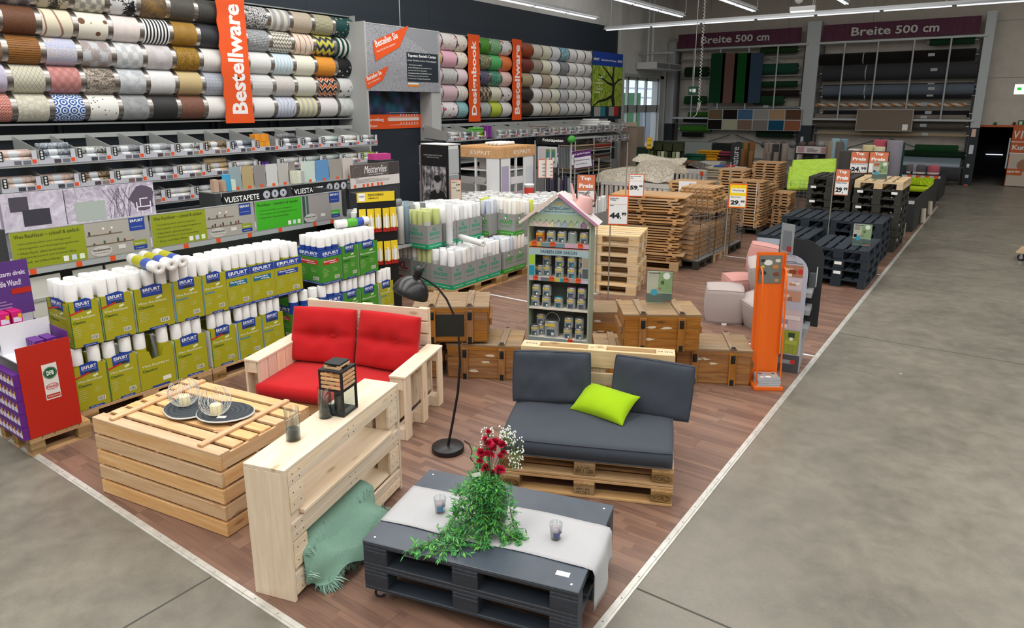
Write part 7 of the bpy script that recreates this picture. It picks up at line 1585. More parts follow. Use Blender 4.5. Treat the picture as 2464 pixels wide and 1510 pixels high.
FQF(ek,(1.12,0),pi/2,.06,.30,.55,1.5,'#a79fb8',.003,'pattern_sheet');FQF(ek,(1.12,0),pi/2,.9,1.16,.45,1.45,'#c9ccd6',.003,'pattern_sheet');BX('shelf_front',ek,1.09,1.125,.38,.80,1.13,1.27,M('#d3d0d4',.6));BX('shelf_front',ek,1.09,1.125,.38,.80,.83,.97,M('#c9b8c4',.6))
for z in (1.13,.83):MB().prism([(.02,z),(.45,z),(.52,z+.07),(.52,z+.14),(.02,z+.16)],-.006,.0).build('shelf_front',M('#9c9b98',.6),ek)
for z in (1.13,.83):MB().prism([(.53,z),(.70,z),(.78,z+.07),(.78,z+.14),(.53,z+.16)],-.006,.0).build('shelf_front',M('#a6a5a2',.6),ek)
TX('ESPRIT',ek,.42,1.72,.5,.075,M('#efe6da',.5),-.0225,.0);TXF('ESPRIT',ek,(1.14,0),pi/2,.45,1.72,.6,.075,'#efe6da',0,0,.003)
for k in range(10):
    lying('grey wallpaper roll lying in a shelf bay of the wooden kiosk',(-7.68+.0,9.08+.08*(k % 5),ZW+1.19+(.3 if k < 5 else 0)-.31),(-7.2,9.08+.08*(k % 5),ZW+1.19+(.3 if k < 5 else 0)-.31),(),.035)['group']='rolls in the wooden kiosk'
for k in range(4):lying('white roll lying on the canopy of the wooden kiosk',(-7.25+.1*k,9.45,ZW+1.91),(-7.25+.1*k,9.98,ZW+1.91),(),.035)['group']='rolls on the kiosk canopy'
# tall black display with a portrait photo
kd=TH('portrait_display','tall black wallpaper display with a black and white portrait of a man','display',(-7.11,7.36,ZW),RD(-3));w=.61
BX('front_panel',kd,0,w,0,.02,0,1.99,BLACK);BX('carcass',kd,.0,w,.02,.36,0,1.98,M('#cfd0cf',.6));BX('top_rim',kd,-.005,w+.005,-.005,.37,1.99,2.005,M('#e2e2e0',.5));BX('side_frame',kd,w,w+.01,.02,.05,0,1.99,BLACK);BX('side_frame',kd,w,w+.01,.31,.36,0,1.99,BLACK)
TX('GUIDO MARIA KRETSCHMER',kd,.06,1.80,.46,.022,M('#b9b6b0',.5),-.002,0);TX('FASHION FOR WALLS',kd,.14,1.765,.30,.02,M('#b9b6b0',.5),-.002,0)
pm=NT('grey_photo_print',.5);_v=pm.co('Object',(1.5,1,1));_n=pm.noise(_v,6,3,.5,.4);pm.col(pm.ramp(_n,[(.35,'#2b2a2e'),(.5,'#6b686c'),(.65,'#b3afb2')]));FQ('photo_wall',kd,.01,w-.01,.9,1.62,pm.m,-.002)
def blob(par,x,z,rx,rz2,col,y,nm):MB().add([(0,0,0)]+[(rx*cos(a*pi/10),0,rz2*sin(a*pi/10)) for a in range(20)],[(0,i+1,(i+1) % 20+1) for i in range(20)]).build(nm,M(col,.55),par,(x,y,z))
MB().add([(.16,0,.75),(.6,0,.75),(.6,0,1.08),(.55,0,1.17),(.46,0,1.21),(.32,0,1.21),(.2,0,1.15)],[tuple(range(7))]).build('photo_jacket',M('#1c1b1d',.55),kd,(0,-.004,0));blob(kd,.39,1.23,.05,.08,'#8f8a8a',-.0045,'photo_neck');blob(kd,.39,1.32,.082,.115,'#a8a3a3',-.005,'photo_face');blob(kd,.39,1.41,.088,.06,'#1d1b1c',-.0055,'photo_hair');FQ('photo_eyes',kd,.345,.435,1.335,1.348,M('#4f4a4a',.55),-.006);FQ('photo_mouth',kd,.365,.42,1.255,1.265,M('#c9c4c4',.55),-.006)
for k,z in enumerate((1.5,1.05,.6)):BX('pattern_card',kd,w+.002,w+.012,.05+.02*k,.31,z,z+.42,pat('damask','#b9bbbd','#8d9094',.8) if False else M(('#a9adb0','#8f9396','#b9bcbe')[k],.6));
for k in range(6):BX('hanging_fabric',kd,-.10+.017*k,-.09+.017*k,.05,.33,.5,1.97-.02*k,M(('#a58a92','#8d8480','#5c5a58','#3f3e3f','#6d6a66','#4b4a4a')[k],.9))
# price lists
bp=Vector((-6.3,8.5,0));t,w,h,z0=price_sign('orange framed price list 8,99 and 7,99 beside the portrait display',(1085,433,1110,483),Vector((-6.1,7.35,0)),(('8,99',.5,.72,.36,.08,DK,.04),('7,99',.5,.45,.36,.08,DK,.04),('Rauhfaser XL',.1,.86,.5,.04,DK),('Feinvlies',.1,.6,.4,.04,DK)),card='#d9cdb8',pole=(0,ZW,1.2))
for i,(a,b) in enumerate(((1295,1313),(1314,1331))):price_sign('narrow orange framed price list, %s of the pair on one pole' % ('left','right')[i] if False else 'narrow orange framed price list %s' % ('facing the wooden kiosk','facing the photo wallpaper stand')[i],(a,385,b,427),Vector((-6.2+.1*i,10.3,0)),tuple(('%d.99' % (6+k),.55,.12+.2*k,.36,.06,DK,.04) for k in range(4)),card='#d8d2ca',pole=(.08-.16*i,ZW,1.6))
# field of white rolls behind the grey cartons
rb2=random.Random(44);fieldm=MB()
for (x0,x1,y0,y1,z,dens) in ((-6.9,-5.0,7.7,9.0,.50,.115),(-6.4,-4.9,9.1,10.4,.38,.12)):
    x=x0
    while x < x1:
        y=y0
        while y < y1:
            if rb2.random() < .93:
                fieldm.cyl((x+rb2.uniform(-.01,.01),y,z),(x+rb2.uniform(-.03,.03),y+rb2.uniform(-.02,.02),z+.53+rb2.uniform(-.02,.03)),.05,n=12)
            y+=dens
        x+=dens
o=fieldm.build('roll_field',WP,None,label='dense field of white wallpaper rolls standing behind the grey cartons',category='wallpaper rolls');o['kind']='stuff'
for i,(x0,x1,y0,y1,z1_) in enumerate(((-6.98,-4.93,7.62,9.05,.8),(-6.48,-4.83,9.06,10.48,.66))):
    t=TH('roll_bin_table','grey carton row under the field of white rolls, %s' % ('nearer the grey cartons','nearer the price lists')[i],'carton',((x0+x1)/2,(y0+y1)/2,ZW));a=(x1-x0)/2;b=(y1-y0)/2
    BX('front_panel',t,-a,a,-b,-b+.01,0,z1_,M('#8f8f8d',.65));BX('side_panel',t,a-.01,a,-b+.01,b,0,z1_,M('#8f8f8d',.65));BX('base',t,-a,a-.01,-b+.01,b,z1_-.33,z1_-.31,M('#8a6b48',.8))
q=G(1300,497,.66);rc=TH('red_carton','red wallpaper carton with blue brand tag beside the house display roof','carton',(q.x-.2,q.y,ZW+.3));BX('body',rc,0,.42,0,.3,0,.36,M('#b5261c',.55));FQ('brand_tag',rc,.13,.36,.2,.36,M(BLUE,.5),-.002);TX('ERFURT',rc,.15,.28,.19,.05,WHITE,-.004,.02)
for k in range(6):roll('white roll standing in the red carton',(q.x-.14+.1*(k % 4),q.y+.08+.1*(k//4),ZW+.31),'rolls in the red carton')
t=TH('carton_base','grey base carton below the red carton','carton',(q.x,q.y+.15,ZW));BX('body',t,-.22,.24,-.16,.2,0,.3,M('#8a8a88',.7));BX('tape',t,-.02,.02,-.162,.202,.301,.302,M('#b39a72',.6))
q=G(1275,437,.95);pp=TH('paste_tub','white plastic tub with red label standing behind the white rolls','tub',(-6.3,9.6,.92));MB().lathe([(0,0),(.085,0),(.1,.2),(.105,.2),(.105,.23),(0,.235)],18).build('tub',WHITE,pp);MB().lathe([(.088,.02),(.0985,.16)],18).build('label',M('#c8382c',.5),pp)
# photo wallpaper stand
fs_=TH('photo_wallpaper_stand','grey flip panel stand with black sign reading Fototapeten','display',(-7.28,11.33,ZW),RD(-4));w=1.02
BX('sign',fs_,0,w*.92,-.02,.0,1.82,1.99,BLACK);TX('Fototapeten',fs_,.2,1.865,.56,.085,WHITE,-.022,.02);MB().lathe([(0,-.06),(.08,-.03),(.1,.03),(.05,.1),(0,.11)],12).build('green_cap',M('#3f8f3a',.7),fs_,(w*.95,0,1.92))
for x in (-.02,w*.94):MB().cyl((x,0,0),(x,0,1.9),.02,n=8).build('post',GREYM,fs_)
for k in range(9):BX('flip_panel',fs_,-.10+.012*k+.0*k,-.09+.03*k,.02,.05+.02*k,1.3,1.76,M('#8f9498',.5))
BX('front_panel',fs_,.08,.60,-.03,-.015,1.33,1.77,M('#c9ccd0',.5));FQ('room_photo',fs_,.1,.58,1.36,1.75,M('#bfb6b8',.5),-.032)
for x in (.30,.45):
    FQ('horse_photo',fs_,x,x+.11,1.42,1.72,M('#5f8a4f',.5),-.034);blob(fs_,x+.05,1.6,.03,.08,'#3f6f86',-.036,'horse_motif');blob(fs_,x+.06,1.5,.04,.05,'#d9dde0',-.036,'horse_motif')
BX('pink_strip',fs_,.12,.24,-.036,-.034,1.42,1.5,M('#c98f93',.5))
for k in range(8):BX('flip_panel',fs_,.62+.03*k,.63+.03*k,-.01+.015*k,.12+.01*k,1.32,1.76,M('#7c8184',.5))
for k in range(12):MB().cyl((.25+.06*k,.05+.03*(k % 3),.6),(.25+.06*k,.05+.03*(k % 3),1.2-.05*(k % 4)),.03,n=8).build('packed_mural',M(('#23252c','#3c4050','#8d9098','#55486a')[k % 4],.35),fs_)
BX('tray',fs_,.2,1.0,.0,.2,.55,.6,GREYM)
# sale sign purple
ss=TH('sale_sign','purple and white slanted sign advertising remnants','sign',(OY(1350,400,13.2).x,13.2,ZW-.12),RD(-3))
mt_=Matrix.Rotation(RD(-10),4,'Y')
for x0 in (0,.72):
    MB().box(0,.82,0,.01,0,.62,mat=Matrix.Translation((x0-.15,0,1.05)) @ mt_).build('board',M('#5a2a6a',.5),ss);MB().box(.03,.79,-.004,-.001,.03,.40,mat=Matrix.Translation((x0-.15,0,1.05)) @ mt_).build('white_field',M('#dcdde2',.5),ss)
    E2=(mt_.to_3x3() @ Matrix.Rotation(pi/2,3,'X')).to_euler()
    def tl(x,z):v=Matrix.Translation((x0-.15,0,1.05)) @ mt_ @ Vector((x,-.007,z));return v
    for s_,x_,z_,w_,h_,c_ in (('Jetzt zugreifen & sparen:',.04,.47,.74,.09,'#f0eef4'),('Einzelstücke & Restmengen',.06,.25,.66,.07,'#4a2a5a'),('zum Vorteilspreis.',.12,.12,.5,.07,'#4a2a5a')):
        o=TX(s_,ss,0,0,w_,h_,M(c_,.5),0,.01,0,E2);o.location=tl(x_,z_)
ss.scale=(.68,.68,.68);ss.location.z=OY(1400,408,13.2).z-1.05*.68
for x in (.05,1.2):MB().cyl((x,.03,-(ss.location.z-ZW)/.68),(x,.03,1.2),.015,n=8).build('post',GREYM,ss)
# doormat racks
dr=TH('mat_rack','grey tube rack stacked with doormats below the far wall bins','rack',(-8.75,15.6,ZW),pi/2)
for x in (0,1.1,2.2):
    for y in (0,.55):MB().cyl((x,y,0),(x,y,1.75),.022,n=8).build('post',GREYM,dr)
for z in (.45,.75,1.05,1.35,1.73):
    for y in (0,.55):BX('rail',dr,0,2.2,y-.012,y+.012,z-.012,z+.012,GREYM)
    BX('shelf',dr,0,2.2,.02,.53,z-.004,z+.004,GREYM)
rm=random.Random(5);MC=('#3f3a36','#55504a','#7a6a54','#8d7a5c','#a3302a','#c4a98a','#2e2d2c','#6d6a66','#4b4f52')
for sx in (0,1):
    for z in (.46,.76,1.06,1.36):
        for k in range(7):
            o=MB().box(-.5,.5,-.28,.28,0,.022).build('doormat',M(rm.choice(MC),.95),None,(-8.75-.27+rm.uniform(-.04,.04),15.6+.55+1.1*sx,ZW+z+.026*k),(0,0,pi/2+rm.uniform(-.05,.05)),label='doormat in the pile on the grey tube rack',category='doormat',group='doormats on the tube rack')
# brown carton and cleaning shelf by the door
t=TH('tall_carton','tall brown carton standing beside the glass door','carton',(-9.35,20.55,ZW));BX('body',t,-.3,.3,-.3,.3,0,1.95,M('#9a8a7a',.8));BX('flap',t,-.3,.3,-.31,-.29,1.95,2.1,M('#a89888',.8),rot=(RD(-25),0,0))
t=TH('green_cabinet','dark green cabinet below the glass door','cabinet',(-8.85,20.6,ZW));BX('body',t,-.3,.3,-.3,.3,0,1.25,M('#1f3a2a',.5));BX('top_edge',t,-.31,.31,-.31,.31,1.25,1.27,M('#2a4a36',.5))
t=TH('can_shelf','small dark shelf with lamp packs and yellow Werbung sign','shelf',(-7.9,20.0,ZW));BX('body',t,-.55,.55,0,.35,0,.85,BLACK);BX('back',t,-.55,.55,.3,.35,.85,1.5,M('#2c3320',.5))
for k in range(8):BX('pack',t,-.5+.13*k,-.41+.13*k,-.02,.08,.87,1.18,M(('#5a6b2a','#20231e','#8d9a6a','#d0d3c4')[k % 4],.5))
for k in range(3):BX('pack',t,-.45+.35*k,-.15+.35*k,.1,.28,1.2,1.42,M('#353a22',.5))
price_sign('small yellow Werbung sign on the dark shelf by the door',(1556,331,1569,357),Vector((-7.95,19.9,0)),(('Werbung',.1,.68,.8,.12,DK,.02),('14,99',.2,.2,.6,.18,DK,.05)),card='#f0c81d',pole=(0,ZW,1.3))
# ---------------------------------------------------------------- sheepskins and textiles
WT=M('#cfcdc6',.6)
def slat_table(label,x0,x1,y0,y1,h,n=14):
    t=TH('slat_table',label,'table',(x0,y0,ZW));w=x1-x0;d=y1-y0
    BX('top',t,0,w,0,d,h-.03,h,WT);BX('top_rail',t,0,w,-.012,-.001,h-.1,h,WT);BX('foot_rail',t,0,w,-.012,-.001,.05,.13,WT)
    for k in range(n):BX('slat',t,k*w/n,k*w/n+w/n*.62,-.001,.012,.05,h-.03,WT)
    for k in range(6):BX('slat',t,w-.012,w,k*d/6,k*d/6+d/6*.62,.05,h-.03,WT)
    for x_ in (0,w-.05):
        for y_ in (.02,d-.07):BX('leg',t,x_,x_+.05,y_,y_+.05,-.006,h-.03,WT)
    BX('side_rail',t,w+.001,w+.012,0,d,h-.1,h,WT);return t
slat_table('white slatted table under the white sheepskins',-7.25,-5.35,14.4,15.6,.74)
slat_table('white slatted table with brown furs and woven rugs',-7.6,-5.7,18.0,19.3,.80);slat_table('white slatted table with yellow and red textiles',-8.2,-6.3,20.8,22.0,.85)
tg_=tagp(COL.objects['slat_table.001'],1.75,.66,-.014,.1,.12)
def skin_surf(cx,cy,zt,L,W,drop,ph):
    def f(u,v):
        a=(u-.5)*2;b=(v-.5)*2;k=1-.25*abs(a)**2.5;x=cx+a*L/2;y=cy+b*W/2*k
        z=zt+.06*sin(2.2*a+ph)+.04*cos(1.8*b+ph);over=max(0,-(y-(cy-W*.22)))
        z -= drop*min(1,over/(W*.28))**1.3;y+=over*.45 if drop > .1 else 0
        side=max(0,abs(a)-.72);z -= side*1.2*drop*.8
        return (x,y,z)
    return f
SKC=('#f4efe2','#ece4d2','#faf6ec','#e6dcc6')
fur_thing('sheepskin','cream white sheepskin draped over the slatted table front','sheepskin',skin_surf(0,0,0,1.25,1.0,.32,.5),26,18,15000,.05,SKC,(-6.85,14.85,.98),RD(8),'#f6f1e6',seed=11,lean_=(0,-.2,-.3),wid=.0035)
fur_thing('sheepskin','white sheepskin hanging over the table corner','sheepskin',skin_surf(0,0,0,1.1,1.2,.50,2.2),26,18,15000,.05,SKC,(-5.85,14.95,1.2),RD(-6),'#f6f1e6',seed=12,lean_=(.1,-.2,-.35),wid=.0035)
fur_thing('sheepskin','white sheepskin on top of the pile behind','sheepskin',skin_surf(0,0,0,1.3,.9,.1,4),22,16,9000,.05,SKC,(-6.1,15.5,1.28),RD(10),'#f6f1e6',seed=13,wid=.0035)
fur_thing('fur_skin','brown fur skin lying on the white slatted table','fur',skin_surf(0,0,0,1.0,.7,.15,1),20,14,2600,.06,('#7a6552','#67523f','#8d7865'),(-6.95,18.5,.96),0,'#6a5644',seed=14,wid=.006);fur_thing('fur_skin','greyish fur skin at the table corner','fur',skin_surf(0,0,0,.7,.6,.12,3),16,12,1500,.05,('#8d8480','#7c736f','#9a928d'),(-6.1,18.6,.92),0,'#7c736f',seed=15,wid=.006)
def folded(label,x,y,z,n,cols,w=.62,d=.45,th=.035,seed=0,grp=None):
    r4=random.Random(seed)
    for k in range(n):
        t=TH('folded_rug',label,'rug',(x+r4.uniform(-.03,.03),y+r4.uniform(-.03,.03),z+k*th),r4.uniform(-.12,.12),grp or label)
        mb,tp_,bt_=cushion(w,d,th*1.02,edge=.7,p=6,seed=seed+k,wr=.004,n=10);mb.build('cloth',fabric(cols[k % len(cols)],cols[(k+1) % len(cols)],300),t)
        if k % 2==0:MB().box(-w/2-.04,w/2+.04,-d/2-.02,-d/2,.004,th*.8).build('fringe',M(cols[0],.95),t)
folded('dark brown fringed rug in the pile on the slatted table',-7.15,19.0,.82,7,('#332a26','#4a3d36','#2c2422'),seed=1);folded('orange brown rug under the dark pile',-6.7,19.05,.82,5,('#8a4f2a','#a3622f','#3f3028'),seed=2)
folded('green fringed rug beside the yellow pile',-7.25,21.1,.87,6,('#1f5a45','#2a6a50','#174636'),seed=3);folded('yellow fringed rug in the bright pile',-6.9,21.5,.87,9,('#d39a1f','#e0aa2c','#c48d18'),.7,seed=4);folded('red and pink rug in the dark fringed pile',-6.45,21.6,.87,8,('#3a2a2c','#2f2a28','#c43a5a'),seed=5)
t=TH('low_bench','low bench with folded cotton rugs behind the slatted boxes','bench',(-4.9,17.4,ZW));BX('top',t,-.6,.6,-.35,.35,.6,.64,WT)
for x in (-.55,.5):
    for y in (-.3,.25):BX('leg',t,x,x+.05,y,y+.05,0,.6,WT)
folded('beige cotton rug with coloured stripes in the low pile',-4.9,17.4,ZW+.645,9,('#b5a993','#a59883','#c4baa6'),.95,.6,.04,8);o=MB().box(-.15,.15,-.32,.32,0,.004).build('striped_cloth',M('#1f4f9a',.8),None,(-5.1,17.4,ZW+1.02),(0,0,.1),label='blue stripe cloth on the beige rug pile',category='cloth');o=MB().box(-.12,.12,-.32,.32,0,.004).build('striped_cloth',M('#b5282f',.8),None,(-4.85,17.45,ZW+1.025),(0,0,.1),label='red stripe cloth on the beige rug pile',category='cloth')
# ---------------------------------------------------------------- rug displays
def uproll(label,px,ytop,Y,r,col,z0=ZW,grp=None,band=None):
    p=OY(px,ytop,Y);h=p.z-z0;t=TH('rug_roll',label,'rug roll',(p.x,Y,z0),0,grp)
    MB().lathe([(0,0),(r,0),(r,h-.02),(r*.95,h),(r*.5,h-.01),(r*.2,h),(0,h-.05)],14).build('roll',fabric(col,col,400),t)
    if band:MB().lathe([(r*1.02,h*.62),(r*1.02,h*.67)],14).build('tie',M(band,.6),t)
    return t
nd=TH('rug_display','dark rug display with vertical lettering nature','display',(OY(1756,400,20.6).x,20.6,ZW));zz=OY(1760,343,20.6).z
BX('sign_panel',nd,0,.32,0,.03,0,zz,M('#2c2e33',.5));TX('nature',nd,.26,.75,1,1,M('#d3d5d8',.5),-.002,0,0,ROTV).scale=(.62,.17,1);BX('base',nd,0,2.6,.03,.6,0,.12,M('#232527',.6));BX('divider',nd,1.28,1.46,.02,.6,.12,zz-.02,M('#2a2c2f',.6));BX('divider',nd,2.45,2.7,.02,.6,.12,zz-.05,M('#2a2c2f',.6))
for k,(px,yt,c,r) in enumerate(((1778,341,'#33191c',.085),(1795,341,'#8d6136',.085),(1811,341,'#7d5530',.085),(1789,358,'#7c5632',.075),(1808,364,'#86603a',.075),(1846,344,'#857a70',.085),(1858,344,'#8d8278',.085),(1872,344,'#7d7269',.085),(1890,345,'#8f867c',.1),(1850,366,'#7a7067',.075),(1868,366,'#837a70',.075))):uproll('standing rug roll in the dark nature display',px,yt,20.75 if yt < 350 else 20.62,r,c,ZW+.12,'rug rolls in the nature display')
d2=TH('rug_display','black rug display with two printed header cards','display',(OY(1912,400,19.6).x,19.6,ZW));z2_=OY(1930,352,19.6).z
BX('carcass',d2,0,1.12,.25,.5,0,z2_,M('#1f2022',.6));BX('header',d2,0,1.12,0,.03,z2_-.2,z2_,M('#c4bcba',.5));FQ('header_photo',d2,.04,.22,z2_-.18,z2_-.02,M('#a8848c',.5),-.002);FQ('header_photo',d2,.68,1.08,z2_-.18,z2_-.02,M('#a8848c',.5),-.002);lines('header_print',d2,.3,.6,z2_-.16,z2_-.04,3,M('#5a5556',.6),-.003);BX('shelf',d2,0,1.12,0,.25,.55,.58,M('#1f2022',.6));BX('shelf',d2,0,1.12,0,.25,z2_-.62,z2_-.6,M('#1f2022',.6))
for k in range(9):BX('rug_sample',d2,.03+.028*k+(.32 if k > 4 else 0),.052+.028*k+(.32 if k > 4 else 0),.02,.2,z2_-.6,z2_-.25,M(('#b3a99c','#c4bab0','#9a9086','#a89d90','#8d8378','#4a4f5a','#3a3c44','#6d7078','#55525a')[k],.95))
for k in range(4):BX('rug_sample',d2,.5+.09*k,.57+.09*k,.02,.2,.6,.95,M(('#1f3f6a','#23486f','#1a3a66','#2b4f8a')[k],.95))
ct=TH('plastic_cartons','row of clear and dark wrapped cartons behind the textile tables','cartons',(-9.6,23.6,ZW))
BX('wrapped_carton',ct,0,2.0,0,.6,0,1.33,M('#8d938f',.3,0,.6));BX('wrapped_carton',ct,2.05,2.9,0,.6,0,1.3,M('#1f2423',.3));BX('green_carton',ct,2.95,3.3,0,.6,0,1.32,M('#1f5a24',.4));FQ('green_label',ct,2.15,2.4,.8,1.05,M('#3fae3a',.5),-.002)
for k,(px,yt,Y,r,c,b) in enumerate(((2038,362,16.0,.16,'#4a4846','#cfc6b0'),(2058,358,16.6,.15,'#d0cdc6',None),(2092,349,16.4,.14,'#c9bd92',None),(2117,353,16.3,.12,'#cfc8a8',None),(2120,336,17.0,.15,'#b0525f',None),(2137,338,17.1,.12,'#8d8792',None),(2155,338,16.9,.17,'#8a8690',None),(2166,342,17.4,.12,'#12403f',None),(2012,333,19.0,.11,'#8fb0b8',None),(2032,334,19.2,.1,'#7a9aa8',None),(2003,340,19.0,.1,'#9a8a78',None),(2022,340,18.9,.1,'#6d6560',None))):uproll('%s rug roll standing behind the olive pallets' % ('dark grey tied','white fluffy','cream','pale cream short','dusty pink','lilac grey','thick grey','dark teal','wrapped light blue','wrapped blue','beige','taupe')[k],px,yt,Y,r,c,band=b)
for k in range(6):uproll('small rolled rug in the row behind the black display',1996+9*k,352+(k % 2)*4,19.4,.085,('#8a6f52','#7a6a5a','#9a8a76','#6d5d4d','#857a70','#55504c')[k],grp='small rugs behind the black display')
for k in range(7):
    p=OY(1840+22*k,343,21.2);o=MB().lathe([(0,0),(.1,.0),(.11,.06),(.09,.14),(0,.15)],12).build('rolled_rug',fabric(('#4a4a50','#55565c','#3a3338','#77747c','#5d4636','#6a4f3c','#b5b0a8')[k],'#55555a',300),None,(p.x,21.2,p.z-.06),(RD(90),0,.2*k),label='small rolled rug lying on top of the dark displays',category='rug roll',group='rolled rugs on the displays')
# dark tables by the aisle
DTB=M('#2b2d2f',.6)
def dark_table(label,y0,y1,z,tags):
    t=TH('rug_bin',label,'bin',(-1.05,y0,ZW));d=y1-y0
    BX('aisle_side',t,.97,1.0,0,d,0,z,DTB);BX('front_side',t,0,.97,0,.03,.0,z-.02,DTB);BX('base',t,0,.97,.03,d,.45,.48,DTB);BX('back_side',t,0,.97,d-.03,d,0,z,DTB);BX('left_side',t,0,.03,.03,d-.03,0,z-.1,DTB);BX('price_rail',t,0,.97,-.008,0,z-.1,z-.03,M('#c4c6c8',.4))
    for k in range(tags):tagp(t,.2+.22*k,z-.1,-.009,.12,.07)
    return t
dark_table('long dark rug bin beside the aisle behind the pallets',15.1,20.4,.70,2);dark_table('second dark rug bin beside the aisle near the carpet racks',21.3,23.3,.72,4)
fur_thing('shaggy_rug','neon yellow green shaggy rug lying on the dark bin','rug',lambda u,v:(u*1.0-.5,v*1.6-.8,.02*sin(9*u)*sin(7*v)),20,20,3000,.05,('#b9d11f','#a9c318','#c9de3a'),(-.55,18.2,.80),0,'#a9c318',seed=21,lean_=(0,0,.1),wid=.012)
cushion_thing('folded_rug','neon yellow green rug stack below the shaggy rug',(-.55,18.2,.62),(0,0,0),1.0,1.6,.16,M('#b4cc1e',.9),pipe=False,cat='rug',edge=.8,p=8,n=12)
for k in range(3):cushion_thing('folded_rug','cream white folded rug in the pile at the dark bin end',(-.62,15.55,.52+.1*k),(0,0,0),.7,.6,.1,fabric('#d6d0c2','#cbc4b4',300),pipe=False,cat='rug',edge=.6,p=5,n=12,seed=k,group='cream rugs in the dark bin')
for k,(y,c,lb) in enumerate(((15.02,'#d8d3c6','cream rug roll standing in front of the dark bin'),(14.35,'#a8c81a','lime rug roll wrapped in film on the floor'))):
    t=TH('rug_roll',lb,'rug roll',(-.5+.28*k,y-.06-.0*k,ZW));MB().lathe([(0,0),(.11,.01),(.115,.3),(.1,.42 if k==0 else .3),(0,.43 if k==0 else .31)],14).build('roll',fabric(c,c,300),t);MB().lathe([(.12,.02),(.12,.2)],14).build('film',PLC,t)
for k,y in enumerate((16.4,17.9)):
    t=TH('rug_roll','cream rug roll leaning on the dark bin at the aisle, %s' % ('nearer the pallets','nearer the carpet racks')[k],'rug roll',(.02,y,ZW+.04));MB().cyl((0,0,0),(-.02,.02,.32),.055,n=12).build('roll',fabric('#cfc6b4','#c4baa6',300),t);MB().cyl((-.02,.02,.3),(-.021,.021,.33),.02,n=8).build('core',M('#8a7a60',.8),t)
for k,(px,c) in enumerate(((2152,'#6d6468'),(2195,'#8a8690'),(2213,'#5a5557'),(2245,'#b05a66'))):
    p=OY(px,418,21.9);p.x=max(-.86,min(p.x,-.24));t=TH('rug_roll','%s rug roll on the second dark bin' % ('mauve','lilac grey','dark grey','pink')[k],'rug roll',(p.x,21.9,.56));MB().lathe([(0,0),(.15,.01),(.155,.35),(.13,.4),(0,.41)],14).build('roll',fabric(c,c,300),t);MB().lathe([(.156,.15),(.156,.2)],14).build('tie',M('#cfcac0',.7),t)
# ---------------------------------------------------------------- carpet racks on the back wall
YR=26.45;RG=M('#a9aeb0',.45,.3);NV2=M('#20282f',.6)
def col_(label,x0,x1,z1):
    t=TH('rack_column',label,'column',(x0,YR,ZW));BX('lower',t,0,x1-x0,0,.3,0,1.92,NV2);BX('upper',t,0,x1-x0,0,.3,1.92,z1,RG);return t
c1_=col_('grey rack column between the two carpet racks',-5.28,-4.80,5.65);c2_=col_('grey rack column beside the dark doorway',.23,.50,5.62);c3_=col_('grey rack column beside the glass door',-10.72,-10.38,5.2)
for z,c,w_,h_ in ((1.72,'#d9b9a6',.12,.26),(1.15,'#c9d0d6',.12,.3),(.7,'#dcdcdc',.08,.12),(.35,'#c9ccd0',.1,.1),(.06,'#c4562a',.12,.07)):BX('notice',c2_,.06,.06+w_,-.006,-.001,z-.1,z-.1+h_,M(c,.6))
BX('notice',c1_,.12,.22,-.006,-.001,1.2,1.5,M('#c9d0d6',.6))
def rack(label,x0,x1,tubes,bx):
    t=TH('carpet_rack',label,'rack',(x0,YR,ZW));w=x1-x0
    BX('top_bar',t,-.05,w+.1,-.06,.0,4.83,4.9,RG);BX('bottom_bar',t,-.05,w+.1,-.06,0,2.12,2.19,RG)
    for x in tubes:MB().cyl((x-x0,-.03,2.19),(x-x0,-.03,4.83),.032,n=8).build('tube',RG,t)
    for z in (4.45,3.75,1.9):BX('cross_beam',t,0,w,.25,.3,z,z+.05,M('#7c8082',.5,.3))
    for xa,xb in ((.9,1.5),(1.6,2.2),(3.0,3.6),(3.7,4.3)):MB().cyl((xa,.27,4.2 if xa in (.9,3.0) else 4.45),(xb,.27,4.45 if xa in (.9,3.0) else 4.2),.02,n=6).build('brace',RG,t)
    for xa in (.05,w-.08):BX('side_post',t,xa,xa+.06,.22,.30,0,4.8,M('#3a3d40',.5,.3))
    for xa,xb,za,zb_ in ((.6,2.4,.9,1.5),(2.6,4.4,1.5,.9)):MB().cyl((xa,.27,za),(xb,.27,zb_),.02,n=6).build('brace',M('#55595c',.5,.3),t)
    BX('foot_beam',t,0,w,.1,.2,.55,.6,M('#6d7174',.5,.3));return t
tb1=[OY(x,200,YR).x for x in (1667,1730,1797,1866)];tb2=[OY(x,200,YR).x for x in (2024,2103,2188,2275)]
rack('carpet roll rack with green rolls and hanging carpet samples',-10.36,-5.30,tb1,None);rack('carpet roll rack with grey rolls beside the doorway',-4.78,.22,tb2,None)
BNM=NT('banner_fabric',.6);_w=BNM.noise(BNM.co('Object',(6,1,.6)),3,3);BNM.col(BNM.ramp(_w,[(.3,'#4a1733'),(.7,'#58203e')]));BNM.bump(_w,.6,.05);BNM=BNM.m
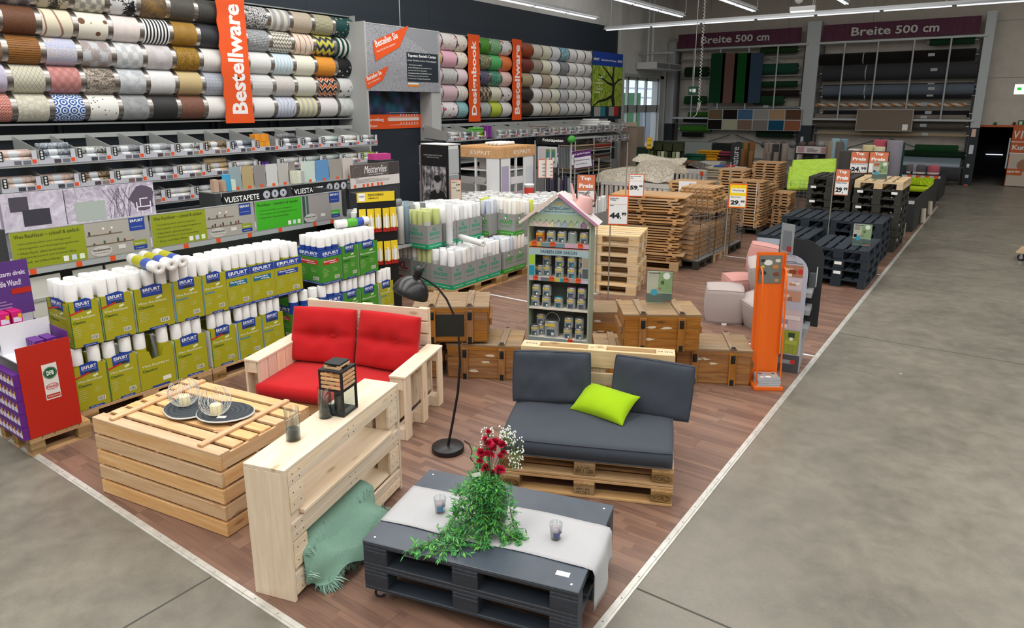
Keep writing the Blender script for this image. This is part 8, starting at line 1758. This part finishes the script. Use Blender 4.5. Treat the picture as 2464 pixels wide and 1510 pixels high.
for lb,x0,x1,zl0,zh in (('burgundy banner reading Breite 500 cm above the green carpet rolls',-10.25,-5.45,4.93,5.46),('burgundy banner reading Breite 500 cm above the grey carpet rolls',-4.72,.10,4.93,5.48)):
    t=TH('fabric_banner',lb,'banner',(x0,YR-.1,ZW));w=x1-x0;n=40;mb=MB();vs=[]
    for k in range(n+1):
        for z in (zl0,(zl0+zh)/2,zh):vs.append((w*k/n,.02*sin(k*2.1+z*3)*(.4+abs(k/n-.5)),z))
    mb.add(vs,[(3*k+j,3*k+3+j,3*k+4+j,3*k+1+j) for k in range(n) for j in range(2)],0,True).build('cloth',BNM,t)
    for s_,x_,w_,h_ in (('Breite',.20,.26,.29),('500',.49,.14,.27),('cm',.66,.10,.2)):TX(s_,t,w*x_,zl0+.12,w*w_,h_,M('#c4c3bf',.6),-.04,.02)
def croll(label,x0p,x1p,yp,r,col,Y=26.68,film=False,pole=True,grp='carpet rolls on the wall racks'):
    a=OY(x0p,yp,Y);b=OY(x1p,yp,Y);t=TH('carpet_roll',label,'carpet roll',(a.x,Y,a.z),0,grp);L=b.x-a.x
    MB().cyl((0,0,0),(L,0,0),r,n=18).build('carpet',fabric(col,col,250) if not film else M(col,.25,0,.6),t)
    if pole:MB().cyl((-.1,0,0),(L+.1,0,0),.028,n=8).build('pole',STEEL,t)
    if L > 2:MB().cyl((L*.3,0,0),(L*.3+.03,0,0),r*1.02,n=18).build('tie',M('#aab4bd',.5),t);FQ('price_card',t,L*.72,L*.72+.2,-.02,.08,M('#a9abad',.6),-r-.01)
    return t
C4=lambda x,y:(1500+x*.3312,y*.3312)
for (xa,xb,y,r,c,lb) in ((1000,1265,370,.13,'#223a1c','dark green carpet roll highest in its rack'),(980,1265,505,.2,'#1a4a38','shiny green artificial turf roll'),(965,1262,615,.12,'#143a1c','slim dark green carpet roll'),(1000,1275,680,.12,'#231c18','dark brown carpet roll'),(950,1165,728,.18,'#184023','green turf roll ending short of the rack'),(455,615,525,.2,'#132a1a','thick black green roll beside the hanging samples'),(450,600,728,.17,'#16401f','green roll below the black green one'),(475,640,830,.1,'#2c5a1c','grass green roll above the bar'),(440,640,870,.1,'#141614','black roll just below the bar'),(418,640,932,.13,'#35681e','bright grass green roll at the rack bottom'),(430,580,975,.1,'#101210','black roll at the rack bottom'),(970,1235,972,.13,'#142c1e','dark green roll below the sample tiles'),(430,1270,780,.05,'#8a8d8c','empty grey core tube')):
    (x0,y0_),(x1,_)=C4(xa,y),C4(xb,y);croll(lb+' on the green carpet rack',x0,x1,y0_,r,c)
C5=lambda x,y:(1900+x*.3312,y*.3312)
for (xa,xb,y,r,c,lb) in ((1020,1345,305,.13,'#1a3a22','dark green roll at the top'),(225,1345,435,.2,'#1a1416','thick black roll'),(245,1365,535,.27,'#3a3a3f','thickest dark grey roll'),(240,1340,660,.2,'#5d6672','blue grey roll'),(245,1330,632,.08,'#1d1d20','thin black roll above the blue grey one'),(245,1320,702,.1,'#26262a','charcoal roll below the blue grey one'),(190,1285,763,.06,'#b59a76','striped core tube'),(245,1305,820,.1,'#1d1e24','navy roll above the bar'),(190,1285,850,.14,'#7c746c','taupe roll behind the bar'),(190,1280,905,.12,'#55504a','brown grey roll below the bar'),(205,1290,965,.06,'#9a8a70','bare cardboard tube'),(910,1225,1078,.15,'#15401f','bright green roll near the floor'),(820,1275,1115,.13,'#132a18','dark green roll near the floor')):
    (x0,y0_),(x1,_)=C5(xa,y),C5(xb,y);croll(lb+' on the grey carpet rack',x0,x1,y0_,r,c)
x0,y0_=C5(800,1195);x1,_=C5(1240,1195);croll('big carpet roll in blue grey film near the floor',x0,x1,y0_,.3,'#6d7a84',26.2,True,False)
(x0,y0_),(x1,_)=C5(760,1245),C5(1240,1245);croll('grey carpet roll lying on the floor at the rack',x0,x1,y0_-3,.28,'#3f3e42',26.1,False,False)
st_=NT('striped_core',.6);_t=st_.n('TexCoord');_s=st_.n('SeparateXYZ');st_.t.links.new(_t.outputs['Object'],_s.inputs[0]);_g=st_.n('TexGradient');f_=st_.math('FRACT',st_.math('MULTIPLY_ADD',_s.outputs[0],2.8,st_.math('MULTIPLY',_s.outputs[2],6)));st_.col(st_.ramp(f_,[(0,'#a9682f'),(.45,'#c4c0b4')],'CONSTANT'))
for o in COL.objects:
    if o.get('label','').startswith('striped core'):o.children[0].data.materials[0]=st_.m
# hanging samples
hs=TH('hanging_carpets','large hanging panel of four carpet strips in green, brown and blue','carpet samples',(0,YR-.12,0));F6=lambda x,y:(1600+x*.30303,60+y*.30303)
for k,(xa,xb,c) in enumerate(((345,443,'#0f3a22'),(436,540,'#6d5048'),(530,640,'#0f4a1c'),(625,735,'#36465a'))):
    a=OY(*F6(xa,620),YR-.12);b=OY(*F6(xb,222),YR-.12);a2=OY(*F6(xb-18,620),YR-.12);BX('carpet_strip',hs,a.x,a2.x+.16,-.006,.06,a.z,b.z,fabric(c,c,250))
sgp=TH('carpet_sample_board','board with twelve rectangular carpet and floor samples','sample board',(0,YR-.14,0));a=OY(*F6(334,830),YR-.14);b=OY(*F6(1090,668),YR-.14)
BX('frame',sgp,a.x,b.x,0,.08,a.z,b.z,RG);cw=(b.x-a.x)/6;ch=(b.z-a.z)/2
for j,row_ in enumerate((('#14120f','#a8a58c','#7a6456','#7d7470','#174a66','#8d5a42'),('#6d5a40','#1d1513','#46658a','#95908c','#a88a6a','#5d4330'))):
    for i,c in enumerate(row_):BX('sample_tile',sgp,a.x+cw*i+.02,a.x+cw*(i+1)-.02,-.008,-.001,a.z+ch*j+.02,a.z+ch*(j+1)-.02,fabric(c,c,250))
bb=TH('carpet_sample_board','single large beige carpet sample board in the grey rack','sample board',(0,YR-.14,0));a=OY(2057,314,YR-.14);b=OY(2200,262,YR-.14);BX('frame',bb,a.x,b.x,0,.08,a.z,b.z,M('#a39b92',.6));BX('carpet',bb,a.x+.03,b.x-.03,-.008,-.001,a.z+.03,b.z-.03,fabric('#766a5e','#80746a',200));BX('price_card',bb,b.x-.3,b.x-.13,-.011,-.0085,a.z+.04,a.z+.24,WHITE)
# ---------------------------------------------------------------- doorway on the right of the racks
OF=M('#b5521f',.5)
dfr=ST('door_1',MB().box(DX0,DX0+.06,YB-.04,YB+.3,0,DZ).box(DX0,2.2,YB-.04,YB+.02,DZ,DZ+.07),OF)
dl=ST('door_2',MB().box(1.42,2.6,YB-.1,YB-.05,.02,DZ),OF)
for x0,x1,z0,z1,c in ((1.44,2.6,.02,1.1,'#b5a89a'),(1.46,2.6,.02,.35,'#c4c6c8'),(1.5,2.0,.75,1.05,'#d3cfc8'),(1.75,2.3,.45,.9,'#8a6248')):FQ('photo_print',dl,x0,x1,z0,z1,M(c,.55),YB-.102-.001*(z1-z0))
blob(dl,1.95,.72,.28,.22,'#93684c',YB-.105,'hand_print');FQ('white_band',dl,1.42,2.6,1.47,1.49,WHITE,YB-.103);FQ('white_band',dl,1.42,2.6,1.1,1.12,WHITE,YB-.103);FQ('orange_tag',dl,1.42,1.85,.38,.6,OF,YB-.106)
[TX(c_,dl,x_,1.58,w_,.26,M('#d8d4cf',.5),YB-.104,.03,.15) for c_,x_,w_ in (('V',1.46,.17),('I',1.645,.07),('C',1.73,.15))];TX('Kunde',dl,1.47,1.22,.6,.16,M('#d8d4cf',.5),YB-.104,.03);TX('sparen',dl,1.44,.44,.35,.09,M('#d8d4cf',.5),YB-.108,.03)
BX('door_bar',dl,1.36,1.40,YB-.14,YB-.1,.6,1.6,STEEL)
bz_=OB('floor_light_bar',bmesh_box(.55,.02,.03,M('#dfe5ee',.4,emit=1.2),0),None,(.95,YB+3.9,.82),label='thin bright light slot inside the dark doorway',category='light')
for px,c,nm in ((2395,'#1f7a2c','green'),(2441,'#7a1a1f','red')):
    p=OY(px,297,YB-.05);t=TH('signal_lamp','round %s signal lamp above the doorway' % nm,'lamp',p);MB().lathe([(0,.05),(.035,.035),(.045,0)],12).build('lens',M(c,.2),t,(0,0,0),(RD(90),0,0));MB().lathe([(.055,0),(.055,-.03)],12).build('housing',BLACK,t,(0,0,0),(RD(90),0,0))
p=OY(2457,296,YB-.03);t=TH('notice_plate','green notice plate above the doorway','sign',p);BX('plate',t,-.08,.35,0,.02,-.08,.09,M('#1f5a3a',.5));FQ('pictogram',t,-.05,.03,-.05,.06,M('#c9cba8',.5),-.002)
def exit_sign(label,px0,px1,py0,py1,Y,lit,ztop):
    a=OY(px0,py1,Y);b=OY(px1,py0,Y);t=TH('exit_sign',label,'exit sign',(a.x,Y,a.z));w=b.x-a.x;h=b.z-a.z
    BX('housing',t,0,w,0,.06,0,h,M('#d9efc9',.4,emit=3.0) if lit else M('#123f2a',.5));g=M('#14b03a',.4,emit=.8) if lit else M('#cfd8cf',.5)
    FQ('arrow',t,w*.12,w*.34,h*.3,h*.62,g,-.003);FQ('runner',t,w*.45,w*.85,h*.28,h*.7,g,-.003);FQ('door_symbol',t,w*.6,w*.75,h*.35,h*.62,M('#e6f4dd',.4),-.005)
    MB().cyl((w*.5,.03,h),(w*.5,.03,ztop-a.z),.008,n=6).build('hanger',GREYM,t);return t
exit_sign('lit green exit sign hanging before the beige wall',2443,2490,226,203,22,True,7.5);exit_sign('small dark green exit sign hanging before the green rack',1657,1677,228,208,15.0,False,5.2)
# ---------------------------------------------------------------- glass door and air curtain
FRM=M('#b9bcbd',.4,.3);GLS=NT('door_glass',.04,0,.5);GLS.b.inputs['Base Color'].default_value=(.85,.92,.95,1);GLS.b.inputs['Alpha'].default_value=.18;GLS=GLS.m
gdm=MB();XD=XL-.12
for z0,z1 in ((0,.08),(2.40,2.68),(3.62,GZ)):gdm.box(XD,XD+.1,GY0,GY1,z0,z1)
for y in (GY0,22.95,23.75,24.6,GY1-.08):gdm.box(XD,XD+.1,y,y+.08,0,GZ)
gdm.box(XL,XL+.06,GY0-.15,GY0,0,GZ+.12).box(XL,XL+.06,GY1,GY1+.35,0,GZ+.12).box(XL,XL+.06,GY0-.15,GY1+.35,GZ,GZ+.12)
door3=ST('door_3',gdm,FRM)
for a,b in ((GY0+.08,22.95),(23.03,23.75),(23.83,24.6),(24.68,GY1-.08)):
    for z0,z1 in ((.08,2.40),(2.68,3.62)):BX('pane',door3,XD+.04,XD+.05,a,b,z0,z1,GLS)
blob(door3,0,0,.01,.01,'#1c1d1f',0,'sensor_dot');door3.children[-1].location=(XD+.11,24.2,2.54)
# yard beyond the glass
yd=TH('green_banner','green and white banner leaning outside the glass door','banner',(XL-1.9,25.6,0),RD(60));BX('panel',yd,0,1.3,0,.05,0,3.2,M('#23914a',.6));MB().add([(.1,-.01,1.0),(.8,-.01,.9),(.75,-.01,1.9)],[(0,1,2)]).build('white_shape',M('#d8dcd8',.6),yd)
gh=TH('yard_hall','white steel hall with translucent roof outside the glass door','building',(-22,22,-.05));
for k in range(9):BX('roof_bar',gh,0,.12,k*4-12,k*4-11.85,0,7,WHITE)
for k in range(7):BX('wall_bar',gh,0,.1,-14,30,2.6+k*.65,2.72+k*.65,M('#c9d6e4',.6))
BX('wall_base',gh,.2,.4,-14,30,0,2.6,M('#6b7684',.7));ST('ground_yard',MB().box(-40,-11.06,0,60,-.25,-.02),M('#9a9a96',.9))
yw=TH('yellow_wall','yellow timber wall outside behind the clipped trees','wall',(-19,18,0));BX('planks',yw,0,.1,0,22,0,2.2,M('#d39a3f',.7));BX('cap',yw,-.05,.15,0,22,2.2,2.3,M('#b5822f',.7))
for k,(x,y) in enumerate(((-15,27.5),(-14.6,29.5),(-16.2,31))):
    t=TH('clipped_tree','round clipped tree in the yard outside the glass door','tree',(x,y,0),0,'clipped trees in the yard');MB().cyl((0,0,0),(0,0,1.5),.05,n=8).build('trunk',M('#4a3626',.9),t);r5=random.Random(k);mb=MB()
    for q_ in range(260):
        d=Vector((r5.gauss(0,1),r5.gauss(0,1),r5.gauss(0,1))).normalized();c=d*r5.uniform(.35,.5)+Vector((0,0,1.8));s=Vector((r5.uniform(-1,1),r5.uniform(-1,1),r5.uniform(-1,1))).normalized()*.1;u_=d.cross(s).normalized()*.08;mb.add([c-s,c+u_,c+s,c-u_],[(0,1,2,3)])
    mb.build('crown',M('#2f5a2c',.8),t)
for k in range(5):
    t=TH('potted_shrub','low green shrub in a pot in the yard outside','shrub',(-14+.3*(k % 2),25+1.2*k,0),0,'shrubs in the yard');MB().lathe([(0,0),(.15,0),(.2,.35),(.18,.35),(0,.3)],12).build('pot',M('#3a3a3a',.7),t);r5=random.Random(k+9);mb=MB()
    for q_ in range(160):
        d=Vector((r5.gauss(0,1),r5.gauss(0,1),abs(r5.gauss(0,1)))).normalized();c=d*r5.uniform(.1,.35)+Vector((0,0,.5));s=Vector((r5.uniform(-1,1),r5.uniform(-1,1),r5.uniform(-1,1))).normalized()*.07;u_=d.cross(s).normalized()*.05;mb.add([c-s,c+u_,c+s,c-u_],[(0,1,2,3)])
    mb.build('leaves',M('#2c6a4a',.8),t)
ac=TH('air_curtain','white box shaped air curtain heater hanging above the glass door','heater',(-10.72,23.5,4.02));BX('casing',ac,0,.83,0,2.35,0,.25,M('#c3c5c4',.5),.006)
for y0 in (.06,1.23):BX('grille',ac,.831,.835,y0,y0+1.08,.03,.22,M('#77797a',.6))
for x in (.32,.5):
    c=MB().cyl((x,.3,.25),(x,.3,3.5),.05,n=10).build('pipe',M('#b3b4b2',.5),ac);MB().cyl((0,0,0),(0,0,.1),.03,n=8).build('valve',M('#7a5a4a',.5),c,(x,.3,.27))
BX('stay_bar',ac,-.1,1.4,.2,.24,.55,.59,GREYM);BX('stay_bar',ac,.2,.24,-.3,2.6,.62,.66,GREYM)
clm=TH('wall_pilaster','pale grey pilaster between navy cladding and glass door','pilaster',(XL,21.75,0));BX('shaft',clm,.001,.22,0,.4,0,7.55,M('#b9b9b6',.7));BX('base_plate',clm,.001,.24,-.02,.42,0,.1,M('#8d8d8a',.7))
# ---------------------------------------------------------------- hanging lamps
TUBE=M('#f4f8ff',.3,emit=1.0);LMP=M('#b5b8ba',.4,.3)
def lamp_row(label,x,y0,y1,z=5.0,alongx=False):
    t=TH('strip_light',label,'ceiling light',(x,y0,z),-pi/2 if alongx else 0,'strip lights over the sales floor');L=y1-y0
    BX('rail',t,-.05,.05,0,L,.05,.1,LMP);MB().prism([(-.12,0),(.12,0),(.05,.05),(-.05,.05)],0,L).build('reflector',LMP,t)
    n=max(1,int(L/1.5))
    for k in range(n):MB().cyl((-.03,L/n*k+.05,-.012),(-.03,L/n*(k+1)-.05,-.012),.013,n=8).build('tube',TUBE,t);MB().cyl((.03,L/n*k+.05,-.012),(.03,L/n*(k+1)-.05,-.012),.013,n=8).build('tube',TUBE,t)
    for k in range(0,int(L)+1,3):MB().cyl((0,k+.2,.1),(0,k+.2,2.55),.006,n=5).build('hanger',LMP,t)
    return t
for x,nm in ((-8.4,'over the wall bins'),(-6.3,'over the gondola'),(-4.37,'over the wallpaper pallets'),(-2.2,'over the seating display'),(.4,'over the aisle')):lamp_row('long strip light '+nm,x,2,17.0 if x > -8 else 16)
t=lamp_row('long strip light crossing in front of the carpet racks',0,0,12.5,4.98,True);t.location=(-9.5,18.6,4.98)
bl=TH('emergency_light','white box emergency light on short hangers','light',OY(1930,20,16.0));BX('box',bl,-.28,.28,0,.12,-.05,.05,M('#d9dbdc',.4));BX('lens',bl,-.26,.26,.0,.12,-.075,-.05,M('#eef2f4',.3,emit=1.0));MB().cyl((.22,.06,.05),(.22,.06,2.5),.006,n=5).build('hanger',LMP,bl);MB().lathe([(0,-.09),(.07,-.06),(.1,0),(.07,.06),(0,.08)],14).build('globe',M('#c9cccd',.4),bl,(-.1,.06,.2));MB().cyl((-.1,.06,.28),(-.1,.06,2.5),.006,n=5).build('hanger',LMP,bl)
pts=[]
zc0=2.75
for k in range(420):
    z=7.4-(7.4-zc0)*k/419;pts.append((.022*cos(k*.95),.022*sin(k*.95),z))
cc=TH('coiled_cable','white coiled cable hanging from the ceiling with a knotted end','cable',(-4.56,14.0,0));MB().tube(pts,.006,4).build('coil',M('#c9c9c2',.5),cc)
r6=random.Random(3);MB().tube([(.05*r6.uniform(-1,1),.05*r6.uniform(-1,1),2.55+.2*r6.random()) for k in range(26)],.006,4).build('knot',M('#c9c9c2',.5),cc);MB().tube([(0,0,2.6),(-.05,0,2.45),(-.12,0,2.4)],.007,5).build('plug_end',M('#c9c9c2',.5),cc)
# ---------------------------------------------------------------- trolley at the right
tr=TH('plywood_trolley','plywood platform trolley on black casters in the aisle','trolley',(1.76,12.95,0),RD(-8));BX('deck',tr,0,1.0,0,.65,.14,.17,'pallet',.004)
for x,y in ((.08,.08),(.9,.08),(.08,.57),(.9,.57)):
    c=MB().box(-.03,.03,-.03,.03,.12,.14).box(-.02,.02,-.025,-.02,.05,.12).box(-.02,.02,.02,.025,.05,.12).build('caster',STEEL,tr,(x,y,0));MB().cyl((0,-.018,0),(0,.018,0),.06,n=18).build('wheel',M('#1d1e20',.5),c,(.0,0,.06));MB().cyl((0,-.02,0),(0,.02,0),.03,n=12).build('hub',STEEL,c,(0,0,.06))
mb=MB();vs=[];n,m=20,12
for j in range(m+1):
    for i in range(n):
        a=2*pi*i/n;z=j/m;r=.42*sin(pi*(.12+.8*z))**.6*(1+.06*sin(5*a+3*z));vs.append((r*cos(a)*1.1,r*sin(a)*.8,.75*z))
mb.add(vs,[(j*n+i,j*n+(i+1) % n,(j+1)*n+(i+1) % n,(j+1)*n+i) for j in range(m) for i in range(n)]+[tuple(range(n-1,-1,-1)),tuple(m*n+i for i in range(n))],0,True)
t=TH('filled_sack','pale teal filled sack on the plywood trolley','sack',place((1.76,12.95),RD(-8),.66,.33,.172));mb.build('sack',M('#5f8488',.6),t);MB().tube([(.1*cos(a*pi/6),.08*sin(a*pi/6),.76) for a in range(12)],.02,6,closed=True).build('tied_neck',M('#55787c',.6),t)
